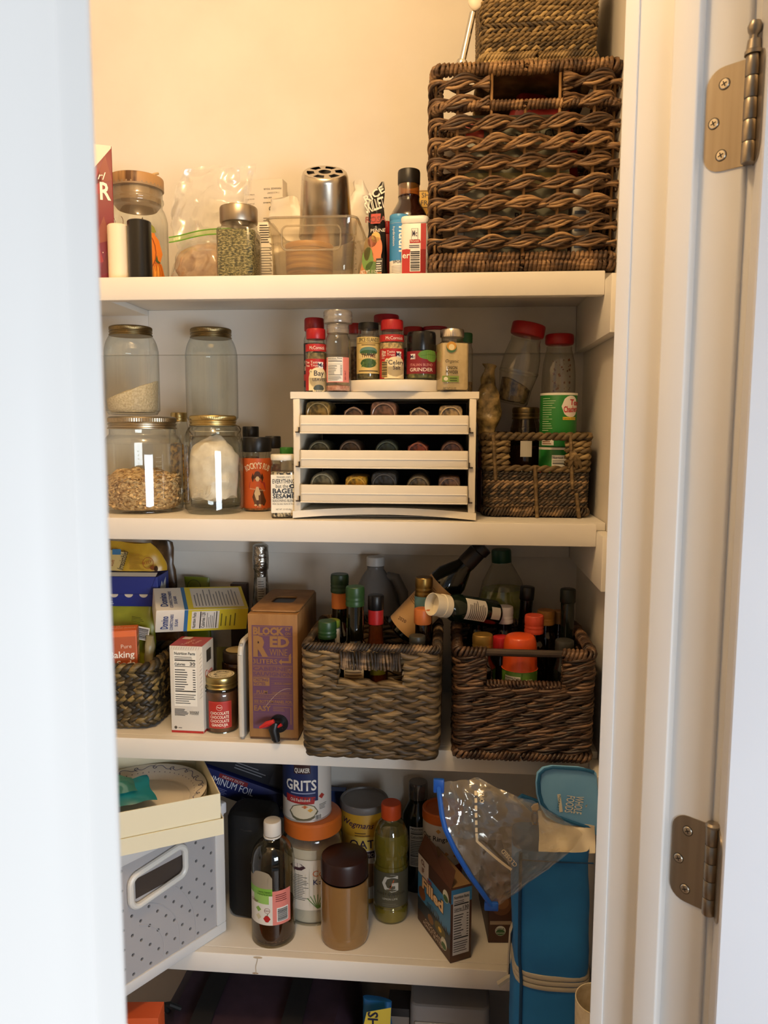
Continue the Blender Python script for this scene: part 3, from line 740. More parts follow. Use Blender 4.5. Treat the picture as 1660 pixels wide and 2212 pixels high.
mb.grid(np.array(SEC)[::-1], cv=True); n0 = len(SEC[0]); mb.f.append((np.array([range(mb.n - n0, mb.n)]), 0))
lv2 = [(f - .03, z + (.003 if z < .003 else 0)) for f, z in lv]; SEC = [rr(w / 2 * f, d / 2 * (f * .5 + .5) - .0015, z) for f, z in lv2]; mb.grid(np.array(SEC), cv=True)
mb.build('bin_wall', BINM, bn)
MB().tube([(x, y, h) for x, y, z in rr(w / 2 * 1.035, d / 2 * 1.017, 0)], .0022, 6, closed=True).build('bin_rim', clear('bin_edge', (228, 222, 210), .05, 1, .16, .1, (240, 230, 210)), bn)
hp = []
for cx, cz, a0 in ((w * .27, h * .76, 0), (-w * .27, h * .76, 90), (-w * .27, h * .56, 180), (w * .27, h * .56, 270)):
    for q in range(6): an = math.radians(a0 + 18 * q); hp.append((cx + .010 * math.cos(an), -d / 2 * .99, cz + .010 * math.sin(an)))
MB().tube(hp, .0017, 6, closed=True, up=(0, 1, 0)).build('handle_slot', MATS[('g', 'bin_edge')], bn)
for sx in (-1, 1):
    m = MB()
    for q in range(6): m.tube([(sx * w * .492, -d * .43 + .012 * qq, h * (.16 + .09 * q)) for qq in (0, 1)], .0012, 5)
    m.build('moulded_ridge', MATS[('g', 'bin_edge')], bn)
# wooden bowl in the bin
WOODB = noisy('olive_wood', (104, 70, 26), (190, 146, 76), 3.0, (2.5, 2.5, 44), .4, .1, .36, .62, c3=(158, 112, 54))
p = at(655, 560, .075); rb = 50 * sz(655, 540, .075)
t = thing('wooden_bowl', 'round wooden bowl with a paler rim lying in the clear bin', 'bowl', (xc - .012, .072, z1 + .006))
part(t, 'bowl_body', [(0, 0), (.034, 0), (.039, .004), (.041, .015), (.041, .046)], WOODB, 40); part(t, 'bowl_rim', cyl(.042, .011, .046, .003), noisy('pale_wood', (190, 134, 62), (216, 164, 92), 3, (3, 3, 20), .35), 40)
# steel cup with slotted end, upside down
p = at(692, 470, .12); k = sz(692, 470, .12)
t = thing('steel_cup', 'upturned tapered steel cup with a slotted end, standing in the clear bin', 'cup', (0, 0, 0), 0, None, .60, .09)
hc = .112; R0, R1 = 59 * k, 47 * k
tc = at(702, 372, .082); t.location = tc - (t.rotation_euler.to_matrix() @ Vector((0, 0, hc)))
mb = MB(); mb.lathe([(R0, 0), (R0 + .0012, .001), (R0 * .985, hc * .12), (R1 * 1.04, hc * .93), (R1 * .98, hc * .985), (R1 * .93, hc)], 48)
mb.build('cup_wall', M((196, 186, 170), .26, 1.0), t)
mb = MB(); th = np.linspace(0, 2 * math.pi, 49)[:-1]; rows = [np.stack([r_ * np.cos(th), r_ * np.sin(th), np.full(48, hc + .001 * (1 - r_ / R1))], -1) for r_ in (R1 * .93, R1 * .80, R1 * .48, R1 * .28, R1 * .10)]
V = np.concatenate(rows); Fq = []
for i in range(4):
    for j in range(48):
        if i == 1 and (j % 8) < 5: continue
        if i == 3: continue
        Fq.append((i * 48 + j, i * 48 + (j + 1) % 48, (i + 1) * 48 + (j + 1) % 48, (i + 1) * 48 + j))
mb.add(V, Fq); mb.build('slotted_end', M((206, 196, 180), .24, 1.0), t)
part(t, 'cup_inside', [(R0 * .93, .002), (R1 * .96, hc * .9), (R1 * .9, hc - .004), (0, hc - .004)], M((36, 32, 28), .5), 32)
m = MB()
for x, z_a, z_b in ((-.55, .10, .32), (.62, .10, .82)): 
    m.box(R0 * .001, R0 * .001 + .004, -.0004, .0004, hc * z_a, hc * z_b)
for q, (ax, za, zb) in enumerate(((-2.25, .06, .36), (-.85, .06, .86))):
    P = [((R0 + (R1 - R0) * f) * 1.004 * math.cos(ax + da), (R0 + (R1 - R0) * f) * 1.004 * math.sin(ax + da), hc * f) for f in (za, zb) for da in (-.05, .05)]
    MB().add(P, [(0, 1, 3, 2)]).build('vent_slit', M((26, 22, 18), .6), t)
# crumpled white bags behind
def crumple(name, label, xl, xr, yt, Y, zb, colr, th=.03, amp=.011, fr=28, seed=3, cat='bag', rough=.35, shape=None, nu=26, nv=26, pn='wrapper', rz=0.0):
    cx, rr_, hh = ext(xl, xr, yt, Y, zb, (yt + 560) / 2)
    o = thing(name, label, cat, (cx, Y, zb), rz)
    def fn(u, v):
        a = 2 * math.pi * u; wv_ = shape(v) if shape else (1 - .35 * v ** 3)
        return (rr_ * wv_ * np.sign(math.cos(a)) * abs(math.cos(a)) ** .7, th * math.sin(a) * (1 - .75 * v * v), hh * v)
    G = np.array([[fn(i / nu, j / (nv - 1)) for j in range(nv)] for i in range(nu)], float); G = wob(wob(G, amp, fr, seed), amp * .4, fr * 2.6, seed + 3)
    G[:, :, 2] = np.maximum(G[:, :, 2], 0.0002); mb = MB().grid(G, 0, cu=True); mb.f.append((np.array([[i * nv for i in range(nu)]]), 0)); mb.f.append((np.array([[i * nv + nv - 1 for i in range(nu)][::-1]]), 0))
    mb.build(pn, colr if not isinstance(colr, tuple) else M(colr, rough), o, 28); return o, rr_, hh
crumple('flour_bag', 'crumpled white wrapper with a dark edge behind the clear bin, left of the steel cup', 574, 664, 428, .218, z1, (222, 214, 200), .018, .010, 26, 4)
crumple('foil_pouch', 'crumpled white pouch standing between steel cup and black pouch', 735, 815, 392, .225, z1, (226, 220, 208), .024, .010, 30, 9, shape=lambda v: 1.05 - .75 * v ** 1.5)
# black frozen-meal style pouch
Y = .070; xl, xr = 781, 840; cx, rr_, hh = ext(xl, xr, 392, Y, z1, 560)
po = thing('skillet_pouch', 'black stand-up pouch with a vegetable picture, narrowing to a creased top', 'pouch', (cx, Y, z1), math.radians(-8))
def pf(sg):
    def fn(u, v):
        xo = np.interp(v, [0, .5, .85, 1], [-rr_, -rr_ * .40, -rr_ * .45, rr_ * .45]); x1_ = np.interp(v, [0, .4, .8, 1], [rr_ * .9, rr_ * .72, rr_ * .62, rr_ * .62])
        return (xo + (x1_ - xo) * u, sg * .026 * (1 - v) ** .8 * (.35 + .65 * math.sin(math.pi * u)) + .006 * v, hh * v)
    return fn
pm = noisy('pouch_black', (20, 18, 16), (34, 30, 26), 30, rough=.32)
f1 = film(po, 'pouch_film', pf(-1), 14, 22, pm, .0025, 40, 2.0, 0, 1, 50); film(po, 'pouch_film', pf(1), 10, 16, pm, .0025, 40, 2.0, 0, 1, 50)
L = Lab()
def U(u, v): 
    q = pf(-1)(u, v); return (q[0], q[2])
L.poly([U(.05, .03), U(.95, .03), U(.9, .42), U(.55, .50), U(.1, .36)], (168, 106, 50), 0)
for (u, v, a, b, c) in ((.3, .2, .010, .020, (92, 128, 42)), (.55, .1, .012, .012, (70, 104, 34)), (.72, .3, .009, .02, (206, 112, 64)), (.2, .3, .006, .02, (122, 96, 44)), (.6, .42, .008, .009, (214, 168, 84)), (.42, .38, .008, .010, (150, 74, 40))): L.ell(*U(u, v), a, b, c, 1)
L.rect(U(.2, .56)[0], U(.2, .56)[1], U(.86, .56)[0], U(.86, .56)[1] + .017, (176, 44, 30), 1); L.text(*U(.55, .575), 'ROSA', .010, (120, 20, 14), 'C', bold=.03)
L.text(*U(.55, .70), 'SKILLET', .019, (226, 214, 196), 'C', rot=.28, bold=.05, w=.034); L.text(*U(.52, .83), 'RICE', .013, (226, 214, 196), 'C', rot=.5, bold=.05); L.text(*U(.45, .05), 'NET WT. 11 OZ', .0055, (226, 214, 196), 'C', bold=.02, w=.030)
L.text(*U(.72, .47), 'PENNE', .006, (226, 214, 196), 'C'); L.rect(U(.7, .06)[0], U(.7, .06)[1], U(.97, .06)[0], U(.7, .2)[1], (24, 22, 22), 2); L.lines(U(.72, .07)[0], U(.7, .07)[1], U(.95, .06)[0], U(.7, .19)[1], 5, (220, 210, 196), .4, L=3)
L.build(po, ('plane', (0, -.030, 0), (1, 0, 0), (0, .030 / hh, 1)), 'printed_picture')
# sauce bottle, tins, tubes
Y = .155; x0, r0, h0 = ext(842, 925, 369, Y, z1, 470)
t = thing('sauce_bottle', 'dark brown sauce bottle with ribbed black cap behind the blue tube', 'bottle', (x0, Y, z1))
pb = S([(0, 0), (.93, 0), (1, .02), (1, .5), (.99, .58), (.93, .63), (.60, .73), (.55, .77), (.55, .90)], r0, h0)
part(t, 'glass_body', sm(pb, 3), GLASS, 36)
part(t, 'sauce', sm(S([(0, .005), (.9, .005), (.97, .03), (.97, .5), (.96, .58), (.90, .63), (.57, .725), (.53, .755), (.53, .79), (0, .79)], r0, h0), 3), M((44, 14, 8), .15), 36)
part(t, 'residue', S([(.535, .79), (.54, .80), (.54, .885), (.53, .89)], r0, h0), clear('amber_residue', (216, 160, 90), .2, 1, .05, .25, (190, 130, 60)), 30)
ridged(t, 'cap', r0 * .58, h0 * .12, h0 * .88, M((30, 27, 24), .4), 40, .02)
Y = .05; x0, r0, h0 = ext(842, 884, 466, Y, z1, 520)
t = thing('hydration_tube', 'light blue tube of drink tablets with white lettering beside the red tin', 'tube', (x0, Y + .002, z1))
part(t, 'tube_body', cyl(r0, h0 * .9, 0, .0015), M((226, 222, 212), .4)); part(t, 'cap', [(0, h0 * .86), (r0 * 1.02, h0 * .86), (r0 * 1.02, h0 * .90), (r0 * .97, h0 * .91), (r0 * 1.02, h0 * .93), (r0 * 1.02, h0 * .985), (r0 * .98, h0), (0, h0)], M((70, 146, 196), .35))
L = Lab(); L.rect(-r0 * 1.4, h0 * .27, r0 * 1.4, h0 * .855, (52, 132, 190)); L.rect(-r0 * 1.4, .002, r0 * 1.4, h0 * .27, (232, 226, 214)); L.text(r0 * .05, h0 * .80, 'nuun', h0 * .13, (244, 240, 230), 'L', rot=-math.pi / 2, bold=.05, w=h0 * .40); L.text(-r0 * .62, h0 * .8, 'hydration', h0 * .042, (240, 240, 232), 'L', rot=-math.pi / 2, w=h0 * .3)
L.text(0, h0 * .225, 'SPORT', .0045, (60, 66, 74), 'C', bold=.03); L.lines(-r0 * .8, h0 * .06, r0 * .8, h0 * .2, 6, (150, 146, 140), .3); L.lines(-r0 * .8, h0 * .02, r0 * .8, h0 * .06, 2, (206, 120, 96), .4)
L.build(t, ('cyl', r0, FRONT, 0))
x0, r0, h0 = ext(868, 927, 470, .045, z1, 530); t = thing('spice_tin', 'small white and red spice tin with a barcode, against the big basket', 'tin', (x0, .047, z1), math.radians(-4))
d0 = .018
MB().rbox(-r0, r0, -d0, d0, 0, h0 * .87, .002, .009).build('tin_body', M((228, 222, 208), .38), t); MB().rbox(-r0 * 1.02, r0 * 1.02, -d0 * 1.05, d0 * 1.05, h0 * .865, h0, .004, .010).build('lid', M((236, 230, 216), .4), t)
L = Lab(); w = 2 * r0 - .006; L.rect(0, .001, w, h0 * .44, (178, 36, 30)); L.rect(w * .78, .001, w, h0 * .86, (170, 32, 28)); L.poly([(0, h0 * .44), (w * .2, h0 * .45), (w * .35, h0 * .44), (w * .35, h0 * .40), (0, h0 * .38)], (178, 36, 30), 1)
L.text(w * .02, h0 * .30, 'er', h0 * .1, (240, 232, 216), 'L', bold=.03); L.bars(w * .33, h0 * .08, w * .77, h0 * .44, 14, vert=False); L.rect(w * .40, h0 * .60, w * .66, h0 * .78, (238, 232, 220), 1); L.stroke([(w * .40, h0 * .6), (w * .66, h0 * .6), (w * .66, h0 * .78), (w * .4, h0 * .78)], .0006, INK, 2, True)
L.text(w * .53, h0 * .655, 'Mc', h0 * .095, (30, 28, 60), 'C', bold=.015, w=w * .2); L.poly([(w * .32, h0 * .60), (w * .74, h0 * .60), (w * .78, h0 * .555), (w * .74, h0 * .545), (w * .32, h0 * .545)], (176, 34, 30), 2); L.text(w * .53, h0 * .56, 'McCormick', h0 * .034, (240, 232, 220), 'C', L=3, w=w * .36); L.lines(w * .3, h0 * .47, w * .76, h0 * .53, 2, (60, 56, 80), .4, rag=.1)
L.build(t, ('plane', (-r0 + .003, -d0, 0), (1, 0, 0), (0, 0, 1)))
x0, r0, h0 = ext(826, 848, 482, .13, z1); t = thing('red_tin', 'red tin half hidden between black pouch and blue tube', 'tin', (x0, .12, z1)); part(t, 'tin_body', cyl(r0, h0 * .8, 0, .002), M((158, 34, 28), .4)); part(t, 'lid', cyl(r0 * .95, h0 * .2, h0 * .8, .003), M((176, 26, 24), .35))
Y = .235; a = at(902, 410, Y); t = carton('yellow_carton', 'yellow carton with black capitals peeping out behind the sauce bottle', 'carton', (-.068, Y + .02, z1), .05, .035, a.z - z1, 0, (206, 158, 40))
h = a.z - z1; L = Lab(); L.rect(.001, h - .032, .049, h - .002, (222, 178, 60)); L.stroke([(.001, h - .032), (.049, h - .032)], .001, INK); L.stroke([(.001, h - .002), (.049, h - .002)], .001, INK); L.text(.047, h - .014, 'SH', .009, INK, 'R'); L.text(.047, h - .028, 'FRI', .009, INK, 'R'); face(t, .05, .035, h, 'front', L)

# the big open weave basket and what shows through it
yf = .004; a = at(930, 560, yf); b = at(1333, 560, yf); w = (b.x - a.x); d = .262; h = at(1130, 132, yf).z - z1
bx = (a.x + b.x) / 2
B = Basket('storage_basket', 'large square brown basket of open twined weave with a handle gap, on the top shelf', (bx, yf + .008 + d / 2, z1), w - .012, d, h, ST_TAN, 0, .012, seed=5)
hz0, hz1, hw = h * .815, h * .955, .050
B.base(.006, ST_TAN)
B.coil(.0118, .0075, .0036, .0068, name='bottom_edge'); B.coil(.0235, .0070, .0036, .0072, name='bottom_edge')
n = 9; zs = np.linspace(.048, h - .028, n)
for i, z in enumerate(zs): B.twine(z, .0525, .0095, .0040, .0026, 4, gap=2.15, lens=1.5, step=.004, cut=hw + .004 if hz0 - .004 < z < hz1 else None, phase=i % 2)
B.coil(hz0 - .002, .0055, .0032, .0062, name='handle_edge')
B.coil(h - .006, .0080, .0036, .0068, name='rim')
B.stakes(.0525, .0026, .012, h - .008, M((150, 112, 66), .6), hz0 - .004, hw)
# contents of the basket
t, rr_, hh = crumple('red_bag', 'dark red bag showing through the handle gap of the big basket', 1060, 1262, 212, .128, z1 + .013, (120, 22, 20), .045, .012, 18, 12, rough=.45, shape=lambda v: 1 - .5 * v ** 2)
t = carton('paper_carton', 'grey green paper carton seen through the open weave of the big basket', 'carton', (bx - .01, .048, z1 + .013), .17, .03, .24, .05, (112, 110, 92))
L = Lab(); L.text(.10, .20, 'AMERICAN CUP', .012, INK, 'C', rot=.15, bold=.03); L.rect(.0, .13, .17, .15, (150, 140, 90)); L.text(.10, .075, 'BEST', .012, INK, 'C', bold=.03); L.lines(.02, .03, .15, .06, 4, (60, 60, 56), .4); L.rect(0, .205, .03, .235, (170, 60, 40)); face(t, .17, .03, .24, 'front', L)
for xx in (-.098, .098):
    t = carton('white_carton', 'small white carton low in the big basket, on its %s' % ('window-side flank' if xx < 0 else 'jamb-side flank'), 'carton', (bx + xx * .98, .060, z1 + .013), .028, .05, .13, .1 * xx, (190, 186, 176))
    L = Lab(); L.lines(.003, .03, .026, .11, 6, (90, 100, 120), .4); face(t, .028, .05, .13, 'front', L)
# small rope basket on top
zb = z1 + h + .002; yf2 = .035; a = at(1034, 100, yf2); b = at(1298, 100, yf2); w2 = b.x - a.x; h2 = .20
B = Basket('rope_basket', 'small straw coloured rope basket standing on the big open weave basket', ((a.x + b.x) / 2, yf2 + .115, zb), w2 - .008, .22, h2, ST_GREY, 0, .014, .97, seed=8)
B.base(.006)
B.coil(.0102, .0072, .0026, .0052, name='bottom_edge', slant=.003); B.coil(.022, .0062, .0026, .0055, name='bottom_edge', slant=.004)
for i in range(22): B.rope(.033 + i * .0075, .0026, .0028, .019, 2, hand=1 if i % 7 != 5 else -1, step=.0034, k=5, sag=.004)
B.coil(h2 - .004, .007, .003, .0058, name='rim')
# whisk-like steel handle leaning beside it
pa, pb_ = at(1022, 28, .05), at(999, 132, .05)
t = thing('steel_utensil', 'steel kitchen utensil with white end cap leaning against the rope basket', 'utensil', pb_)
v = pa - pb_
MB().tube([tuple(v * q) for q in (-.55, 0, .5, 1.0)], .0055, 12).build('handle_rod', CHROME, t)
MB().tube([tuple(v * q) for q in (-.12, -.06, .0, .02)], [.009, .010, .009, .006], 12).build('collar', CHROME, t)
c = v * 1.26; MB().sphere(tuple(c), .0125, 18, asp=(1.0, .5, 1.25)).build('end_cap', M((226, 214, 194), .4), t)
# ------------------------------------------------------------------ second shelf
z2 = Z[2] + .0003
MASON = [(0, 0), (.80, 0), (.90, .012), (.975, .05), (1, .10), (1, .66), (.985, .74), (.92, .82), (.83, .875), (.765, .90), (.745, .92), (.745, .93), (.78, .938), (.745, .947)]
def inside(prof, fr, top, k=.955, z0=.006):
    P = [(0, prof[1][1] + z0)] + [(a * k, max(b, z0)) for a, b in prof[1:] if b < top]
    r = np.interp(top, [b for a, b in prof], [a for a, b in prof]) * k
    return P + [(r, top)]
def mason(label, x, y, z, r, h, lidm=GOLD, lf=.105, prof=MASON, lr=.80, name='mason_jar', cat='jar', glass=None):
    t = thing(name, label, cat, (x, y, z), tw(x, y))
    part(t, 'glass_body', sm(S(prof, r, h), 3), glass or GLASS, 48)
    if lidm: ridged_lid(t, 'lid', r * lr, h * lf, h * (1 - lf), lidm)
    return t
GOLDD = M((136, 118, 82), .36, 1.0)
SILV = M((176, 164, 142), .32, 1.0)
OATS = noisy('rolled_oats', (150, 108, 66), (232, 200, 150), 130, (1, 1, 1.6), .8, 1.0, .34, .66, detail=2, dist=.01, c3=(206, 168, 116))
SUGAR = noisy('brown_sugar_grains', (196, 176, 140), (222, 206, 174), 300, rough=.85, bump=.4, detail=2)
def heap(t, name, r, z0, fa, fb, mat, lump=0.0, prof=None):
    """loose fill with a sloping top: height fa at the left, fb at the right"""
    n, m = 40, 10; th = np.arange(n) * 2 * math.pi / n; rows = []
    rows.append([(r * .82 * math.cos(a), r * .82 * math.sin(a), z0) for a in th]); rows.append([(r * .95 * math.cos(a), r * .95 * math.sin(a), z0 + .006) for a in th])
    for q in range(m + 1):
        f = 1 - q / m
        rw = []
        for a in th:
            x, y = r * f * math.cos(a), r * f * math.sin(a); zz = z0 + fa + (fb - fa) * (x / r + 1) / 2 + lump * noise.noise(Vector((x * 60, y * 60, 1))) + (lump * 1.5) * (1 - f * f)
            rw.append((x * (1 if q else 1), y, max(zz, z0 + .008)))
        rows.append(rw)
    return MB().grid(np.array(rows)[::-1], cv=True).build(name, mat, t, 60)
# gallon jar of oats, jar with sugar on it
y = .115; x0, r0, h0 = ext(232, 391, 900, y, z2, 1030)
GAL = [(0, 0), (.86, 0), (.95, .02), (1, .09), (1, .66), (.985, .72), (.93, .775), (.86, .805), (.835, .83), (.835, .95)]
t = mason('wide glass jar of rolled oats with silver lid, under the jar of sugar', x0, y, z2, r0, h0, SILV, .13, GAL, .875, 'oat_jar')
heap(t, 'oats', r0 * .965, .006, h0 * .32, h0 * .30, OATS, .012)
L = Lab()
fl = []
for q in range(150):
    pass
mbf = MB(); rr_ = random.Random(11)
for q in range(260):
    a = rr_.uniform(-2.6, -.4); rd = r0 * .972; zz = rr_.uniform(.012, h0 * .40)
    if rr_.random() < .35: rd = r0 * rr_.uniform(.3, .9); zz = h0 * .355 + .012 * (1 - (rd / r0) ** 2)
    c = np.array([rd * math.cos(a), rd * math.sin(a), zz]); s_ = rr_.uniform(.0022, .0042)
    u = np.array([rr_.uniform(-1, 1), rr_.uniform(-1, 1), rr_.uniform(-.6, .6)]); u /= np.linalg.norm(u); v = np.cross(u, [rr_.uniform(-1, 1), .3, rr_.uniform(-1, 1)]); v /= np.linalg.norm(v)
    mbf.add([c + s_ * (math.cos(k * 1.047) * u + .75 * math.sin(k * 1.047) * v) for k in range(6)] + [c + np.cross(u, v) * s_ * .35], [(k, (k + 1) % 6, 6) for k in range(6)])
tag(mbf.build('oat_flakes', M((226, 192, 140), .8), t, 0), kind='stuff')
L = Lab()
for q in range(9): L.rect(.30 * r0, h0 * (.22 + .045 * q), .44 * r0, h0 * (.226 + .045 * q), (150, 142, 124), 0)
L.build(t, ('cyl', r0, FRONT, 0), 'embossed_scale')
zt = z2 + h0 + .003; y = .115; x1_, r1, h1 = ext(231, 341, 706, y, zt, 820)
t = mason('glass mason jar a third full of brown sugar, stacked on the oat jar', x1_, y, zt, r1, h1, GOLDD)
heap(t, 'sugar', r1 * .95, .005, h1 * .14, h1 * .36, SUGAR, .002)
# a third jar behind, with cereal
y = .244; x0, r0, h0 = ext(368, 410, 891, y, z2, 1000)
t = mason('glass jar of puffed corn with a gold lid, between oat jar and embossed jar', x0, y, z2, r0, h0, GOLD, .10, MASON, .80)
CORN = noisy('popping_corn', (70, 46, 24), (210, 168, 84), 120, rough=.5, bump=.6, lo=.38, hi=.6, detail=2, c3=(168, 122, 54))
heap(t, 'corn', r0 * .95, .005, h0 * .62, h0 * .60, CORN, .004)
# clip top jar, empty jar on it, embossed jar with a bag in front
y = .214; x0, r0, h0 = ext(414, 518, 908, y, z2, 1000)
t = mason('clip top glass jar with wire bail standing behind the embossed jar', x0, y, z2, r0, h0, None, .1, [(0, 0), (.9, 0), (.98, .02), (1, .06), (1, .66), (.97, .74), (.86, .80), (.80, .82), (.80, .87)], .8, 'clip_top_jar')
part(t, 'glass_lid', S([(.78, .875), (.9, .88), (.92, .90), (.90, .925), (.80, .935), (.78, .96), (0, .965)], r0, h0), GLASS, 40); part(t, 'rubber_seal', S([(.84, .865), (.88, .867), (.88, .88), (.84, .88)], r0, h0), M((214, 206, 186), .6), 36)
for sx in (-1, 1):
    MB().tube([(sx * r0 * a, -.002, h0 * b) for a, b in ((.86, .80), (.90, .84), (1.0, .87), (1.02, .90), (.96, .93), (.8, .945))], .0014, 6).tube([(sx * r0 * (.93 + .045 * math.cos(q)), -.003, h0 * (.80 + .018 * math.sin(q))) for q in np.linspace(0, 6.2, 12)], .0012, 6).build('wire_bail', M((150, 140, 124), .3, 1.0), t)
MB().tube([(r0 * .84 * math.cos(a), r0 * .84 * math.sin(a), h0 * .815) for a in np.linspace(0, 6.283, 30)[:-1]], .0013, 6, closed=True).build('neck_wire', M((150, 140, 124), .3, 1.0), t)
zt = z2 + h0 * .966 + .002; x1_, r1, h1 = ext(404, 512, 710, y, zt, 820)
mason('empty glass mason jar with a dull gold lid, stacked on the clip top jar', x1_, y, zt, r1, h1, GOLDD)
y = .103; x0, r0, h0 = ext(402, 524, 897, y, z2, 1030)
t = mason('embossed glass jar with a gold lid holding a white plastic bag, at the shelf edge', x0, y, z2, r0, h0, GOLD)
WB = noisy('bag_film_white', (214, 204, 186), (234, 226, 210), 40, rough=.35, bump=.3)
def fb(u, v):
    a = 2 * math.pi * u; rr = r0 * np.interp(v, [0, .03, .3, .7, .85, 1], [.3, .80, .90, .88, .70, .12]); return (rr * math.cos(a), rr * math.sin(a), .024 + v * h0 * .66)
G = wob(np.array([[fb(i / 40, j / 29) for j in range(30)] for i in range(40)]), .006, 45, 4.0); G[:, :, :2] *= .92
mb = MB().grid(G, 0, cu=True); mb.build('plastic_bag', WB, t, 30)
L = Lab(); L.text(-.42 * r0, .036, 'Ball', .015, (236, 226, 206), 'C', rot=.2, shear=.35, w=.042); L.stroke([(-.80 * r0, .028), (-.5 * r0, .026), (-.2 * r0, .034), (-.1 * r0, .042)], .0013, (236, 226, 206)); L.stroke([(.0 * r0 + .003 * math.cos(q), .030 + .003 * math.sin(q)) for q in np.linspace(0, 6.28, 14)[:-1]], .0005, (230, 220, 200), closed=True)
eo = L.build(t, ('cyl', r0, FRONT, 0), 'embossed_script', .2)
for i_ in range(len(eo.data.materials)): eo.data.materials[i_] = clear('embossed_glass', (226, 220, 206), .05, 1, .14, .22, (226, 216, 196))

# seasoning jars left of the drawers
def seasoning(label, x, y, z, r, h, capm, capf=.14, body=(120, 70, 30), lab=None, name='seasoning_jar', capr=1.0, sq=2.0, fill=.92, cut=.93, cat='jar', neck=.9, bodymat=None, ridg=True, rz=None):
    t = thing(name, label, cat, (x, y, z), tw(x, y) if rz is None else rz); hb = h * (1 - capf)
    k = .93 if sq > 2 else .96
    part(t, 'clear_body', [(0, .0005, sq), (r * .93, 0, sq), (r, .004, sq), (r, hb * .82, sq), (r * .985, hb * .87, sq), (r * neck, hb * cut, 2), (r * neck, hb, 2)], PLAST, 40)
    if body: part(t, 'contents', [(0, .003, sq), (r * k * .95, .003, sq), (r * k, .006, sq), (r * k, hb * .8 * fill, sq), (0, hb * .8 * fill, sq)], bodymat or noisy('spice_%d_%d_%d' % body, tuple(int(c * .72) for c in body), tuple(min(255, int(c * 1.2)) for c in body), 160, rough=.8, bump=.4, detail=2), 36)
    if capm:
        if ridg: ridged(t, 'cap', r * capr, h * capf, h * (1 - capf), capm, 40, .018)
        else: part(t, 'cap', cyl(r * capr, h * capf, h * (1 - capf), .002), capm, 36)
    if lab:
        L = Lab(); lab(L, r, hb)
        L.build(t, ('cyl', r, FRONT, 0) if sq <= 2.2 else ('plane', (0, -r, 0), (1, 0, 0), (0, 0, 1)))
    return t
y = .142; x0, r0, h0 = ext(527, 586, 944, y, z2, 1030)
def lab_r(L, r, h):
    OR = (196, 88, 34); L.rect(-1.45 * r, h * .06, 1.45 * r, h * .90, OR); L.text(0, h * .73, "ROCKY'S RUB", h * .10, (236, 224, 196), 'C', bold=.04, arc=r * 1.55, w=r * 1.75)
    BR = (84, 50, 30); WT = (216, 196, 160); RD = (156, 34, 30)
    L.ell(.06 * r, h * .25, .44 * r, h * .15, BR); L.ell(-.02 * r, h * .31, .22 * r, h * .12, WT, 2); L.rect(-.24 * r, h * .115, -.08 * r, h * .28, (104, 70, 46), 2); L.rect(.06 * r, h * .115, .22 * r, h * .28, (104, 70, 46), 2); L.ell(.42 * r, h * .18, .2 * r, h * .08, BR, 2); L.ell(-.16 * r, h * .115, .12 * r, h * .02, WT, 3); L.ell(.14 * r, h * .115, .12 * r, h * .02, WT, 3)
    L.ell(0, h * .60, .30 * r, h * .085, BR, 2); L.ell(0, h * .62, .07 * r, h * .06, WT, 3); L.ell(0, h * .555, .17 * r, h * .045, WT, 3); L.ell(0, h * .57, .06 * r, h * .018, INK, 5); L.ell(-.13 * r, h * .615, .035 * r, h * .012, INK, 5); L.ell(.13 * r, h * .615, .035 * r, h * .012, INK, 5); L.ell(-.33 * r, h * .575, .10 * r, h * .08, (60, 34, 22), 2); L.ell(.33 * r, h * .575, .10 * r, h * .08, (60, 34, 22), 2)
    L.poly([(-.62 * r, h * .40), (.60 * r, h * .36), (.52 * r, h * .49), (.2 * r, h * .525), (-.2 * r, h * .53), (-.55 * r, h * .5)], RD, 4)
    for q in range(11): L.poly([((-.55 + .1 * q) * r, h * (.40 - .0035 * q)), ((-.48 + .1 * q) * r, h * (.40 - .0035 * q)), ((-.515 + .1 * q) * r, h * (.375 - .0035 * q))], WT, 5)
    L.text(.1 * r, h * .075, 'rub', h * .035, (226, 206, 170), 'C')
seasoning('orange label seasoning jar with black cap and dog picture', x0, y, z2, r0, h0, BLACKP, .20, (176, 110, 50), lab_r, capr=1.02, ridg=False)
x0, r0, h0 = ext(526, 560, 921, .235, z2, 1000); seasoning('black capped seasoning jar standing farthest back behind the orange label jar', x0, .235, z2, r0, h0, BLACKP, .16, (90, 50, 26), None, capr=1.0, ridg=False)
x0, r0, h0 = ext(574, 607, 942, .195, z2, 1000); seasoning('dark red seasoning jar with black cap just behind the orange label jar', x0, .195, z2, r0, h0, BLACKP, .17, (110, 44, 26), None, capr=1.02, ridg=False)
x0, r0, h0 = ext(606, 634, 966, .11, z2, 1030); seasoning('green capped jar hidden behind the bagel seasoning bottle', x0, .11, z2, r0, h0, M((46, 118, 34), .4), .12, (150, 130, 80), None, ridg=False)
y = .040; x0, r0, h0 = ext(586, 640, 981, y, z2, 1050)
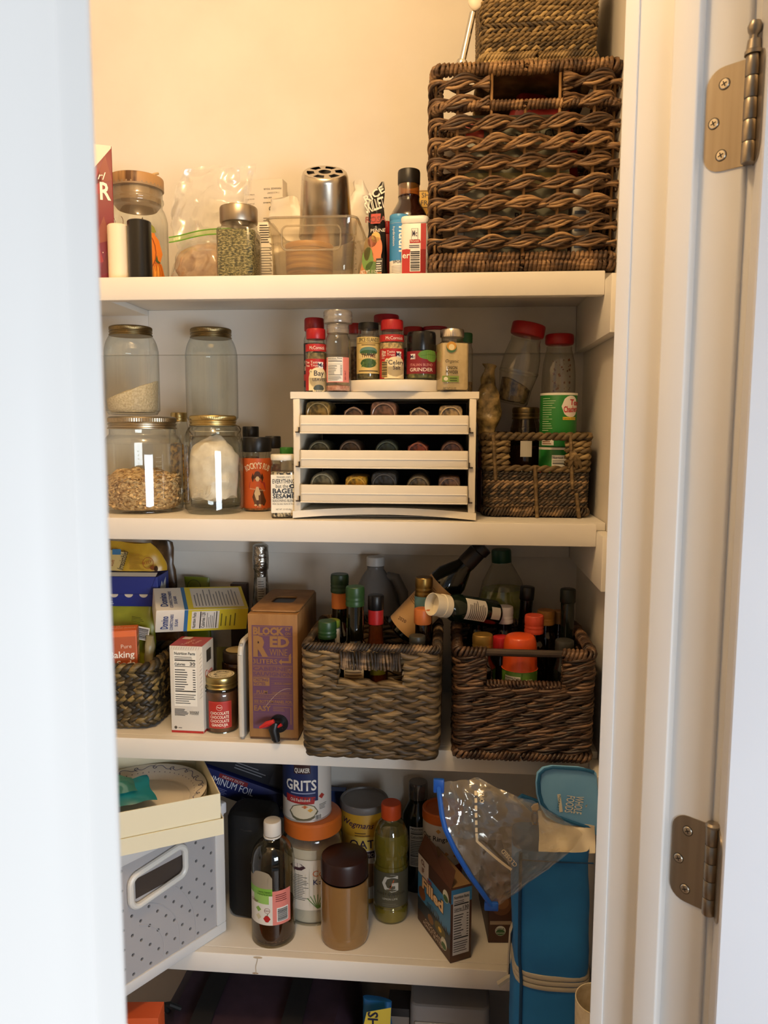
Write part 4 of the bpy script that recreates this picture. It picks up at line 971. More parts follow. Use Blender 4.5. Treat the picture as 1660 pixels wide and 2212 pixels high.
def lab_b(L, r, h):
    L.rect(-.97 * r, h * .10, .97 * r, h * .76, (236, 228, 206))
    for tx, vv, hh, b in (("TRADER JOE'S", .705, .028, .0), ('EVERYTHING', .61, .075, .02), ('but the', .535, .062, .0), ('BAGEL', .44, .082, .06), ('SESAME', .355, .072, .06), ('SEASONING BLEND', .29, .046, 0), ('With Sea Salt, Garlic & Onion', .245, .026, .0), ('NET WT. 2.3 OZ (65g)', .15, .026, 0)):
        L.text(-.12 * r if tx == 'but the' else 0, h * vv, tx, h * hh, INK, 'C', bold=b, w=r * {'EVERYTHING': 1.7, 'but the': .95, 'BAGEL': 1.7, 'SESAME': 1.7, 'SEASONING BLEND': 1.75, 'With Sea Salt, Garlic & Onion': 1.75, "TRADER JOE'S": 1.1, 'NET WT. 2.3 OZ (65g)': 1.2}[tx])
    L.ell(.66 * r, h * .562, .24 * r, h * .036, INK, 2); L.ell(.66 * r, h * .562, .09 * r, h * .013, (236, 228, 206), 3)
seasoning('square bottle of bagel seasoning with a white label, beside the spice drawers', x0, y, z2, r0, h0, M((232, 226, 208), .4), .095, (170, 140, 96), lab_b, sq=8, capr=.98, cat='bottle', name='seasoning_bottle', fill=1.0, ridg=False,
          bodymat=noisy('bagel_seeds', (46, 36, 26), (226, 206, 166), 220, rough=.7, bump=.5, lo=.4, hi=.6, detail=1))

# the white spice drawers
yr = .012; a = at(634, 1000, yr); b = at(1028, 1000, yr); W = b.x - a.x; XC = (a.x + b.x) / 2; DR = .235; ZR = at(830, 846, yr).z; HR = ZR - z2
PLW = noisy('cream_plastic', (226, 216, 196), (232, 223, 204), 4, rough=.38)
rk = thing('spice_drawer_rack', 'white spice rack of three shallow pull-out drawers, full of jars lying down', 'spice rack', (XC, yr, z2))
def bowplate(z0, z1_, w, d, sag, arch, name):
    n = 24; mb = MB(); rows = []
    xs = np.linspace(-w / 2, w / 2, n + 1)
    f = [(x, sag * (1 - (2 * x / w) ** 2)) for x in xs]
    top = [(x, y_, z1_ + arch * (1 - (2 * x / w) ** 2)) for x, y_ in f]; bot = [(x, y_, z0 + arch * (1 - (2 * x / w) ** 2)) for x, y_ in f]
    tb = [(x, d, z1_) for x in xs]; bb = [(x, d, z0) for x in xs]
    mb.grid(np.array([bot, top, tb, bb, bot])); k = n + 1
    mb.f.append((np.array([[0, k, 2 * k, 3 * k]]), 0)); mb.f.append((np.array([[n, 3 * k + n, 2 * k + n, k + n]]), 0))
    return mb.build(name, PLW, rk, 30)
bowplate(HR - .0115, HR, W + .008, DR + .002, .012, 0, 'top_panel')
bowplate(.002, .014, W + .004, DR, .016, .006, 'base_panel'); MB().rbox(-W / 2 + .01, W / 2 - .01, .05, DR, 0.0005, .0022, .0005).build('foot', PLW, rk)
for sx in (-1, 1):
    MB().rbox(sx * W / 2 - (.0115 if sx > 0 else 0), sx * W / 2 + (.0115 if sx < 0 else 0), .002, DR, .0142, HR - .0117, .0012).build('side_panel', PLW, rk)
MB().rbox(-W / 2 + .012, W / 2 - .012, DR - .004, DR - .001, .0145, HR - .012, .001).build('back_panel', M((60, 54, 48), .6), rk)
kz = sz(830, 980, yr)
def zr(py): return at(830, py, yr).z - z2
tiers = [(897, 936), (973, 1011), (1048, 1086)]
for ya, yb_ in tiers:
    za, zb_ = zr(yb_), zr(ya); dr = MB().rbox(-W / 2 + .0125, W / 2 - .0125, -.004, .0015, za + .002, zb_, .0008, .004)
    dr.build('drawer_front', PLW, rk)
    d0 = [o for o in rk.children if o.name.startswith('drawer_front')][-1]
    MB().rbox(-W / 2 + .014, W / 2 - .014, -.0052, -.0043, za + (zb_ - za) * .47, za + (zb_ - za) * .53, .0003).build('rib', M((244, 238, 224), .3), d0)
    MB().rbox(-W / 2 + .0125, W / 2 - .0125, -.0055, .20, za - .0012, za + .0018, .0008).build('drawer_floor', PLW, d0)
    for sx in (-1, 1):
        m = MB(); m.box(sx * (W / 2 - .0105) - .001, sx * (W / 2 - .0105) + .001, -.0032, .0018, za + .0008, za + .010); m.box(sx * (W / 2 - .0075) - .003, sx * (W / 2 - .0075) + .003, -.0032, .0018, za + .0005, za + .0025)
        m.build('slide_slot', M((58, 46, 36), .7), d0)
jars = [[(687, 55, 866, 5, (112, 92, 48)), (764, 46, 877, 2.6, (84, 62, 46)), (829, 58, 867, 5, (100, 70, 52)), (906, 46, 878, 2.6, (112, 92, 66)), (974, 52, 875, 5, (150, 128, 88))],
        [(690, 54, 951, 2, (74, 70, 50)), (757, 52, 950, 2, (70, 50, 34)), (836, 56, 950, 2, (48, 56, 40)), (903, 48, 953, 2.6, (142, 66, 36)), (977, 54, 952, 2, (110, 70, 46))],
        [(696, 54, 1020, 2, (112, 104, 78)), (769, 48, 1028, 5, (196, 146, 38)), (830, 58, 1020, 5, (52, 50, 46)), (904, 54, 1026, 2, (116, 98, 64)), (971, 48, 1029, 5, (136, 104, 76))]]
nm = ['lying in the top drawer', 'lying in the middle drawer', 'lying in the bottom drawer']
cn = [['olive brown', 'dark brown', 'reddish brown', 'dull tan', 'pale sand'], ['grey green', 'dark coffee brown', 'dark green', 'orange red', 'chestnut brown'], ['grey beige', 'mustard yellow', 'black', 'olive drab', 'mottled tan']]
sh = {2: 'round', 2.6: 'six-sided', 5: 'square'}
for ti in range(3):
    for px, pw, pt, n_, c in jars[ti]:
        ci = jars[ti].index((px, pw, pt, n_, c))
        zf = zr(tiers[ti][1]) + .004; p = at(px, pt, .03); r = pw / 2 * sz(px, pt, .03); top = p.z - z2
        r = min(r, (top - zf - .001) / 2) if top - zf > .02 else r; zc = top - r
        t = thing('spice_jar', '%s jar of %s spice %s of the white rack' % (sh[n_], cn[ti][ci], nm[ti]), 'jar', (p.x, .03, z2 + zc), 0, 'jars lying in the spice drawers', -math.pi / 2)
        pr = [(0, .002, n_), (r * .7, .002, n_), (r * .74, 0, n_), (r * .93, 0, n_), (r * .99, .003, n_), (r, .006, n_), (r, .07, n_), (r * .8, .08, 2), (0, .08, 2)]
        ct = noisy('jarred_spice_%d_%d_%d' % c, tuple(int(q * .65) for q in c), tuple(min(255, int(q * 1.2)) for q in c), 140, rough=.3, bump=.25, detail=2)
        part(t, 'jar_body', pr, ct, 32 if n_ != 2.6 else 6, rot=(math.pi / 6 if n_ == 2.6 else 0)); part(t, 'lid', [(0, .0805), (r * .93, .0805), (r * .93, .1), (0, .1)], BLACKP, 28)
        MB().tube([(r * .83 * math.cos(a), r * .83 * math.sin(a), -.0002) for a in np.linspace(0, 6.283, 25)[:-1]], .0011, 5, closed=True).build('base_ring', M(tuple(min(255, q + 60) for q in c), .15), t)
# turntable and the bottles on the rack
zt = ZR + .0006
y0 = .118; a = at(757, 830, .05); b = at(944, 830, .05); rt = .108
t = thing('turntable', 'low cream turntable disc on top of the spice rack', 'turntable', ((a.x + b.x) / 2, y0, zt)); ht = at(850, 819, y0 - rt).z - zt
part(t, 'disc', cyl(rt, ht, 0.0, .0025), PLW, 64)
zd = zt + ht + .0004
RD_, CRM, YEL = (178, 34, 32), (232, 216, 170), (222, 188, 88)
def mc_lab(words, right=False):
    def f(L, r, h):
        L.rect(-1.5 * r, h * .02, 1.5 * r, h * .62, RD_); L.rect(-1.5 * r, h * .76, 1.5 * r, h * .90, RD_)
        L.text(.25 * r, h * .795, 'McCormick', h * .065, (240, 232, 214), 'C', w=1.5 * r)
        L.ell(.35 * r, h * .26, 1.0 * r, h * .2, CRM, 1); L.rect(-.65 * r, h * .02, 1.35 * r, h * .26, CRM, 1)
        L.text(-.35 * r, h * .53, 'The Taste', h * .05, (240, 232, 214), 'C'); L.text(-.35 * r, h * .47, 'You Trust', h * .05, (240, 232, 214), 'C')
        L.rect(.38 * r, h * .44, .85 * r, h * .56, (240, 236, 226), 1); L.text(.61 * r, h * .465, 'Mc', h * .08, (32, 28, 66), 'C', bold=.015)
        L.ell(-.40 * r, h * .38, .2 * r, h * .045, (226, 214, 170), 2); L.text(-.4 * r, h * .365, 'OIL', h * .028, (70, 60, 40), 'C', L=3)
        for i, (w_, s_) in enumerate(words): L.text(.42 * r, h * (.30 - i * .10), w_, h * s_, (48, 34, 44), 'C', bold=.01)
    return f
def sbottle(label, xl, xr, yt, y, zb, capm, lab=None, capf=.16, body=(130, 96, 50), capr=.93, **k):
    x0, r0, h0 = ext(xl, xr, yt, y, zb, yt + 60)
    return seasoning(label, x0, y, zb, r0, h0, capm, capf, body, lab, name='spice_bottle', cat='bottle', capr=capr, neck=k.pop('neck', .84), **k)
def lab_bay(L, r, h): 
    mc_lab([('Bay', .10), ('LEAVES', .055)])(L, r, h); L.ell(.4 * r, h * .06, .55 * r, h * .07, (70, 76, 66), 2); L.rect(-.2 * r, h * -.0, 1.0 * r, h * .03, CRM, 2)
sbottle('red capped bay leaf bottle at the front corner of the rack', 661, 705, 711, .036, zt, REDP, lab_bay, .165, (126, 112, 74), cut=.86, neck=.80, rz=.05)
def lab_pep(L, r, h):
    L.rect(-1.5 * r, h * .1, 1.5 * r, h * .80, (34, 28, 28)); L.rect(-1.5 * r, h * .2, 1.5 * r, h * .3, (150, 30, 30), 1); L.text(-.3 * r, h * .46, 'PURE GROUND', h * .06, (226, 216, 200), 'C', w=1.6 * r); L.text(-.3 * r, h * .36, 'BLACK PEPPER', h * .07, (226, 216, 200), 'C', w=1.6 * r); L.rect(-.6 * r, h * .58, -.1 * r, h * .72, (236, 230, 220), 1); L.text(-.35 * r, h * .61, 'Mc', h * .08, (32, 28, 66), 'C')
sbottle('red capped black pepper bottle behind the bay leaf bottle', 657, 702, 688, .088, zt, M((150, 20, 26), .4), lab_pep, .17, (40, 34, 30))
# pink salt grinder
y = .028; x0, r0, h0 = ext(704, 757, 672, y, zt, 760)
t = thing('salt_grinder', 'clear salt grinder with a pink label and little salt left', 'grinder', (x0, y, zt), 0)
part(t, 'clear_body', S([(0, .0), (.92, 0), (1, .02), (1, .62), (.97, .66), (.84, .70), (.84, .73)], r0, h0), PLAST, 36)
part(t, 'pink_salt', S([(0, .01), (.9, .01), (.95, .03), (.95, .07), (0, .09)], r0, h0), noisy('pink_salt', (196, 120, 92), (236, 186, 160), 160, rough=.5, bump=.4), 30)
MILK = clear('frosted_cap', (232, 230, 226), .2, 1.0, .10, .22, (214, 204, 190), edge=(150, 142, 128))
ridged(t, 'grinder_collar', r0 * .9, h0 * .115, h0 * .72, MILK, 30, .02, bands=(.4,)); ridged(t, 'grinder_cap', r0 * 1.16, h0 * .155, h0 * .845, MILK, 26, .03, bands=(.5,))
L = Lab(); h = h0; r = r0
L.rect(-.98 * r, h * .11, 1.2 * r, h * .42, (222, 132, 120)); L.nutr(-.78 * r, h * .12, 1.32 * r, h * .30); L.text(.80 * r, h * .14, 'SEA SALT', h * .02, (120, 30, 40), 'L', rot=math.pi / 2, L=3)
L.build(t, ('cyl', r0, FRONT, 0))
sbottle('red capped bottle squeezed between salt grinder and thyme', 752, 782, 699, .155, zd, REDP, None, .17, (120, 90, 60), cut=.86)
def lab_th(L, r, h):
    L.rect(-1.4 * r, h * .13, 1.4 * r, h * .84, (216, 190, 118)); L.text(0, h * .745, 'SPICE ISLANDS', h * .075, (46, 40, 24), 'C', w=1.75 * r); L.rect(-1.2 * r, h * .71, 1.2 * r, h * .725, (140, 110, 50), 1); L.lines(-.6 * r, h * .675, .6 * r, h * .70, 1, (120, 96, 50), .7, rag=0)
    G1, G2 = (52, 92, 52), (92, 132, 120); L.ell(0, h * .56, .82 * r, h * .085, G2, 1); L.ell(0, h * .53, .78 * r, h * .055, G1, 2); L.poly([(-.6 * r, h * .55), (-.2 * r, h * .60), (.1 * r, h * .57), (.4 * r, h * .61), (.7 * r, h * .55)], (150, 176, 150), 2)
    L.rect(-.95 * r, h * .42, .95 * r, h * .52, (226, 204, 140), 2); L.text(0, h * .44, 'THYME', h * .075, (96, 40, 24), 'C', bold=.02, w=1.2 * r, L=3)
    L.ell(0, h * .33, .72 * r, h * .09, (64, 96, 46), 1)
    for q in range(22): L.ell(rnd.uniform(-.6, .6) * r, h * rnd.uniform(.26, .40), .08 * r, h * .016, ((44, 78, 36), (104, 132, 66))[q % 2], 2)
    L.lines(-.9 * r, h * .17, .9 * r, h * .20, 1, (70, 56, 30), .6, rag=.05)
sbottle('thyme jar with yellow green label and dark screw cap', 771, 822, 698, .062, zd, M((34, 32, 26), .35), lab_th, .115, (104, 96, 60), cut=.9, capr=.86)
sbottle('red capped spice bottle, the tallest cap at the back of the turntable', 806, 864, 681, .185, zd, M((158, 18, 30), .4), None, .12, (120, 80, 40))
def lab_cel(L, r, h):
    mc_lab([('Celery', .09), ('Salt', .08)])(L, r, h); L.bars(-.95 * r, h * .04, -.35 * r, h * .36, 12, vert=False, bg=(226, 196, 120)); L.lines(-.95 * r, h * .42, -.45 * r, h * .58, 5, (230, 216, 190), .3)
sbottle('red capped celery salt bottle with barcode, at the turntable front', 821, 873, 692, .045, zd, REDP, lab_cel, .17, (196, 170, 116), cut=.86)
sbottle('wide red capped bottle behind the black grinder', 872, 914, 707, .17, zd, M((160, 24, 26), .4), None, .14, (90, 110, 120), capr=1.0)
x0, r0, h0 = ext(914, 966, 707, .17, zd, 760)
t = thing('white_tub', 'white tub with a red rimmed lid behind the black grinder', 'tub', (x0, .17, zd)); part(t, 'tub_body', cyl(r0, h0 * .94, 0, .003), M((226, 222, 216), .4)); part(t, 'lid', cyl(r0 * 1.02, h0 * .06, h0 * .94, .001), M((150, 26, 44), .4))
def lab_gr(L, r, h):
    L.rect(-1.45 * r, h * .2, 1.45 * r, h * .98, (132, 26, 38)); L.ell(.5 * r, h * .85, .75 * r, h * .16, (92, 138, 52), 1); L.ell(.8 * r, h * .80, .5 * r, h * .2, (110, 152, 66), 1); L.stroke([(-.05 * r, h * .8), (.5 * r, h * .86), (1.1 * r, h * .84)], .0006, (60, 100, 40))
    L.rect(-.80 * r, h * .70, -.42 * r, h * .88, (236, 230, 226), 1); L.text(-.61 * r, h * .73, 'Mc', h * .12, (32, 28, 66), 'C', bold=.015); L.text(0, h * .46, 'ITALIAN BLEND', h * .09, (222, 160, 150), 'C', w=1.6 * r); L.text(0, h * .28, 'GRINDER', h * .12, (238, 220, 206), 'C', bold=.03, w=1.65 * r)
x0, r0, h0 = ext(879, 943, 718, .05, zd, 770)
t = seasoning('black capped grinder of dried herbs with a wine red label', x0, .05, zd, r0, h0, None, .40, (110, 112, 60), lab_gr, name='herb_grinder', cat='grinder', cut=.97, neck=.95, fill=1.15)
ridged(t, 'grinder_cap', r0 * .97, h0 * .40, h0 * .60, M((20, 20, 20), .25), 16, .02)
def lab_on(L, r, h):
    L.ell(-.35 * r, h * .80, .36 * r, h * .10, (70, 110, 70), 1); L.ell(-.35 * r, h * .82, .34 * r, h * .08, (206, 150, 60), 2); L.ell(-.35 * r, h * .80, .2 * r, h * .055, (232, 214, 160), 3)
    L.text(-.3 * r, h * .52, 'Organic', h * .06, (40, 36, 30), 'C', shear=.3, w=.95 * r); L.text(-.3 * r, h * .40, 'ONION', h * .058, (40, 36, 30), 'C', bold=.03, w=.7 * r); L.text(-.3 * r, h * .32, 'POWDER', h * .058, (40, 36, 30), 'C', bold=.03, w=.85 * r)
    L.rect(-.98 * r, h * .17, .18 * r, h * .28, (132, 152, 66), 1); L.ell(-.72 * r, h * .225, .15 * r, h * .035, (226, 220, 190), 2); L.lines(-.45 * r, h * .19, .1 * r, h * .27, 2, (60, 80, 30), .4); L.text(-.45 * r, h * .035, 'NET WT 2.3 OZ', h * .035, (60, 54, 40), 'C', w=.9 * r)
sbottle('square bottle of cream onion powder with a steel cap', 945, 1009, 712, .040, zt, STEEL, lab_on, .13, (226, 202, 150), sq=7, capr=.80, neck=.72, fill=1.1, rz=.30, bodymat=noisy('onion_powder', (216, 192, 142), (228, 206, 160), 80, rough=.8))
sbottle('green capped clear bottle behind the onion powder', 985, 1022, 720, .13, zt, M((30, 92, 46), .4), None, .16, (120, 90, 50), fill=.3)
# twisted paper-thin bag of herbs, and a red jar, right of the rack
crumple('herb_bag', 'narrow clear bag of dried grey green herbs hanging against the rack side', 1026, 1088, 788, .170, at(1052, 972, .165).z, noisy('bagged_herbs', (66, 56, 30), (176, 148, 92), 60, rough=.3, bump=.5), .022, .006, 40, 6, shape=lambda v: np.interp(v, [0, .3, .45, .62, .8, .95, 1], [.25, .7, 1.0, .9, .5, .3, .55]))
x0, r0, h0 = ext(1031, 1052, 976, .165, z2, 1060)
t = thing('paprika_jar', 'small dark red jar in the shade between rack and basket', 'jar', (x0, .165, z2)); part(t, 'jar_body', cyl(r0, h0 * .72, 0, .003), M((70, 16, 14), .2)); part(t, 'cap', cyl(r0 * .95, h0 * .26, h0 * .74, .002), M((96, 14, 16), .35))

# rope basket on the second shelf
yf = yb(1186, 1119, z2) + .006; a = at(1066, 1060, yf); b = at(1306, 1060, yf); w = b.x - a.x; d = .20; h = at(1186, 938, yf).z - z2; bx = (a.x + b.x) / 2
bx = min(bx, .262 - w / 2 - .012)
B = Basket('rope_basket', 'small two tone rope basket, pale thick rope above dark thin rope, on the second shelf', (bx, yf + d / 2, z2), w - .012, d, h, ST_DARK, 0, .013, .965, seed=12)
B.base(.006)
B.coil(.0098, .0068, .0026, .0055, name='bottom_edge', slant=.003)
hd = h * .56
for i in range(13): B.rope(.020 + i * (hd - .02) / 13, .0023, .0027, .017, 2, hand=1, step=.0034, k=5, sag=.003)
hw = .048
for i in range(5): B.rope(hd + .004 + i * (h - .012 - hd - .004) / 4.4, .0030, .0040, .034, 2, cut=hw if i > 0 else None, hand=1, mat=ST_GREY, name='thick_row', sag=.002)
B.rope(h - .004, .0040, .0046, .026, 2, name='rim', mat=ST_GREY)
for xx, q0, q1 in ((.002, 0, .62), (.062, .35, 1.0), (-.072, .45, 1.0), (.075, 0, .3)):
    MB().tube([(xx - .001 * q, -d / 2 * 1.0 - .0045, h * (q0 + (q1 - q0) * q / 6)) for q in range(7)], .0034, 6).build('upright_wrap', ST_GREY, B.t)
for dx in (-.007, .007, .014):
    MB().tube([(.062 + dx * q / 4, -d / 2 - .006 - .002 * math.sin(q), h * (.80 - .05 * q)) for q in range(5)], [.003, .0045, .005, .004, .002], 6).build('leaf_tie', ST_GREY, B.t)
# tall clear bottles with red lids, chocolate tins, dark jar
def flask(label, x, y, z, r, h, fillf, fillm, ry=0.0, rx=0.0, specks=False):
    t = thing('flask', label, 'bottle', (x, y, z), 0, None, rx, ry)
    part(t, 'clear_body', [(0, 0, 3), (r * .74, 0, 3), (r * .80, .004, 3), (r * .84, h * .2, 3), (r, max(h * .4, h - 3.2 * r), 3), (r * .99, h - 2.6 * r, 3), (r * .93, h - 1.8 * r, 2.8), (r * .80, h - 1.15 * r, 2.3), (r * .76, h - 1.0 * r, 2), (r * .76, h - .8 * r, 2)], PLAST, 40)
    if fillf: 
        o = heap(t, 'contents', r * .78, .004, h * fillf, h * fillf * .65, fillm, .003)
    part(t, 'red_lid', cyl(r * .86, .66 * r, h - .72 * r, .004), REDP, 40)
    if specks:
        L = Lab(); q_ = random.Random(5)
        for _ in range(34):
            u, v = q_.uniform(-.5, .6) * r, h - r * q_.uniform(1.7, 3.6); s_ = q_.uniform(.0010, .0040); L.poly([(u, v), (u + s_, v + s_ * .4), (u + s_ * .7, v + s_ * 1.6), (u - s_ * .3, v + s_)], (112, 66, 34), 0)
        L.build(t, ('cyl', r * .985, FRONT, 0), 'cocoa_specks')
    return t
yj = yf + .115; x0, r0, h0 = ext(1102, 1168, 880, yj, z2 + .0115, 960)
t = mason('dark chocolate jar with dull gold lid in the small rope basket', x0, yj, z2 + .0115, r0, h0, GOLDD, .12, [(0, 0), (.93, 0), (1, .03), (1, .72), (.95, .80), (.86, .86), (.84, .88), (.84, .95)], .90, 'cocoa_jar', glass=clear('smoked_glass', (176, 160, 140), .04, 1, .06, edge=(80, 70, 60)))
part(t, 'contents', S([(0, .02), (.95, .02), (.96, .6), (0, .62)], r0, h0), M((52, 32, 24), .6)); L = Lab(); L.rect(-.3 * r0, h0 * .50, .45 * r0, h0 * .66, (214, 206, 190)); L.nutr(-.2 * r0, h0 * .06, .75 * r0, h0 * .32); L.build(t, ('cyl', r0, FRONT, 0))
z_ = z2 + .0115 + h0 + .001
x0 = at(1117, 884, yj).x; r0 = 42 * sz(1120, 800, yj); h0 = 176 * sz(1140, 800, yj)
flask('leaning clear red-lidded bottle with loose grey tea in the bottom, on the chocolate jar', x0 - .010, yj, z_ + .006, r0, h0, .27, noisy('loose_tea', (70, 58, 36), (152, 130, 90), 90, rough=.8, bump=.5), .20)
yc = yf + .055; xa = at(1186, 900, yc); xb = at(1266, 900, yc); rc_ = (xb.x - xa.x) / 2; xc_ = (xa.x + xb.x) / 2 - .016
GRN = (36, 124, 48)
zc0 = z2 + .0115; hc1 = at(1227, 966, yc).z - zc0; hc2 = at(1227, 850, yc).z - zc0 - hc1 - .001
for k_, (zq, hq, lb) in enumerate(((zc0, hc1, 'lower green cocoa tin with nutrition panel, inside the small rope basket'), (zc0 + hc1 + .001, hc2, 'upper green cocoa tin with red script, stacked in the small rope basket'))):
    t = thing('cocoa_tin', lb, 'tin', (xc_, yc, zq), tw(xc_, yc), 'stacked green cocoa tins')
    part(t, 'tin_body', cyl(rc_, hq - .003, 0, .001), M(GRN, .4), 40); part(t, 'rim', [(0, hq - .004), (rc_ * 1.005, hq - .004), (rc_ * 1.005, hq), (rc_ * .96, hq), (rc_ * .95, hq - .002), (0, hq - .002)], M((236, 230, 214), .35), 40)
    L = Lab()
    if k_ == 0: L.nutr(-.28 * rc_, hq * .1, 1.0 * rc_, hq * .78, 5, L=1); L.text(-.95 * rc_, hq * .3, "Tony", .012, (200, 40, 50), 'L', rot=math.pi / 2, bold=.04)
    else:
        L.lines(-.95 * rc_, hq * .30, -.15 * rc_, hq * .93, 15, (176, 206, 160), .28, rag=.5)
        L.ell(.72 * rc_, hq * .75, .56 * rc_, hq * .20, (236, 226, 214), 1)
        L.text(.62 * rc_, hq * .78, 'Tony', .010, (196, 30, 44), 'L', rot=-.06, bold=.05); L.text(.28 * rc_, hq * .64, 'Chachere', .0105, (196, 30, 44), 'L', rot=.05, bold=.05, w=rc_ * 1.0)
        L.rect(.24 * rc_, hq * .50, 1.1 * rc_, hq * .555, (222, 196, 60), 2); L.text(.68 * rc_, hq * .512, 'Famous Creole', .0032, (150, 40, 40), 'C', L=3)
        L.rect(-.98 * rc_, hq * .03, -.2 * rc_, hq * .24, (236, 230, 218), 1); L.text(-.6 * rc_, hq * .19, "what's yours?", .0036, INK, 'C', bold=.02); L.lines(-.9 * rc_, hq * .05, -.3 * rc_, hq * .16, 3, (140, 90, 60), .5)
    L.build(t, ('cyl', rc_, FRONT, 0))
yq = yc + rc_ + .040; x0, r0, h0 = ext(1178, 1248, 720, yq, z2 + .0115, 840); x0 = .2040; r0 = .031
flask('upright clear bottle with a red lid and cocoa specks, behind the green tins', x0, yq, z2 + .0115, r0, h0, 0, None, 0, 0, True)
# ------------------------------------------------------------------ third shelf
z3 = Z[3] + .0003
DG = M((10, 14, 8), .08, 0, .6)                            # dark wine glass
OLIVEG = clear('olive_glass', (54, 50, 22), .03, 1, .07, .25, (30, 28, 10), edge=(16, 16, 8))
AMBER = clear('amber_glass', (84, 38, 14), .03, 1, .07, .3, (30, 12, 6), edge=(24, 10, 6))
def bprof(r, h, nr, nh, sh, foot=.93):
    s0 = h - nh - sh
    return [(0, 0), (r * foot, 0), (r, .004), (r, s0)] + [(nr + (r - nr) * (.5 + .5 * math.cos(math.pi * q / 8)), s0 + sh * (q / 8.0) ** 1.0) for q in range(1, 9)] + [(nr, h)]
def bottle(label, xl, xr, yt, Y, zb, r, mat, capm, caph, nh, sh, neck=.82, sleeve=None, lab=None, ridge=True, rx=0.0, ry=0.0, name='bottle', cap2=None, liquid=None, dx=0.0, cap='cap', loc=None):
    """a capped bottle; xl, xr and yt are the cap's outline"""
    a, b = at(xl, yt, Y), at(xr, yt, Y); cr = (b.x - a.x) / 2; h = a.z - zb
    x = (a.x + b.x) / 2 + dx; l = loc or (x, Y, zb)
    t = thing(name, label, 'bottle', l, 0 if (rx or ry) else tw(l[0], l[1]), None, rx, ry)
    pr = bprof(r, h - caph * .9, cr * neck, nh, sh); part(t, 'glass_body', pr, mat, 32)
    if liquid: part(t, 'liquid', [(max(0, q[0] - .002), max(.003, q[1])) for q in pr if q[1] < liquid[0] * h] + [(0, liquid[0] * h)], liquid[1], 28)
    if ridge: ridged(t, cap, cr, caph, h - caph, capm, 36, .02, bands=(.25, .45) if caph > cr * 1.4 else ())
    else: part(t, cap, cyl(cr, caph, h - caph, min(.003, cr * .2)), capm, 32)
    if cap2: part(t, 'cap_top', cyl(cr * .98, caph * cap2[0], h - caph * cap2[0], .002), cap2[1], 32)
    if sleeve: part(t, 'neck_sleeve', [(cr * neck * 1.02, h - caph - sleeve[0]), (cr * neck * 1.06 + .0005, h - caph - sleeve[0] + .001), (cr * neck * 1.06 + .0005, h - caph + .001)], sleeve[1], 32)
    if lab:
        L = Lab(); lab(L, r, h); L.build(t, ('cyl', r, FRONT, 0))
    return t
# ---- basket of baking things, far left
yf = .045; a = at(330, 1440, yf); h = a.z - z3; w = .235; d = .155
B = Basket('leaf_rope_basket', 'dark rough leaf-rope basket at the far left of the third shelf, full of packets', (a.x - w / 2, yf + d / 2, z3), w - .012, d, h, ST_ROUGH, 0, .022, 1.02, seed=21)
B.base(.006)
for i in range(13): B.rope(.0112 + i * (h - .022) / 12.6, .0042, .0056, .030, 2, hand=1 if i % 4 else -1, step=.005, sag=.006, flat=.8)
B.rope(h - .005, .0052, .0060, .030, 2, name='rim', sag=.004)
bx, by = a.x - w / 2, yf + d / 2
# baking soda carton
c = at(281, 1450, .068); zb = z3 + .016; hh = at(281, 1365, .068).z - zb; w_, d_ = .066, .040
t = carton('baking_soda_carton', 'orange baking soda carton standing in the dark leaf-rope basket', 'carton', (c.x - w_ / 2 * .95 + .003, .064 + d_ / 2 + .008, zb), w_, d_, hh, .30, (196, 92, 40))
L = Lab(); L.rect(.002, .002, w_ - .002, hh - .004, (176, 84, 42)); L.rect(.002, hh - .012, w_ - .002, hh - .002, (216, 106, 50), 1)
L.text(w_ - .010, hh - .034, 'Pure', .0075, (226, 200, 178), 'R'); L.text(w_ - .005, hh - .052, 'Baking', .0125, (244, 236, 222), 'R', bold=.03); L.text(w_ - .003, hh - .070, 'Soda', .0125, (244, 236, 222), 'R', bold=.03); L.text(w_ - .002, hh - .079, 'all purpose use', .004, (230, 190, 160), 'R'); face(t, w_, d_, hh, 'front', L)
L = Lab(); L.nutr(.003, hh * .2, d_ - .006, hh * .72, 0, bg=(226, 170, 110)); face(t, w_, d_, hh, 'right', L, 'nutrition_panel')
L = Lab(); L.rect(.001, .001, w_ - .001, d_ - .001, (226, 110, 52)); L.text(w_ * .55, d_ * .35, 'BAKING SODA', .007, (246, 220, 196), 'C', w=w_ * .8, shear=.2); L.text(w_ * .45, d_ * .68, 'US', .005, (246, 220, 196), 'C', bold=.03); face(t, w_, d_, hh, 'top', L, 'top_flap')
# lime bag, blue box, yellow pouch, brown snack bag
t, rr_, hh = crumple('lime_bag', 'lime green bag with a barcode, behind the baking soda carton', 196, 324, 1306, .160, z3 + .016, noisy('lime_film', (120, 124, 22), (158, 160, 44), 12, rough=.35), .021, .006, 16, 31, shape=lambda v: 1.0 - .1 * v ** 3)
L = Lab(); L.bars(rr_ * .02, hh * .72, rr_ * .55, hh * .86, 14, vert=False); L.lines(rr_ * -.1, hh * .9, rr_ * .35, hh * .96, 4, (70, 74, 10), .4); L.lines(-rr_ * .1, hh * .72, rr_ * .1, hh * .85, 4, (70, 74, 10), .3); L.build(t, ('plane', (0, -.035, 0), (.97, .05, -.18), (.18, 0, .97)), 'barcode_patch')
t, rr_, hh = crumple('flour_sack', 'pale paper sack with black capitals folded into the dark leaf-rope basket', 294, 326, 1372, .122, z3 + .016, (150, 142, 108), .012, .008, 22, 14, shape=lambda v: 1.05 - .5 * v)
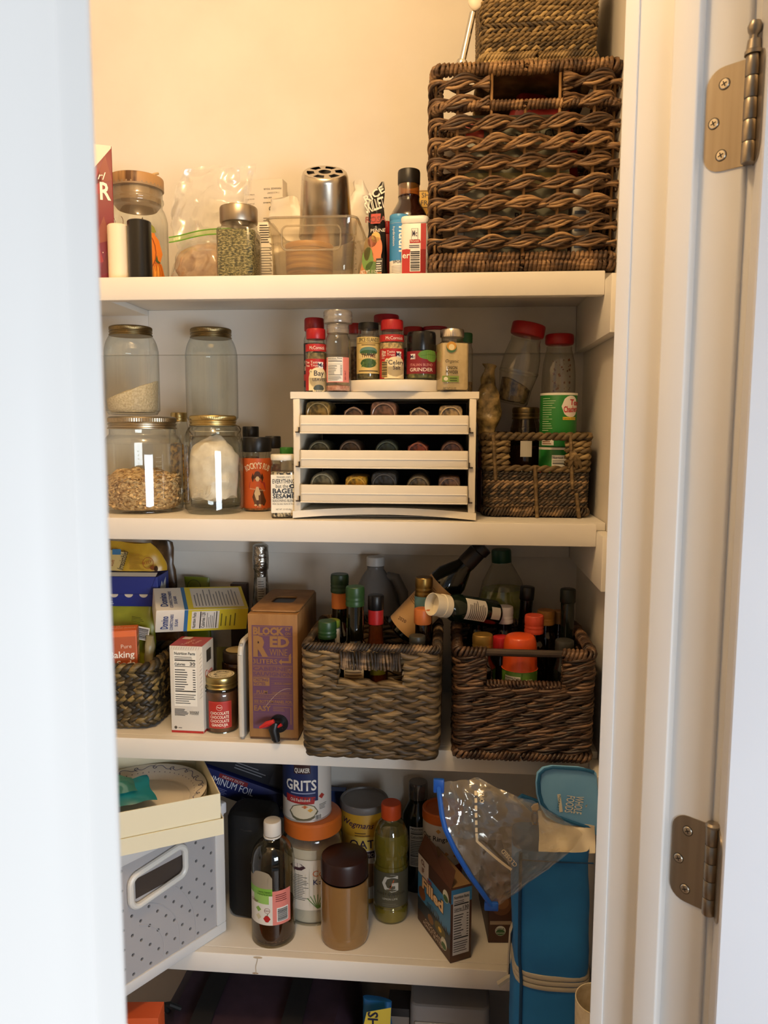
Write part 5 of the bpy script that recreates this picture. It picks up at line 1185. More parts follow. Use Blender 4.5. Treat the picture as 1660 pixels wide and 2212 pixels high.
L = Lab(); L.text(.006, hh * .52, 'WIDE', .010, INK, 'C', rot=.45, bold=.04); L.build(t, ('plane', (0, -.020, 0), (1, 0, 0), (0, .1, 1)), 'printed_name')
zb = at(280, 1310, .150).z; wB, dB, hB = .125, .070, at(280, 1246, .150).z - zb
a = at(338, 1290, .150); xB = a.x - wB / 2
t = carton('blue_carton', 'open royal blue carton with a row of half-moon holes, on the lime bag', 'carton', (xB, .150 + dB / 2, zb), wB, dB, hB, .06, (24, 44, 128))
L = Lab(); n0 = hB * .42
for q in range(4):
    u = wB * (.30 + .235 * q); L.poly([(u + .0085 * math.cos(x), n0 - .007 * math.sin(x) * (1 if True else 0)) for x in np.linspace(0, math.pi, 12)], (206, 196, 176), 1)
L.stroke([(wB * .02, n0), (wB * .99, n0)], .0006, (14, 26, 86)); L.stroke([(wB * .86, n0), (wB * .97, hB)], .0006, (14, 26, 86)); L.lines(wB * .03, hB * .08, wB * .3, hB * .2, 2, (170, 180, 210), .4); face(t, wB, dB, hB, 'front', L)
L = Lab(); L.poly([(dB * .3, hB * .15), (dB * .2, hB * .6), (dB * .35, hB * .8), (dB * .5, hB * .55)], (200, 200, 200)); L.poly([(dB * .35, hB * .15), (dB * .5, hB * .7), (dB * .72, hB * .85), (dB * .7, hB * .5)], (200, 200, 200)); face(t, wB, dB, hB, 'right', L, 'printed_leaf')
MB().add([(-wB / 2, -dB / 2 + .001, hB + .0005), (wB / 2 - .004, -dB / 2 + .001, hB + .0005), (wB / 2 - .004, -dB / 2 + .014, hB + .006), (-wB / 2, -dB / 2 + .014, hB + .006)], [(0, 1, 2, 3)]).build('white_flap', M((226, 220, 206), .5), t)
zy = zb + hB + .007
t, rr_, hh = crumple('candy_pouch', 'yellow pouch with dark script lying on the blue carton', 196, 352, 1172, .190, zy, noisy('yellow_film', (178, 134, 30), (206, 162, 48), 14, rough=.32), .022, .006, 18, 17, shape=lambda v: 1.0 - .42 * v ** 1.6)
L = Lab(); L.poly([(-rr_ * .5, hh * .04), (-rr_ * .12, hh * .05), (rr_ * .02, hh * .7), (-rr_ * .5, hh * .8)], (196, 172, 108), 0); L.text(-rr_ * .10, hh * .06, 'Irresistibles', .0125, (44, 30, 22), 'L', rot=1.28, bold=.03, w=hh * .70); L.rect(-rr_ * .40, hh * .62, -rr_ * .16, hh * .82, (52, 110, 150), 1); L.text(-rr_ * .38, hh * .2, 'soft', .006, (150, 60, 40), 'L', rot=1.28)
L.lines(rr_ * .08, hh * .1, rr_ * .5, hh * .68, 12, (150, 104, 30), .3); L.stroke([(rr_ * .60 + .011 * math.cos(q), hh * .34 + .011 * math.sin(q)) for q in np.linspace(0, 6.28, 18)[:-1]], .001, (150, 60, 24), closed=True); L.text(rr_ * .60, hh * .31, 'KEEP', .006, (150, 60, 24), 'C', rot=.3); L.ell(rr_ * .74, hh * .16, .006, .004, (130, 70, 20), 2); L.ell(rr_ * .82, hh * .14, .004, .006, (60, 34, 14), 2)
L.build(t, ('plane', (0, -.0275, 0), (1, 0, 0), (0, .10, 1)), 'printed_front')
crumple('snack_bag', 'brown translucent bag of nuts slumped between yellow pouch and back wall', 290, 384, 1166, .250, z3, noisy('snack_film', (48, 36, 24), (150, 112, 72), 20, rough=.3, c3=(92, 66, 40)), .018, .008, 22, 19, shape=lambda v: 1.05 - .55 * v ** 2)
t, rr_, hh = crumple('lime_packet', 'flat lime green packet standing against the back wall beyond the sugar carton', 392, 446, 1246, .268, z3, (112, 124, 22), .010, .006, 16, 23, shape=lambda v: 1.0)
L = Lab(); L.stroke([(-rr_ * .1 + .014 * math.cos(q), hh * .93 + .014 * math.sin(q)) for q in np.linspace(0, 6.28, 20)[:-1]], .001, (40, 46, 30), closed=True); L.build(t, ('plane', (0, -.016, 0), (1, 0, 0), (0, 0, 1)), 'printed_ring')
a = at(495, 1263, .26); b = at(530, 1263, .26); t = carton('dark_carton', 'dark brown carton peeping out behind the champagne bottle and sugar carton', 'carton', ((a.x + b.x) / 2, .278, z3), b.x - a.x, .02, a.z - z3, 0, (52, 30, 26))
# cornstarch carton
yf = yb(405, 1583, z3); a = at(369, 1500, yf); b = at(440, 1500, yf); w_ = b.x - a.x; h = at(405, 1396, yf).z - z3; d_ = .062
t = carton('cornstarch_carton', 'white cornstarch carton with nutrition panel and red top, under the sugar carton', 'carton', ((a.x + b.x) / 2, yf + d_ / 2, z3), w_, d_, h, -.02, (212, 206, 194))
L = Lab(); L.rect(.0005, 0, w_ - .0005, h * .025, (168, 40, 36)); L.nutr(w_ * .12, h * .31, w_ * .70, h * .64, 30); L.lines(w_ * .12, h * .20, w_ * .56, h * .285, 6, (60, 56, 52), .45); L.text(w_ * .72, h * .235, 'WHOLE', .0035, (60, 56, 52), 'C', bold=.02); L.text(w_ * .72, h * .215, 'FOODS', .0035, (60, 56, 52), 'C', bold=.02)
for q in range(12): L.stroke([(w_ * .90 + .001 * (q % 3), h * (.40 + .045 * q)), (w_ * .99, h * (.44 + .045 * q))], .0005, (150, 146, 138)); L.stroke([(w_ * (.05 + .075 * q), h * .96), (w_ * (.09 + .075 * q), h * .995)], .0005, (150, 146, 138))
L.ell(w_ * .14, h * .06, .0028, .0028, (70, 66, 60), 1); L.lines(w_ * .22, h * .052, w_ * .34, h * .07, 1, (120, 116, 108), .5); face(t, w_, d_, h, 'front', L)
L = Lab(); L.rect(.0005, 0, d_ - .0005, h * .025, (168, 40, 36)); L.rect(d_ * .35, h * .78, d_ * .75, h * .92, (60, 54, 46), 1); L.text(d_ * .5, h * .62, 'Corn', .013, (200, 40, 40), 'C', L=2); L.text(d_ * .5, h * .46, 'Starch', .012, (30, 26, 24), 'C', bold=.03); face(t, w_, d_, h, 'right', L, 'printed_face')
L = Lab(); L.rect(.0005, .0005, w_ - .0005, d_ - .0005, (160, 40, 38)); L.text(w_ * .5, d_ * .35, 'Tapioca', .008, (226, 190, 170), 'C', rot=1.3); L.text(w_ * .75, d_ * .4, 'Corn', .008, (226, 190, 170), 'C', rot=1.3); L.poly([(w_ * .1, d_ * .72), (w_ * .36, d_ * .72), (w_ * .4, d_ * .95), (w_ * .14, d_ * .95)], (206, 200, 186)); face(t, w_, d_, h, 'top', L, 'top_flap')
ztop = z3 + h
# confectioners' sugar carton lying on it
wD, dD, hD = .172, .088, .047; rzD, ryD = .45, .05
cz = ztop + .0015
C = atz(336, 1371, cz + .006); C = Vector((C.x, C.y, 0))
ctr = C + Vector((math.cos(rzD) * wD / 2 - math.sin(rzD) * dD / 2, math.sin(rzD) * wD / 2 + math.cos(rzD) * dD / 2, 0))
t = carton('sugar_carton', 'white and yellow sugar carton lying across the cornstarch carton', 'carton', (ctr.x, ctr.y, cz + .018), wD, dD, hD, rzD, (216, 210, 198), .30, ryD)
BL, YL = (44, 104, 156), (206, 188, 44)
for side, dep in (('front', hD), ('top', dD)):
    L = Lab(); L.rect(wD * .34, .0005, wD - .0005, dep - .0005, YL); L.rect(wD * .30, .0005, wD * .34, dep - .0005, BL)
    if side == 'top': L.rect(wD * .40, dep * .08, wD * .96, dep * .94, (210, 204, 192), 1); L.lines(wD * .43, dep * .14, wD * .93, dep * .88, 14, (110, 110, 112), .28, vert=True)
    L.text(wD * .13, dep * .16, 'Domino', hD * .28, (30, 56, 120), 'L', rot=math.pi / 2, bold=.05, w=dep * .58); L.text(wD * .185, dep * .10, 'CONFECTIONERS', hD * .12, (30, 56, 120), 'L', rot=math.pi / 2, bold=.03, w=dep * .72); L.text(wD * .235, dep * .26, 'SUGAR', hD * .12, (30, 56, 120), 'L', rot=math.pi / 2, bold=.03, w=dep * .34)
    if side == 'front':
        L.rect(wD * .38, hD * .1, wD * .68, hD * .92, (222, 216, 204), 1); L.text(wD * .425, hD * .15, 'Nutrition Facts', hD * .13, INK, 'L', rot=math.pi / 2, bold=.03, w=hD * .72); L.text(wD * .525, hD * .15, 'Calories 120', hD * .14, INK, 'L', rot=math.pi / 2, bold=.03, w=hD * .72)
        L.rect(wD * .47, hD * .13, wD * .482, hD * .9, INK, 2); L.rect(wD * .645, hD * .13, wD * .655, hD * .9, INK, 2); L.lines(wD * .545, hD * .14, wD * .64, hD * .88, 5, (60, 58, 56), .28, vert=True); L.lines(wD * .70, hD * .2, wD * .9, hD * .8, 4, (110, 100, 30), .25, vert=True)
    face(t, wD, dD, hD, side, L, 'printed_' + side)
# gianduja jar, jar behind, pale green card, standing lid
r0 = 35 * sz(480, 1520, .06); yj = yb(480, 1586, z3) + r0; x0 = at(480, 1540, yj).x; h0 = at(480, 1458, yj).z - z3
t = thing('gianduja_jar', 'small jar of chocolate spread with red label and gold lid, by the wine carton', 'jar', (x0, yj, z3), tw(x0, yj) - .12)
part(t, 'glass_body', sm(S([(0, 0), (.9, 0), (.98, .02), (1, .05), (1, .66), (.97, .73), (.9, .77), (.9, .86)], r0, h0), 3), GLASS, 40); part(t, 'spread', S([(0, .015), (.9, .015), (.965, .06), (.965, .66), (.9, .74), (0, .745)], r0, h0), noisy('gianduja', (70, 40, 20), (112, 68, 34), 40, rough=.5), 36)
ridged_lid(t, 'lid', r0 * .98, h0 * .22, h0 * .80, M((176, 158, 104), .3, 1.0))
L = Lab(); L.rect(-.78 * r0, h0 * .10, .72 * r0, h0 * .60, (176, 44, 34)); L.stroke([(-.74 * r0, h0 * .115), (.68 * r0, h0 * .115), (.68 * r0, h0 * .585), (-.74 * r0, h0 * .585)], .0004, (214, 120, 100), closed=True)
for q, tx in enumerate(('CHOCOLATE', 'CHOCOLATE', 'CHOCOLATE', 'GIANDUJA')): L.text(-.04 * r0, h0 * (.36 - .073 * q), tx, h0 * .052, (240, 226, 206), 'C', bold=.04, w=r0 * (1.15 if q < 3 else 1.0))
L.stroke([(-.04 * r0 + r0 * .17 * math.cos(q), h0 * .49 + r0 * .17 * math.sin(q)) for q in np.linspace(0, 6.28, 20)[:-1]], .0005, (240, 226, 206), closed=True); L.stroke([(-.16 * r0, h0 * .50), (0, h0 * .485), (.08 * r0, h0 * .495)], .0012, (240, 226, 206))
L.build(t, ('cyl', r0, FRONT, 0))
L = Lab(); L.ell(0, 0, r0 * .80, r0 * .80, (232, 220, 186)); L.stroke([((r0 * .68 + .0008 * math.sin(20 * q)) * math.cos(q), (r0 * .68 + .0008 * math.sin(20 * q)) * math.sin(q)) for q in np.linspace(0, 6.28, 90)[:-1]], .0006, INK, closed=True)
L.text(0, r0 * .36, 'LIMITED', r0 * .17, INK, 'C', arc=r0 * .5, bold=.02); L.text(0, -r0 * .52, 'BATCH', r0 * .17, INK, 'C', arc=-r0 * .9, bold=.02); L.stroke([(-r0 * .3, 0), (r0 * .4, 0)], .0012, INK); L.ell(-r0 * .36, 0, r0 * .12, r0 * .09, INK, 2)
L.build(t, ('plane', (0, 0, h0 * .80 + h0 * .22 * .968), (1, 0, 0), (0, 1, 0)), 'lid_sticker')
x0, r0, h0 = ext(480, 548, 1404, .135, z3, 1430)
t = thing('doily_jar', 'dark preserve jar with a paper-topped lid in the shade behind the gianduja jar', 'jar', (x0, .138, z3)); part(t, 'glass_body', cyl(r0, h0 * .84, 0, .004), M((40, 24, 14), .12)); part(t, 'lid', cyl(r0 * .94, h0 * .16, h0 * .84, .003), M((46, 36, 28), .35)); L = Lab(); L.ell(0, 0, r0 * .75, r0 * .75, (190, 170, 120)); L.build(t, ('plane', (0, 0, h0), (1, 0, 0), (0, 1, 0)), 'lid_sticker')
a = at(468, 1398, .20); b = at(510, 1398, .20); carton('green_card', 'pale green folded card behind the gianduja jar', 'card', ((a.x + b.x) / 2, .203, z3), b.x - a.x, .004, a.z - z3, .1, (140, 140, 74), b=.0005)
yl = yb(522, 1597, z3); a = at(521, 1500, yl); h = at(521, 1384, yl + .02).z - z3
t = thing('container_lid', 'milky plastic container lid standing on edge beside the wine carton', 'lid', (a.x + .002, yl + .075, z3), -.03)
mb = MB(); mb.rbox(-.0035, .0035, -.074, .074, 0, h, .0015, .003); mb.build('lid_panel', clear('milky_lid', (206, 204, 198), .3, .6, .06, .75, (176, 172, 164)), t)
MB().tube([(0, y_, z_) for y_, z_ in [(-.074, .006), (-.074, h - .02)] + [(-.054 + .02 * math.cos(q), h - .02 + .02 * math.sin(q)) for q in np.linspace(math.pi, math.pi / 2, 6)] + [(.05, h)]], .0052, 8).build('lid_rim', M((196, 190, 178), .4), t)
# wine carton
yf = yb(592, 1598, z3); a = at(537, 1450, yf); b = at(644, 1450, yf); w_ = b.x - a.x; xw = (a.x + b.x) / 2; h = at(590, 1322, yf).z - z3; d_ = atz(688, 1272, z3 + h).y - yf; d_ = min(d_, .19)
KR = noisy('kraft_board', (142, 102, 58), (160, 118, 70), 40, (1, 1, .3), .7, .05)
t = thing('wine_carton', 'kraft brown boxed wine carton with purple print and black tap', 'carton', (xw, yf + d_ / 2, z3))
MB().rbox(-w_ / 2, w_ / 2, -d_ / 2, d_ / 2, 0.004, h - .004, .0015).build('carton_board', KR, t); MB().rbox(-w_ / 2 + .001, w_ / 2 - .001, -d_ / 2 + .0015, d_ / 2 - .001, 0, .004, .0008).build('bottom_flap', M((92, 62, 36), .7), t)
mb = MB(); hw_, hd_ = w_ / 2, d_ / 2; hx, hy = .020, .026
oval = []
for cx, cy, a0 in ((.012, .018, 0), (-.012, .018, 90), (-.012, -.018, 180), (.012, -.018, 270)):
    for q in range(6): an = math.radians(a0 + 18 * q); oval.append((cx + .009 * math.cos(an), .006 + cy + .009 * math.sin(an)))
n = len(oval); outer = []
for x, y_ in oval:
    s_ = 1.0 / max(abs(x) / (hw_ - .0005), abs(y_ - .006) / (hd_ - .007) if True else 0); outer.append((max(-hw_ + .0005, min(hw_ - .0005, x * s_)), max(-hd_ - .0005, min(hd_ - .001, .006 + (y_ - .006) * s_))))
for zz, fl in ((h, 0), (h - .0032, 1)):
    mb.add([(x, y_, zz) for x, y_ in oval] + [(x, y_, zz) for x, y_ in outer], [(i, n + i, n + (i + 1) % n, (i + 1) % n) for i in range(n)])
mb.add([(x, y_, h) for x, y_ in oval] + [(x, y_, h - .0032) for x, y_ in oval], [(i, (i + 1) % n, n + (i + 1) % n, n + i) for i in range(n)])
mb.add([(x, y_, h) for x, y_ in outer] + [(x, y_, h - .0028) for x, y_ in outer], [(i, (i + 1) % n, n + (i + 1) % n, n + i) for i in range(n)])
mb.build('top_flap', KR, t, 30); L = Lab(); L.poly(oval, (24, 18, 16), 0); L.build(t, ('plane', (0, 0, h - .0038), (1, 0, 0), (0, 1, 0)), 'handle_hole')
PU, KRc = (98, 66, 92), (146, 106, 64)
L = Lab(); u0, u1, v0, v1 = w_ * .08, w_ * .90, h * .085, h * .895; Wp, Hp = u1 - u0, v1 - v0; L.rect(u0, v0, u1, v1, PU)
def kt(u, v, tx, hh, wid=None, al='L', c=KRc, b=.05, L_=3): L.text(u0 + Wp * u, v0 + Hp * v, tx, Hp * hh, c, al, bold=b, w=Wp * wid if wid else None, L=L_)
kt(.03, .915, 'BLOCK', .065, .76, b=.12); kt(.82, .955, '67', .03, .13); kt(.82, .915, 'ON', .025, .13)
kt(.03, .715, 'R', .175, .37, b=.14); kt(.44, .80, 'ED', .095, .48, b=.10); kt(.43, .715, 'WINE', .065, .44, b=.0)
for vv in (.985, .90, .698, .615, .505, .335, .30, .24): L.rect(u0 + Wp * .02, v0 + Hp * vv, u1 - Wp * .02, v0 + Hp * (vv + .004), KRc, 2)
kt(.02, .635, '3LITERS', .045, .60, b=.03); L.poly([(u0 + Wp * .65, v0 + Hp * .655), (u0 + Wp * .73, v0 + Hp * .685), (u0 + Wp * .73, v0 + Hp * .665), (u0 + Wp * .90, v0 + Hp * .665), (u0 + Wp * .90, v0 + Hp * .72), (u0 + Wp * .96, v0 + Hp * .74), (u0 + Wp * .96, v0 + Hp * .645), (u0 + Wp * .73, v0 + Hp * .645), (u0 + Wp * .73, v0 + Hp * .625)], KRc, 3)
L.rect(u0 + Wp * .02, v0 + Hp * .512, u1 - Wp * .02, v0 + Hp * .61, (124, 86, 76), 1); kt(.02, .568, 'CABERNET', .035, .96, c=PU, b=.06); kt(.02, .518, 'SAUVIGNON', .035, .96, c=PU, b=.06)
L.rect(u0 + Wp * .02, v0 + Hp * .42, u0 + Wp * .42, v0 + Hp * .50, KRc, 2); kt(.03, .465, 'TASTING', .028, .36, c=PU); kt(.03, .428, 'NOTES:', .028, .3, c=PU); L.lines(u0 + Wp * .46, v0 + Hp * .345, u1 - Wp * .03, v0 + Hp * .49, 8, KRc, .12, rag=.05)
kt(.55, .44, 'BLACK CHERRY', .016, .42, b=.02); kt(.10, .345, 'PLUM', .032, .27); kt(.50, .345, 'PEPPERMINT', .016, .4, b=0); kt(.02, .315, 'BROADENED BY PEPPER SPICE AND CEDAR', .012, .95, b=0); kt(.03, .255, 'SEE BOTTOM PANEL FOR', .028, .94); kt(.03, .178, 'EASY', .05, .42, b=.06); L.lines(u0 + Wp * .50, v0 + Hp * .18, u0 + Wp * .82, v0 + Hp * .23, 3, KRc, .3); L.lines(u0 + Wp * .04, v0 + Hp * .03, u0 + Wp * .86, v0 + Hp * .16, 9, (126, 92, 84), .2)
L.stroke([(u0 + Wp * q, v0 + Hp * p_) for q, p_ in ((.80, .215), (.94, .215), (.94, .05))], .0012, KRc); L.stroke([(u0 + Wp * (.28 + .66 * q), v0 + Hp * (.20 + .20 * math.sin(q * 1.7))) for q in np.linspace(0, 1, 14)], .0005, (206, 190, 166), 4)
face(t, w_, d_, h, 'front', L)
m = MB(); cx, cz = .010, h * .135
for q in range(2): m.tube([(cx, -d_ / 2 - .0005, cz), (cx, -d_ / 2 - .004 - .014 * q, cz)], [.0165, .0165] if q == 0 else [.0105, .0105], 18, up=(0, 0, 1))
m.tube([(cx - .003, -d_ / 2 - .017, cz + .008), (cx - .006, -d_ / 2 - .019, cz - .004), (cx - .002, -d_ / 2 - .019, cz - .022)], [.008, .0092, .0078], 16, up=(0, 1, 0)); m.tube([(cx - .002, -d_ / 2 - .019, cz - .018), (cx - .0008, -d_ / 2 - .019, cz - .026)], [.0062, .0062], 14, up=(0, 1, 0))
m.build('tap', BLACKP, t); m = MB(); m.tube([(cx - .030, -d_ / 2 - .022, cz - .001), (cx - .017, -d_ / 2 - .022, cz + .006), (cx - .004, -d_ / 2 - .021, cz + .011)], [.0022, .0052, .0042], 10, up=(0, 1, 0)); m.tube([(cx + .002, -d_ / 2 - .022, cz + .001), (cx + .009, -d_ / 2 - .022, cz + .006)], [.0016, .003], 8, up=(0, 1, 0)); m.build('tap_lever', M((186, 34, 34), .35), t)
# champagne bottle
bt = bottle('foil-necked champagne bottle behind the wine carton', 547, 579, 1176, .240, z3, .036, M((26, 34, 18), .1), M((172, 168, 160), .3, 1.0), .052, .075, .07, .80, ridge=False, name='champagne_bottle', cap='foil_top')
h = at(563, 1176, .240).z - z3; fr = 14 * sz(563, 1230, .240)
FO = noisy('crumpled_foil', (150, 146, 138), (190, 186, 178), 90, rough=.26, bump=.9, metal=1.0, dist=.004)
part(bt, 'neck_foil', [(fr * 1.6, h - .155), (fr * 1.28, h - .115), (fr * 1.12, h - .08), (fr * 1.02, h - .054), (fr * 1.2, h - .050), (fr * 1.26, h - .03), (fr * 1.18, h - .012), (fr * 1.2, h - .003), (fr * .9, h + .0006), (0, h + .0006)], FO, 36)
L = Lab(); L.rect(-.008, h - .115, .010, h - .065, (176, 170, 160)); L.lines(-.006, h - .11, .008, h - .07, 8, (90, 86, 80), .35); L.rect(.001, h - .125, .005, h - .116, (40, 36, 34)); L.build(bt, ('cyl', fr * 1.34, FRONT, 0), 'neck_label')
# milk jug against the wall
JUG = clear('jug_plastic', (206, 204, 200), .35, .5, .05, .55, (150, 148, 146))
Y = .236; a = at(799, 1202, Y); x0 = a.x; h = a.z - z3; R = .056
t = thing('milk_jug', 'empty translucent milk jug with white cap against the back wall', 'jug', (x0 + .012, Y, z3))
pj = [(0, 0, 5), (R * .9, 0, 5), (R, .008, 5), (R, h * .50, 5), (R * .97, h * .60, 4), (R * .80, h * .74, 3), (R * .50, h * .86, 2.3), (R * .30, h * .915, 2), (R * .30, h * .935, 2)]
part(t, 'jug_body', pj, JUG, 44); MB().tube([(R * .42, -.002, h * .87), (R * .72, -.004, h * .86), (R * 1.0, -.005, h * .76), (R * 1.04, -.004, h * .62), (R * .99, -.002, h * .52)], [.009, .011, .011, .010, .009], 12, up=(0, 1, 0)).build('jug_handle', JUG, t)
ridged(t, 'cap', .0185, .018, h - .018, M((206, 204, 200), .4), 40, .015)
# ---- the braided basket and its bottles
yE = yb(805, 1646, z3) + .004; a = at(650, 1560, yE); b = at(953, 1560, yE); w_ = b.x - a.x; xE = (a.x + b.x) / 2; h = at(805, 1399, yE).z - z3; d_ = .192
B = Basket('braided_basket', 'square olive brown basket of thick braided leaf, full of oil and sauce bottles', (xE, yE + .008 + d_ / 2, z3), w_ - .016, d_, h, ST_OLIVE, 0, .010, .985, seed=31)
B.base(.006); hw = .052; zh0, zh1 = h * .66, h * .86
B.rope(.0068, .0018, .0052, .05, 2, name='bottom_edge', sag=.001, flat=.8)
n = 19
for i in range(n):
    z = .018 + i * (h - .030) / (n - 1); B.rope(z, .0053, .0060, .078, 2, cut=hw if zh0 < z < zh1 else None, hand=1 if i % 2 else -1, step=.004, k=8, sag=.002, flat=.62, ph=0.0 if i % 2 else .9, jam=.45)
B.coil(h - .004, .0066, .0027, .0056, name='rim', mat=ST_DARK, slant=.004)
Pg = Basket.path
for q in range(2):
    mm = MB(); 
    for j in range(24): mm.tube([(-hw + 2 * hw * (j + .5) / 24 + .002 * math.sin(s_ * 2.2 + j), -d_ / 2 - .010 - .002 * q, h - .006 - (h - zh1 + .003) * s_ - .001 * (j % 3)) for s_ in np.linspace(0, 1, 5)], .0027, 5, tint=.3 * math.sin(j * 7.1))
    if q == 0: mm.build('handle_wrap', ST_DARK, B.t, 180)
MB().tube([(x, -d_ / 2 - .007, zh0 - .002 + .0015 * math.sin(x * 90)) for x in np.linspace(-hw - .004, hw + .004, 9)], .0028, 6).build('handle_edge', ST_OLIVE, B.t)
zb = z3 + .0115
bottle('front bottle with a green screw cap in the near corner of the braided basket', 680, 720, 1340, yE + .058, zb, .018, M((24, 30, 14), .1), M((34, 66, 30), .4), .030, .03, .03, dx=.006)
bottle('olive oil bottle with green cap and orange neck band, rear of the braided basket', 703, 742, 1239, yE + .150, zb, .025, OLIVEG, M((30, 58, 30), .4), .034, .055, .03, dx=.010, sleeve=(.030, M((186, 104, 40), .5)), liquid=(.7, M((24, 20, 6), .2)))
def lab_oil(L, r, h): L.rect(-.75 * r, h * .28, .55 * r, h * .56, (198, 166, 118)); L.lines(-.65 * r, h * .30, .45 * r, h * .54, 12, (104, 76, 48), .28, rag=.5)
bottle('tall dark olive oil bottle with green ribbed cap at the handle gap', 747, 788, 1266, yE + .074, zb, .028, OLIVEG, M((34, 70, 34), .4), .034, .062, .022, .9, lab=lab_oil, liquid=(.66, M((22, 18, 6), .2)))
def lab_sc(L, r, h): L.rect(-.9 * r, h * .42, .9 * r, h * .55, (112, 112, 34))
b_ = bottle('chili sauce bottle with black cap and red collar label in the braided basket', 795, 830, 1284, yE + .122, zb, .022, clear('sauce_glass', (150, 90, 50), .03, 1, .06, .45, (120, 62, 30), edge=(70, 40, 20)), BLACKP, .028, .035, .085, .86, sleeve=(.026, M((176, 34, 36), .4)), lab=lab_sc, ridge=False, liquid=(.8, noisy('chili_sauce', (96, 40, 18), (168, 112, 60), 90, rough=.4)))
x0, r0, h0 = ext(699, 735, 1338, yE + .100, zb, 1360); t = thing('olive_tub', 'small white tub with green lid between the green capped bottles', 'tub', (x0 + .002, yE + .100, zb)); part(t, 'tub_body', cyl(r0 * .85, h0 * .93, 0, .003), M((214, 206, 190), .4)); part(t, 'lid', cyl(r0 * .9, h0 * .07, h0 * .93, .003), M((120, 140, 50), .35))
bottle('amber bottle with gold screw cap and teal neck sleeve, rear of the braided basket', 897, 936, 1246, yE + .104, zb, .0148, AMBER, M((150, 120, 66), .35, 1.0), .034, .055, .05, .95, sleeve=(.024, M((84, 122, 128), .5)))
bottle('dark bottle with a flat orange cap beside the gold capped one', 895, 933, 1313, yE + .066, zb, .0148, AMBER, M((192, 108, 52), .4), .028, .016, .02, .85, ridge=False)
bottle('short bottle with a dull grey cap at the front of the braided basket', 884, 920, 1372, yE + .034, zb, .0145, M((30, 30, 28), .1), M((52, 52, 46), .4), .02, .014, .02, .85)
# leaning wine bottle
p0, p1 = at(864, 1366, yE + .152), at(1045, 1178, yE + .152); v = p1 - p0; Lw = v.length
wb_ = thing('wine_bottle', 'dark wine bottle with tan label lying slantwise across the two square baskets', 'bottle', tuple(p0)); wb_.rotation_euler = v.to_track_quat('Z', 'Y').to_euler()
part(wb_, 'glass_body', [(0, 0), (.028, 0), (.033, .004), (.033, Lw * .56), (.031, Lw * .63), (.023, Lw * .71), (.0165, Lw * .77), (.0155, Lw * .98), (0, Lw * .98)], DG, 40); part(wb_, 'capsule', [(.0165, Lw * .79), (.017, Lw * .80), (.0165, Lw * .93), (.0185, Lw * .94), (.0185, Lw * .995), (.016, Lw), (0, Lw)], M((20, 16, 18), .4), 32)
wb_['label'] = 'dark wine bottle with tan label lying slantwise across the two square baskets'
import mathutils
inv = wb_.rotation_euler.to_matrix().transposed(); cdir = inv @ (CAM - (p0 + v * .4)); ca = math.atan2(cdir.y, cdir.x); side = 1
L = Lab(); L.rect(-.046, Lw * .05, .046, Lw * .545, (196, 156, 104)); L.lines(-.036, Lw * .28, .010, Lw * .50, 14, (120, 84, 52), .25, rag=.3, vert=False); L.ell(.024, Lw * .49, .0045, .0045, (150, 26, 34), 1); L.text(.014, Lw * .30, 'TRAMA', .006, (140, 60, 40), 'L', rot=math.pi / 2); L.text(-.02, Lw * .10, '2020', .006, (70, 46, 30), 'L', rot=.3)
L.build(wb_, ('cyl', .033, ca, 0))
# ---- the brown woven basket and its bottles
yF = yb(1130, 1652, z3) + .004; a = at(975, 1560, yF); b = at(1284, 1560, yF); w_ = b.x - a.x; xF = (a.x + b.x) / 2; h = at(1130, 1410, yF).z - z3; d_ = .196
xr_ = .247; xl_ = a.x; w_ = xr_ - xl_; xF = (xr_ + xl_) / 2
B = Basket('woven_basket', 'square dark brown woven basket with a wooden handle bar, full of bottles', (xF, yF + .008 + d_ / 2, z3), w_ - .018, d_, h, ST_BROWN, 0, .012, .985, seed=41)
B.base(.006); hw = .062; zh0 = h * .70
B.coil(.0102, .0068, .0034, .0072, name='bottom_edge', slant=.003)
n = 19
for i in range(n):
    z = .024 + i * (h - .036) / (n - 1); B.twine(z, .044, .0048, .0028, .0029, 3, cut=hw if z > zh0 else None, phase=.5 * (i % 2) + .13 * (i % 3), gap=1.7)
B.coil(zh0 + .001, .0055, .0030, .0060, cut=None, name='handle_edge') if False else None
mm = MB(); 
th = np.linspace(0, 2 * math.pi * 20, 181); xs = np.linspace(-hw, hw, 181)
mm.tube(np.stack([xs, -d_ / 2 + .0055 * np.cos(th), zh0 + .0055 * np.sin(th)], -1), .0030, 5); mm.build('handle_edge', ST_BROWN, B.t, 180)
B.coil(h - .004, .0078, .0034, .0068, cut=hw, name='rim', slant=.002)
MB().tube([(-hw - .01, -d_ / 2, h - .003), (0, -d_ / 2, h - .003), (hw + .01, -d_ / 2, h - .003)], .0062, 10).build('handle_bar', noisy('bar_wood', (44, 34, 28), (70, 56, 46), 30, (.4, 4, 4), .5), B.t)
B.stakes(.040, .0024, .012, h - .008, M((60, 40, 28), .6), zh0 - .002, hw)
zb = z3 + .0115
bottle('gold capped squat bottle at the near left of the brown basket', 1021, 1066, 1369, yF + .052, zb, .0235, AMBER, M((160, 128, 66), .38, .6), .030, .012, .02, .85)
bottle('small bottle with a bright red flip cap beside the big orange cap', 1065, 1101, 1373, yF + .100, zb, .0165, M((20, 16, 18), .1), M((196, 40, 44), .35), .024, .012, .02, .9, ridge=False)
x0, r0, h0 = ext(1086, 1161, 1370, yF + .052, zb, 1440); R = r0
t = thing('vinegar_jar', 'jar with big glossy orange lid and green label behind the handle bar', 'jar', (x0, yF + .054, zb), tw(x0, yF + .05))
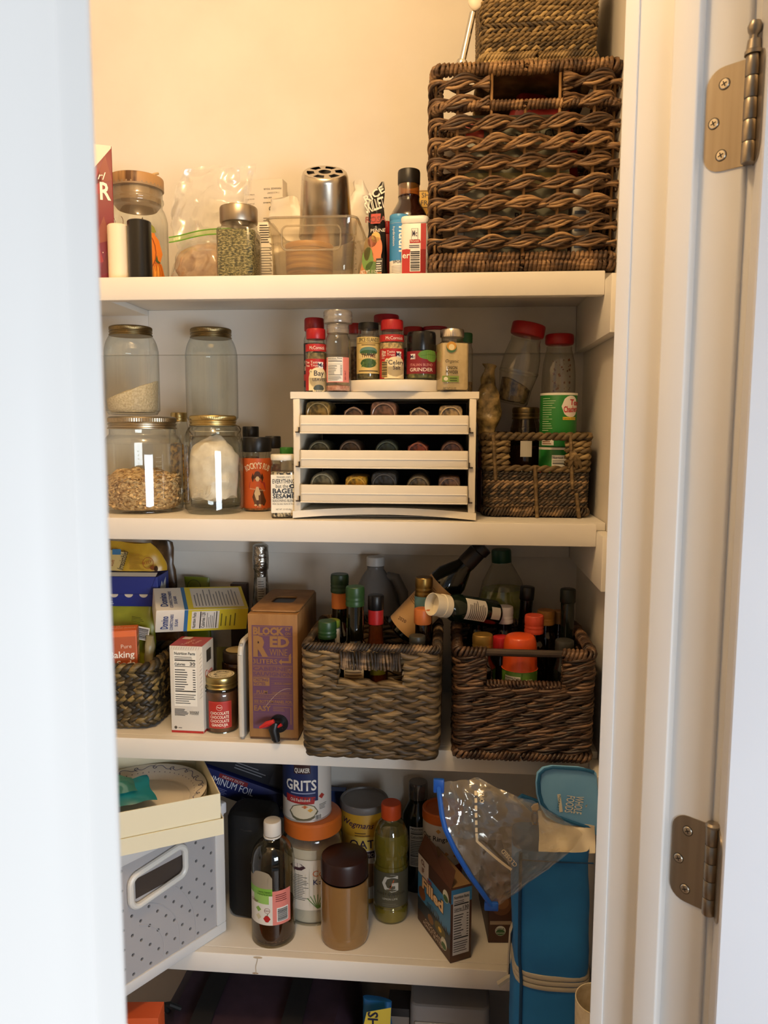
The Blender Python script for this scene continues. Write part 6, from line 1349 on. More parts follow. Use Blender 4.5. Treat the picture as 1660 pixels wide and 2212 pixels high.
part(t, 'jar_body', cyl(R * 1.02, h0 * .72, 0, .004), M((96, 140, 52), .35), 40); part(t, 'orange_lid', sm([(0, h0 * .70), (R * .98, h0 * .70), (R, h0 * .715), (R * .97, h0 * .86), (R * .9, h0 * .95), (R * .7, h0 * .99), (0, h0)], 4), M((208, 78, 32), .28), 44)
L = Lab(); L.nutr(-.92 * R, h0 * .36, .98 * R, h0 * .30); L.lines(.25 * R, h0 * .40, 1.0 * R, h0 * .66, 8, (206, 220, 160), .3); L.rect(.12 * R, h0 * .05, .16 * R, h0 * .69, (70, 110, 36), 1); L.build(t, ('cyl', R * 1.02, FRONT, 0))
def lab_w(L, r, h): L.rect(-.1 * r, h * .45, 1.2 * r, h * .72, (206, 200, 196))
bottle('small dark extract bottle with a white screw cap', 1071, 1110, 1309, yF + .138, zb, .019, M((14, 14, 18), .08), M((216, 210, 212), .4), .030, .012, .02, .8, lab=lab_w)
bottle('black capped dark bottle behind the lying green bottle', 1014, 1047, 1308, yF + .140, zb, .0175, M((12, 13, 12), .08), M((18, 20, 18), .35), .028, .014, .02, .85)
bottle('slim black vinegar bottle leaning in the middle of the brown basket', 1126, 1158, 1270, yF + .166, zb, .0150, M((14, 12, 12), .1), M((20, 19, 19), .3), .026, .045, .06, .86, ry=.06, loc=(at(1122, 1300, yF + .17).x, yF + .170, zb + .003), ridge=False)
bottle('ribbed brown bottle with an orange red cap beside the leaning black bottle', 1134, 1176, 1328, yF + .104, zb, .0205, AMBER, M((196, 72, 48), .4), .032, .012, .018, .85)
bottle('jar with a dull gold cap behind the orange red cap', 1161, 1200, 1317, yF + .150, zb, .0185, clear('brown_glass', (140, 104, 64), .03, 1, .07, .2, (60, 40, 22), edge=(40, 28, 16)), M((156, 108, 48), .42), .026, .012, .018, .85)
bottle('second gold capped jar half hidden behind the tall dark bottle', 1196, 1222, 1318, yF + .168, zb, .0115, AMBER, M((146, 102, 50), .42), .024, .012, .018, .85)
bottle('tall dark green bottle with a black cork cap at the right of the brown basket', 1211, 1245, 1271, yF + .122, zb, .0142, M((16, 22, 16), .12), M((20, 26, 20), .35), .026, .085, .035, .86, ridge=False)
bottle('low bottle with a dark grey cap in the near right corner of the brown basket', 1200, 1241, 1381, yF + .046, zb, .0175, M((26, 26, 24), .1), M((50, 50, 46), .4), .024, .012, .02, .85, ridge=False)
# green bottle lying on the bottles, its white cup towards the viewer
pa, pb_ = at(1068, 1326, yF + .116), at(940, 1306, yF + .036); v = pb_ - pa; Lg = v.length; r0 = .0245
t = thing('green_bottle', 'dark green bottle lying across the baskets, its white measuring cap pointing out', 'bottle', tuple(pa)); t.rotation_euler = v.to_track_quat('Z', 'Y').to_euler()
part(t, 'glass_body', [(0, 0), (r0 * .9, 0), (r0, .004), (r0, Lg * .62), (r0 * .96, Lg * .70), (r0 * .7, Lg * .80), (r0 * .6, Lg * .82), (r0 * .6, Lg * .9)], M((12, 26, 16), .12), 36)
part(t, 'white_cap', [(r0 * .70, Lg * .80), (r0 * .82, Lg * .81), (r0 * .82, Lg * .90), (r0 * .76, Lg * .905), (r0 * .80, Lg * 1.05), (r0 * .76, Lg * 1.05), (r0 * .70, Lg * .93), (0, Lg * .93)], M((222, 212, 188), .4), 36)
inv = t.rotation_euler.to_matrix().transposed(); cdir = inv @ (CAM - (pa + v * .4)); ca = math.atan2(cdir.y, cdir.x)
L = Lab(); L.rect(-.018, Lg * .28, .022, Lg * .62, (206, 202, 196)); L.lines(-.016, Lg * .31, .02, Lg * .59, 9, (50, 48, 46), .35); L.rect(-.01, Lg * .05, .012, Lg * .2, (180, 176, 170)); L.build(t, ('cyl', r0, ca, 0))
# vegetable oil jug
Y = .252; a = at(1075, 1186, Y); R = .0475; h = a.z - z3 + .001
t = thing('oil_jug', 'clear faceted jug of yellow green cooking oil with green cap at the back wall', 'jug', (at(1097, 1250, Y).x, Y - .008, z3), tw(a.x, Y), None, 0, -.045)
part(t, 'jug_body', [(0, 0, 3), (R * .92, 0, 3), (R, .006, 3), (R, h * .50, 3), (R * 1.04, h * .62, 2.6), (R * 1.0, h * .70, 2.4), (R * .82, h * .80, 2.2), (R * .48, h * .895, 2), (R * .42, h * .91, 2), (R * .42, h * .92, 2)], PLAST, 12)
part(t, 'oil', [(0, .003, 3), (R * .9, .003, 3), (R * .96, .008, 3), (R * .96, h * .50, 3), (R * 1.0, h * .62, 2.6), (R * .98, h * .68, 2.4), (R * .86, h * .75, 2.3), (0, h * .75, 2.3)], noisy('cooking_oil', (132, 142, 66), (190, 196, 112), 9, (1, 1, 6), .15, lo=.3, hi=.7), 12)
ridged(t, 'cap', 21 * sz(1075, 1198, Y), .026, h - .026, M((18, 74, 46), .4), 36, .02)
# ------------------------------------------------------------------ lowest shelf
z4 = Z[4] + .0003
def xy(v): return Vector((v.x, v.y))
# perforated bin standing askew at the left
A = xy(atz(490, 2010, z4)); Bp = xy(atz(255, 2165, z4)); u = (Bp - A).normalized(); Lb = (Bp - A).length + .055; dp = .17
rzb = math.atan2(-u.y, -u.x); q = Vector((math.cos(rzb), math.sin(rzb))); pz = Vector((-q.y, q.x))
hb = at(489, 1738, A.y).z - z4
cen = A - q * (Lb / 2) + pz * (dp / 2)
t = thing('perforated_bin', 'white framed bin with a grid of holes and oval handle, under the ivory box lid', 'bin', (cen.x, cen.y, z4), rzb)
FR = M((206, 204, 202), .42); W2 = Lb / 2; D2 = dp / 2; fw = .022
mb = MB()
for x0, x1, za, zb in ((-W2, W2, 0, .020), (-W2, W2, hb - .022, hb), (-W2, -W2 + .012, .02, hb - .022), (W2 - fw, W2, .02, hb - .022)): mb.rbox(x0, x1, -D2, -D2 + .006, za, zb, .002)
mb.build('front_frame', FR, t)
MB().rbox(W2 - .004, W2, -D2 + .0062, D2, 0, hb, .0015).build('side_panel', FR, t); MB().rbox(-W2, -W2 + .004, -D2 + .0062, D2, 0, hb, .0015).build('side_panel', FR, t); MB().rbox(-W2 + .0042, W2 - .0042, D2 - .004, D2, 0, hb, .0015).build('back_panel', FR, t); MB().rbox(-W2 + .0042, W2 - .0042, -D2 + .0062, D2 - .0042, 0.0002, .004, .001).build('bin_floor', FR, t)
MB().rbox(W2 - .006, W2 + .005, -D2 - .002, D2 + .003, hb - .018, hb + .004, .003).build('rim_corner', M((196, 196, 200), .4), t)
# front panel with drilled holes: quads round square cells, octagonal holes
px0, px1, pz0, pz1 = -W2 + .012, W2 - fw, .020, hb - .022; cell = .0168; nx = int((px1 - px0) / cell); nz = int((pz1 - pz0) / cell); cx_ = (px1 - px0) / nx; cz_ = (pz1 - pz0) / nz
hx0, hx1, hz0_, hz1_ = W2 - .205, W2 - .092, hb * .60, hb * .84
mb = MB(); yp = -D2 + .0035
for i in range(nx):
    for j in range(nz):
        x0, x1, za, zb = px0 + i * cx_, px0 + (i + 1) * cx_, pz0 + j * cz_, pz0 + (j + 1) * cz_; mx, mz = (x0 + x1) / 2, (za + zb) / 2
        inh = hx0 - .012 < mx < hx1 + .012 and hz0_ - .006 < mz < hz1_ + .012
        if inh and hx0 + .004 < mx < hx1 - .004 and hz0_ + .014 < mz < hz1_ - .008: continue
        if inh or (i + j) % 2 or i == nx - 1 and j == 0: mb.add([(x0, yp, za), (x1, yp, za), (x1, yp, zb), (x0, yp, zb)], [(0, 1, 2, 3)])
        else:
            rr0 = .0030; O = [(mx + cx_ / 2 * c, mz + cz_ / 2 * s_) for c, s_ in ((1, 0), (1, 1), (0, 1), (-1, 1), (-1, 0), (-1, -1), (0, -1), (1, -1))]
            I = [(mx + rr0 * math.cos(k * math.pi / 4), mz + rr0 * math.sin(k * math.pi / 4)) for k in range(8)]
            mb.add([(x, yp, z_) for x, z_ in O + I] + [(x, yp + .004, z_) for x, z_ in I], [(k, (k + 1) % 8, 8 + (k + 1) % 8, 8 + k) for k in range(8)] + [(8 + k, 8 + (k + 1) % 8, 16 + (k + 1) % 8, 16 + k) for k in range(8)])
mb.build('hole_panel', M((168, 165, 166), .35), t, 1)
MB().box(-W2 + .006, W2 - .006, -D2 + .012, -D2 + .0125, .006, hb - .01).build('inner_shade', noisy('bin_shade_tone', (44, 36, 38), (74, 66, 70), 9, rough=.8), t)  # dark sheet behind the holes, coloured as the bin's shaded inside
hp = []
for cx, cz, a0 in ((hx1 - .016, hz1_ - .012, 0), (hx0 + .016, hz1_ - .022, 90), (hx0 + .016, hz0_ + .014, 180), (hx1 - .016, hz0_ + .024, 270)):
    for k in range(7): an = math.radians(a0 + 15 * k); hp.append((cx + .016 * math.cos(an), -D2 - .001, cz + .016 * math.sin(an)))
MB().tube(hp, .0058, 10, closed=True, up=(0, 1, 0)).build('oval_handle', M((214, 212, 206), .35), t)
L = Lab(); L.poly([(x, z_) for x, y_, z_ in hp], (66, 56, 50), 0); L.build(t, ('plane', (0, yp + .001, 0), (1, 0, 0), (0, 0, 1)), 'handle_opening')
m = MB()
for R_ in (.07, .105, .14):
    m.tube([(W2 - .21 + R_ * math.cos(q_), yp - .0006, .045 + R_ * math.sin(q_)) for q_ in np.linspace(-.25, 1.25, 14) if .045 + R_ * math.sin(q_) < hz0_ - .005], .0007, 5, up=(0, 1, 0))
m.build('moulded_arc', M((176, 174, 176), .3), t)
# ivory box lid pair on the bin, with plates and a teal packet in it
zt = z4 + hb + .0045
C0 = xy(atz(484, 1802, zt)); C1 = xy(atz(250, 1852, zt)); u = (C0 - C1).normalized(); rzi = math.atan2(u.y, u.x); q = u; pz = Vector((-q.y, q.x)); Wt, Dt = .30, .235
h1 = at(484, 1768, C0.y).z - zt; h2 = at(478, 1709, C0.y + .01).z - zt
cen = C0 - q * (Wt / 2) + pz * (Dt / 2)
IV = M((226, 218, 188), .5)
t = thing('ivory_box', 'open ivory cardboard gift box set inside its lid, holding paper plates', 'box', (cen.x, cen.y, zt), rzi)
def tray(mb, w, d, z0, z1_, th, floor=True):
    for x0, x1, y0, y1 in ((-w / 2, w / 2, -d / 2, -d / 2 + th), (-w / 2, w / 2, d / 2 - th, d / 2), (-w / 2, -w / 2 + th, -d / 2 + th, d / 2 - th), (w / 2 - th, w / 2, -d / 2 + th, d / 2 - th)): mb.box(x0, x1, y0, y1, z0, z1_)
    if floor: mb.box(-w / 2 + th, w / 2 - th, -d / 2 + th, d / 2 - th, z0, z0 + th)
    return mb
tray(MB(), Wt, Dt, 0, h1, .0016).build('box_lid', IV, t, 1); tray(MB(), Wt - .008, Dt - .008, .0018, h2, .0018).build('box_tray', IV, t, 1)
pc = at(338, 1712, C0.y + .05); zp = zt + .0062
bx_, by_ = (cen + q * .032).x, (cen + q * .032).y
for k in range(3):
    p_ = thing('paper_plate', ['lowest paper plate of the stack in the ivory box', 'middle paper plate of the stack in the ivory box', 'top paper plate with blue scroll rim in the ivory box'][k], 'plate', (bx_, by_, zp + .0068 * k), 0, 'stacked paper plates')
    part(p_, 'plate_body', sm([(0, .012), (.072, .012), (.080, .015), (.090, .026), (.108, .031), (.1085, .0302), (.090, .0245), (.080, .0125), (0, .0105)], 2), M((226, 218, 206), .5), 56)
    if k == 2:
        L = Lab(); DB = (34, 42, 92)
        L.build
        for j in range(18):
            a0 = j * 2 * math.pi / 18; sgn = 1 if j % 2 else -1
            L.stroke([((.099 + sgn * (.0062 - .0006 * i) * math.cos(i * .62)) * math.cos(a0 + (.0062 - .0006 * i) * math.sin(i * .62) / .099), (.099 + sgn * (.0062 - .0006 * i) * math.cos(i * .62)) * math.sin(a0 + (.0062 - .0006 * i) * math.sin(i * .62) / .099)) for i in range(10)], .0014, DB)
            L.stroke([((.099 + .0048 * math.sin(s_ * 6.28) * sgn) * math.cos(a0 + s_ * .35), (.099 + .0048 * math.sin(s_ * 6.28) * sgn) * math.sin(a0 + s_ * .35)) for s_ in np.linspace(0, 1, 9)], .0012, (52, 62, 118))
            for i in range(3): L.ell(.088 * math.cos(a0 + .12 * i), .088 * math.sin(a0 + .12 * i), .0011, .0011, (120, 112, 120), 1, 8)
        me_ = L.build(p_, ('plane', (0, 0, 0), (1, 0, 0), (0, 1, 0)), 'scroll_border')
        for v in me_.data.vertices:
            r_ = math.hypot(v.co.x, v.co.y); v.co.z += np.interp(r_, [.080, .090, .108], [.015, .026, .031])
tz = at(312, 1752, C0.y + .03)
o = thing('teal_packet', 'crumpled teal plastic packet with clear corner lying in the paper plate', 'packet', (bx_ - .035, by_ - .035, zp + .031), rzi + .1)
def tp(u_, v_): return ((u_ - .5) * .12, (v_ - .5) * .07, .010 * math.sin(math.pi * u_) * math.sin(math.pi * v_) + .012 + .016 * v_)
TE = M((28, 124, 142), .25); film(o, 'packet_film', tp, 20, 14, TE, .006, 30, 4.0, 0, 1, 30); film(o, 'clear_corner', lambda u_, v_: ((u_ - .62) * .085, .006 + (v_ - .5) * .05, .030 + .030 * v_ * (1 - abs(2 * u_ - 1))), 12, 10, clear('teal_film', (120, 196, 180), .1, 1, .12, .35, (80, 170, 150)), .004, 40, 6.0, 0, 1, 25)
# black case behind, long foil cartons on it
Y = .100; a = at(488, 1850, Y); b = at(590, 1850, Y); hk = at(545, 1762, Y).z - z4; wk = b.x - a.x
t = thing('black_case', 'matt black soft case standing between white bin and vinegar bottle', 'case', ((a.x + b.x) / 2, Y + .038, z4), -.12); MB().rbox(-wk / 2, wk / 2, -.04, .04, 0, hk, .014, .026, k=5).build('case_body', M((15, 15, 16), .7, bump=(60, .2)), t)
MB().tube([(wk / 2 * math.cos(k) * 1.0, -.04 * math.sin(k) * 1.0, hk * .86) for k in np.linspace(.3, 2.8, 12)], .0018, 6).build('zip_seam', M((40, 40, 42), .4), t)
zf = z4 + hk + .002; pf_ = at(530, 1702, .232); ang = .345
for k, (lb, colr, cy, dz) in enumerate((('long navy blue aluminum foil carton sloping down behind the grits can', (24, 32, 86), .236, 0), ('dark grey wrap carton lying on top of the navy foil carton', (40, 40, 46), .244, .052))):
    w_, d_, h_ = .30, .050, .049
    t = carton('foil_carton' if k == 0 else 'wrap_carton', lb, 'carton', (pf_.x + .004, cy, pf_.z - .026 + dz * 1.06), w_, d_, h_, .06, colr, 0, ang)
    if k == 0:
        L = Lab(); L.text(w_ * .33, h_ * .45, 'ALUMINUM FOIL', .0155, (214, 214, 224), 'C', w=.118); L.rect(w_ * .26, h_ * .76, w_ * .47, h_ * .95, (126, 40, 44), 1); L.text(w_ * .365, h_ * .80, 'HEAVY DUTY', .0055, (220, 200, 196), 'C'); L.lines(w_ * .24, h_ * .08, w_ * .38, h_ * .36, 4, (120, 124, 170), .35); L.lines(w_ * .46, h_ * .08, w_ * .62, h_ * .32, 4, (110, 116, 166), .35)
        L.text(w_ * .80, h_ * .38, '(33.33 YD)', .006, (150, 130, 140), 'C'); L.stroke([(w_ * .18 + .007 * math.cos(s_), h_ * .45 + .007 * math.sin(s_)) for s_ in np.linspace(0, 6.28, 18)[:-1]], .0008, (120, 124, 170), closed=True); L.poly([(w_ * .35, h_ * .0), (w_ * .7, h_ * .98), (w_ * .999, h_ * .98), (w_ * .999, 0.001)], (32, 34, 64), 0); face(t, w_, d_, h_, 'front', L)
    else:
        L = Lab(); L.rect(.2, .004, .296, h_ - .004, (54, 54, 60)); L.lines(.12, .012, .19, .03, 3, (120, 120, 126), .35); face(t, w_, d_, h_, 'front', L)
a = at(722, 1706, .268); carton('blue_packet', 'small blue packet standing at the back between grits and oats cans', 'packet', (a.x, .272, z4), .05, .02, a.z - z4, 0, (32, 60, 120))
# vinegar bottle
r0 = 48 * sz(591, 1960, .03); yv = yb(591, 2050, z4) + r0; x0 = at(591, 1960, yv).x; hv = at(587, 1771, yv).z - z4
t = thing('vinegar_bottle', 'clear apple cider vinegar bottle, nearly empty, with white cap and pink label', 'bottle', (x0, yv, z4), tw(x0, yv) - .1)
pv = S([(0, 0), (.88, 0), (.97, .012), (1, .04), (1, .60), (.985, .67), (.90, .75), (.70, .81), (.42, .845), (.36, .86), (.36, .9)], r0, hv); part(t, 'glass_body', sm(pv, 3), clear('vinegar_glass', (232, 226, 206), .03, 1, .07, edge=(96, 84, 62)), 44)
part(t, 'vinegar', [(0, .004), (r0 * .86, .004), (r0 * .95, .012), (r0 * .965, hv * .05), (r0 * .965, hv * .30), (0, hv * .30)], clear('vinegar_liquid', (150, 92, 44), .03, .6, .06, .30, (92, 48, 16)), 40); part(t, 'sediment', [(0, .003), (r0 * .84, .003), (r0 * .93, .01), (r0 * .93, .018), (0, .022)], M((108, 74, 34), .6), 32)
ridged(t, 'cap', r0 * .40, hv * .115, hv * .885, M((218, 212, 202), .4), 44, .015); part(t, 'cap_ring', [(r0 * .38, hv * .865), (r0 * .41, hv * .866), (r0 * .41, hv * .88), (r0 * .38, hv * .88)], M((214, 208, 198), .4), 32)
L = Lab(); s_ = r0; L.poly([(-.95 * s_, hv * .225), (.05 * s_, hv * .20), (.05 * s_, hv * .53), (-.25 * s_, hv * .61), (-.7 * s_, hv * .62), (-.95 * s_, hv * .60)], (214, 208, 196), 0) if False else None
L.rect(-1.25 * s_, hv * .20, .06 * s_, hv * .50, (216, 210, 198)); L.rect(.06 * s_, hv * .20, .95 * s_, hv * .49, (214, 124, 112)); L.rect(-1.25 * s_, hv * .45, .06 * s_, hv * .51, (122, 172, 62), 1); L.rect(-.9 * s_, hv * .38, -.1 * s_, hv * .455, (146, 186, 92), 1); L.rect(-1.25 * s_, hv * .505, .06 * s_, hv * .60, (150, 138, 116), 0); L.ell(-.45 * s_, hv * .60, .51 * s_, hv * .055, (150, 138, 116), 0)
L.text(-.30 * s_, hv * .475, 'UNFILTERED', hv * .014, (40, 70, 20), 'C'); L.text(-.30 * s_, hv * .455, 'UNPASTEURIZED', hv * .012, (40, 70, 20), 'C'); L.text(-.85 * s_, hv * .38, 'cider', hv * .03, (120, 60, 50), 'C')
L.ell(-.20 * s_, hv * .255, .17 * s_, hv * .03, (176, 30, 30), 2); L.stroke([(-.20 * s_, hv * .28), (-.15 * s_, hv * .30)], .001, (70, 90, 30), 3); L.ell(-.62 * s_, hv * .265, .15 * s_, hv * .028, (196, 186, 150), 2); L.ell(-.62 * s_, hv * .33, .15 * s_, hv * .025, (126, 166, 70), 2); L.stroke([(-.18 * s_ + .13 * s_ * math.cos(k), hv * .325 + hv * .022 * math.sin(k)) for k in np.linspace(0, 6.28, 16)[:-1]], .0007, (150, 90, 80), closed=True); L.text(-.18 * s_, hv * .318, '100%', hv * .014, (150, 80, 70), 'C')
L.bars(.25 * s_, hv * .225, .80 * s_, hv * .345, 16, vert=False); L.lines(.2 * s_, hv * .40, .85 * s_, hv * .47, 4, (120, 50, 46), .35)
L.build(t, ('cyl', r0, FRONT, 0))
# coconut oil jar with the grits can on it
r0 = 64 * sz(675, 1900, .14); yc = .150; x0 = at(677, 1880, yc).x; hc_ = at(677, 1752, yc).z - z4
t = thing('coconut_jar', 'clear coconut oil jar with a broad orange lid, under the grits can', 'jar', (x0, yc, z4), tw(x0, yc) - .12)
part(t, 'glass_body', sm(S([(0, 0), (.9, 0), (.98, .015), (1, .05), (1, .70), (.97, .76), (.88, .81), (.86, .84), (.86, .86)], r0, hc_), 3), PLAST, 48); part(t, 'coconut_oil', S([(0, .012), (.88, .012), (.96, .05), (.96, .68), (.9, .74), (0, .745)], r0, hc_), M((206, 200, 184), .5), 40)
ridged(t, 'orange_lid', r0 * .97, hc_ * .155, hc_ * .845, M((206, 104, 34), .4), 60, .008)
L = Lab(); L.rect(-1.2 * r0, hc_ * .16, 1.3 * r0, hc_ * .66, (214, 206, 192)); L.lines(-.72 * r0, hc_ * .26, -.02 * r0, hc_ * .52, 15, (90, 84, 76), .3, rag=.4); L.ell(-.42 * r0, hc_ * .585, .30 * r0, hc_ * .035, (70, 44, 50), 1); L.ell(-.42 * r0, hc_ * .60, .2 * r0, hc_ * .02, (216, 206, 196), 2); L.text(.10 * r0, hc_ * .50, 'Coconut', hc_ * .06, (196, 96, 40), 'L'); L.text(.12 * r0, hc_ * .42, 'K', hc_ * .05, (40, 40, 80), 'L', bold=.04); L.lines(.3 * r0, hc_ * .42, .5 * r0, hc_ * .46, 2, (40, 40, 80), .4)
for k in range(9): L.stroke([(.25 * r0, hc_ * .18), (.25 * r0 + .5 * r0 * math.cos(.3 + .25 * k), hc_ * .18 + hc_ * .14 * math.sin(.3 + .25 * k))], .0016, (86, 122, 52), 2)
L.build(t, ('cyl', r0, FRONT, 0))
zg = z4 + hc_ + .0005; rg = 52 * sz(665, 1720, yc); xg = at(664, 1720, yc).x; hg = .148
t = thing('grits_can', 'round white and blue can of grits standing on the orange lidded jar', 'can', (xg, yc, zg), tw(xg, yc)); part(t, 'can_body', cyl(rg, hg, 0, .002), M((212, 206, 198), .45), 48); part(t, 'can_rim', [(rg * .97, 0), (rg * 1.01, .0005), (rg * 1.01, .004), (rg * .97, .005)], M((206, 204, 198), .3, .6), 48)
hG_ = hg * .80; L = Lab(); NV = (24, 40, 88); L.rect(-1.5 * rg, hG_ * .36, .45 * rg, hG_ * 1.2, NV); L.rect(-.55 * rg, hG_ * .83, .14 * rg, hG_ * 1.15, (52, 24, 26), 1); L.text(-.2 * rg, hG_ * .855, 'QUAKER', hG_ * .075, (226, 220, 210), 'C', bold=.05, w=.62 * rg); L.text(-.28 * rg, hG_ * .55, 'GRITS', hG_ * .17, (232, 228, 220), 'C', bold=.05, w=1.32 * rg); L.lines(-.7 * rg, hG_ * .49, .35 * rg, hG_ * .52, 1, (150, 160, 190), .6, rag=.05)
L.poly([(-.95 * rg, hG_ * .33), (.28 * rg, hG_ * .31), (.34 * rg, hG_ * .43), (-.95 * rg, hG_ * .46)], (160, 34, 34), 1); L.text(-.3 * rg, hG_ * .36, 'Old Fashioned', hG_ * .055, (236, 226, 210), 'C', w=.82 * rg); L.ell(-.16 * rg, hG_ * .17, .62 * rg, hG_ * .15, (96, 90, 66), 1); L.ell(-.16 * rg, hG_ * .185, .56 * rg, hG_ * .12, (216, 204, 176), 2); L.ell(.12 * rg, hG_ * .21, .12 * rg, hG_ * .035, (216, 160, 60), 3); L.ell(-.1 * rg, hG_ * .27, .14 * rg, hG_ * .03, (190, 100, 50), 3)
for k in range(14): L.ell(rnd.uniform(-.55, .25) * rg, hG_ * rnd.uniform(.1, .25), .03 * rg, hG_ * .008, (96, 120, 60), 3, 8)
L.ell(.62 * rg, hG_ * .42, .14 * rg, hG_ * .05, (170, 60, 50), 1); L.lines(.5 * rg, hG_ * .2, .9 * rg, hG_ * .3, 4, (120, 116, 112), .35); L.bars(.3 * rg, hG_ * .03, .62 * rg, hG_ * .12, 10); L.build(t, ('cyl', rg, FRONT, 0))
# oats can, sports drink, dark bottle, cereal can
r0 = 50 * sz(786, 1800, .225); x0 = at(787, 1800, .218).x; ho = at(787, 1722, .218).z - z4
t = thing('oats_can', 'yellow round can of oats with a grey plastic lid, back of the lowest shelf', 'can', (x0, .218, z4), tw(x0, .218)); part(t, 'can_body', cyl(r0, ho * .96, 0, .002), M((206, 158, 46), .45), 48); part(t, 'lid', [(0, ho * .93), (r0 * 1.03, ho * .93), (r0 * 1.04, ho * .94), (r0 * 1.04, ho * .985), (r0 * 1.0, ho), (r0 * .93, ho), (r0 * .91, ho * .985), (0, ho * .985)], M((118, 114, 112), .45), 48)
L = Lab(); L.rect(-1.4 * r0, ho * .05, 1.4 * r0, ho * .56, (214, 204, 190)); L.rect(-1.4 * r0, ho * .56, 1.4 * r0, ho * .70, (222, 190, 90)); L.text(-.3 * r0, ho * .80, 'Wegmans', ho * .06, (70, 40, 70), 'C', shear=.3, bold=.02, rot=-.1); L.lines(-.4 * r0, ho * .71, .3 * r0, ho * .76, 2, (110, 80, 40), .4); L.text(.02 * r0, ho * .585, 'OATS', ho * .085, (44, 26, 60), 'C', bold=.02); L.rect(-1.2 * r0, ho * .48, .9 * r0, ho * .55, (50, 28, 60), 1); L.text(0, ho * .492, 'OLD FASHIONED', ho * .04, (226, 214, 200), 'C'); L.ell(0, ho * .3, .9 * r0, ho * .13, (150, 110, 70), 1); L.build(t, ('cyl', r0, FRONT, 0))
r0 = 38 * sz(846, 1880, .13); yg = .142; x0 = at(845, 1860, yg).x; hG = at(845, 1733, yg).z - z4
t = thing('sports_drink', 'yellow green sports drink bottle with orange cap and grey label', 'bottle', (x0, yg, z4), tw(x0, yg))
pg = [(0, 0), (.84, 0), (.96, .015), (1, .05), (1, .11), (.95, .125), (.95, .14), (1, .155), (1, .47), (.95, .49), (.94, .56), (1, .60), (1, .68), (.93, .76), (.72, .83), (.50, .865), (.48, .89)]
DR = M((128, 132, 30), .25); part(t, 'bottle_body', sm(S(pg, r0, hG), 3), clear('drink_plastic', (240, 236, 204), .04, 1, .08, .06, (170, 164, 100), edge=(120, 116, 70)), 44); part(t, 'drink', S([(0, .004)] + [(p_[0] * .96, max(.004, p_[1])) for p_ in pg[1:14]] + [(0, .765)], r0, hG), noisy('sports_drink_liquid', (118, 112, 34), (140, 132, 50), 14, rough=.2), 44)
ridged(t, 'cap', r0 * .57, hG * .125, hG * .875, M((206, 78, 30), .4), 40, .02)
L = Lab(); L.rect(-1.3 * r0, hG * .155, 1.3 * r0, hG * .46, (84, 82, 66)); L.text(-.04 * r0, hG * .30, 'G', hG * .145, (200, 200, 190), 'C', bold=.035); L.poly([(-.02 * r0, hG * .33), (.13 * r0, hG * .40), (.20 * r0, hG * .40), (.10 * r0, hG * .365), (.16 * r0, hG * .365), (-.10 * r0, hG * .31), (-.0 * r0, hG * .35), (-.06 * r0, hG * .35)], (196, 92, 40), 3); L.text(0, hG * .265, 'THIRST QUENCHER', hG * .020, (40, 40, 34), 'C'); L.text(-.05 * r0, hG * .225, 'LEMON LIME', hG * .016, (206, 206, 190), 'C'); L.lines(-.5 * r0, hG * .17, .5 * r0, hG * .20, 2, (110, 108, 92), .4); L.build(t, ('cyl', r0, FRONT, 0))
r0 = 34 * sz(902, 1820, .215); x0 = at(903, 1800, .245).x; hd_ = at(908, 1690, .245).z - z4
t = thing('soy_bottle', 'dark bottle with clear cap and nutrition label behind the sports drink', 'bottle', (x0, .250, z4), tw(x0, .250)); part(t, 'glass_body', sm(S([(0, 0), (.92, 0), (1, .03), (1, .60), (.95, .70), (.70, .78), (.58, .82), (.58, .86)], r0, hd_), 3), M((16, 24, 20), .1), 36); ridged(t, 'clear_cap', r0 * .62, hd_ * .15, hd_ * .85, clear('grey_cap', (170, 164, 160), .1, 1, .1, .4, (110, 104, 100)), 30, .02)
L = Lab(); L.nutr(-.55 * r0, hd_ * .25, 1.7 * r0, hd_ * .38, 2); L.build(t, ('cyl', r0, FRONT, 0))
r0 = 44 * sz(955, 1800, .175); x0 = at(957, 1800, .196).x; hq = at(957, 1742, .196).z - z4
t = thing('cereal_can', 'round white can printed with cereal rings, with an orange lid', 'can', (x0, .196, z4), tw(x0, .196)); part(t, 'can_body', cyl(r0, hq * .95, 0, .002), M((206, 196, 182), .45), 44); part(t, 'lid', [(0, hq * .90), (r0 * 1.03, hq * .90), (r0 * 1.03, hq * .99), (r0 * .99, hq), (r0 * .85, hq), (r0 * .83, hq * .985), (0, hq * .985)], M((202, 100, 36), .42), 44)
L = Lab(); L.rect(-1.3 * r0, hq * .05, 1.3 * r0, hq * .48, (120, 50, 30)); L.text(-.45 * r0, hq * .74, 'Oat Rings', hq * .05, INK, 'C', bold=.02)
for k in range(12):
    cu, cv = rnd.uniform(-1, 1) * r0, hq * rnd.uniform(.48, .84); L.ell(cu, cv, .13 * r0, hq * .024, (196, 140, 74), 1, 14); L.ell(cu, cv, .055 * r0, hq * .010, (206, 196, 182), 2, 10)
L.build(t, ('cyl', r0, FRONT, 0))
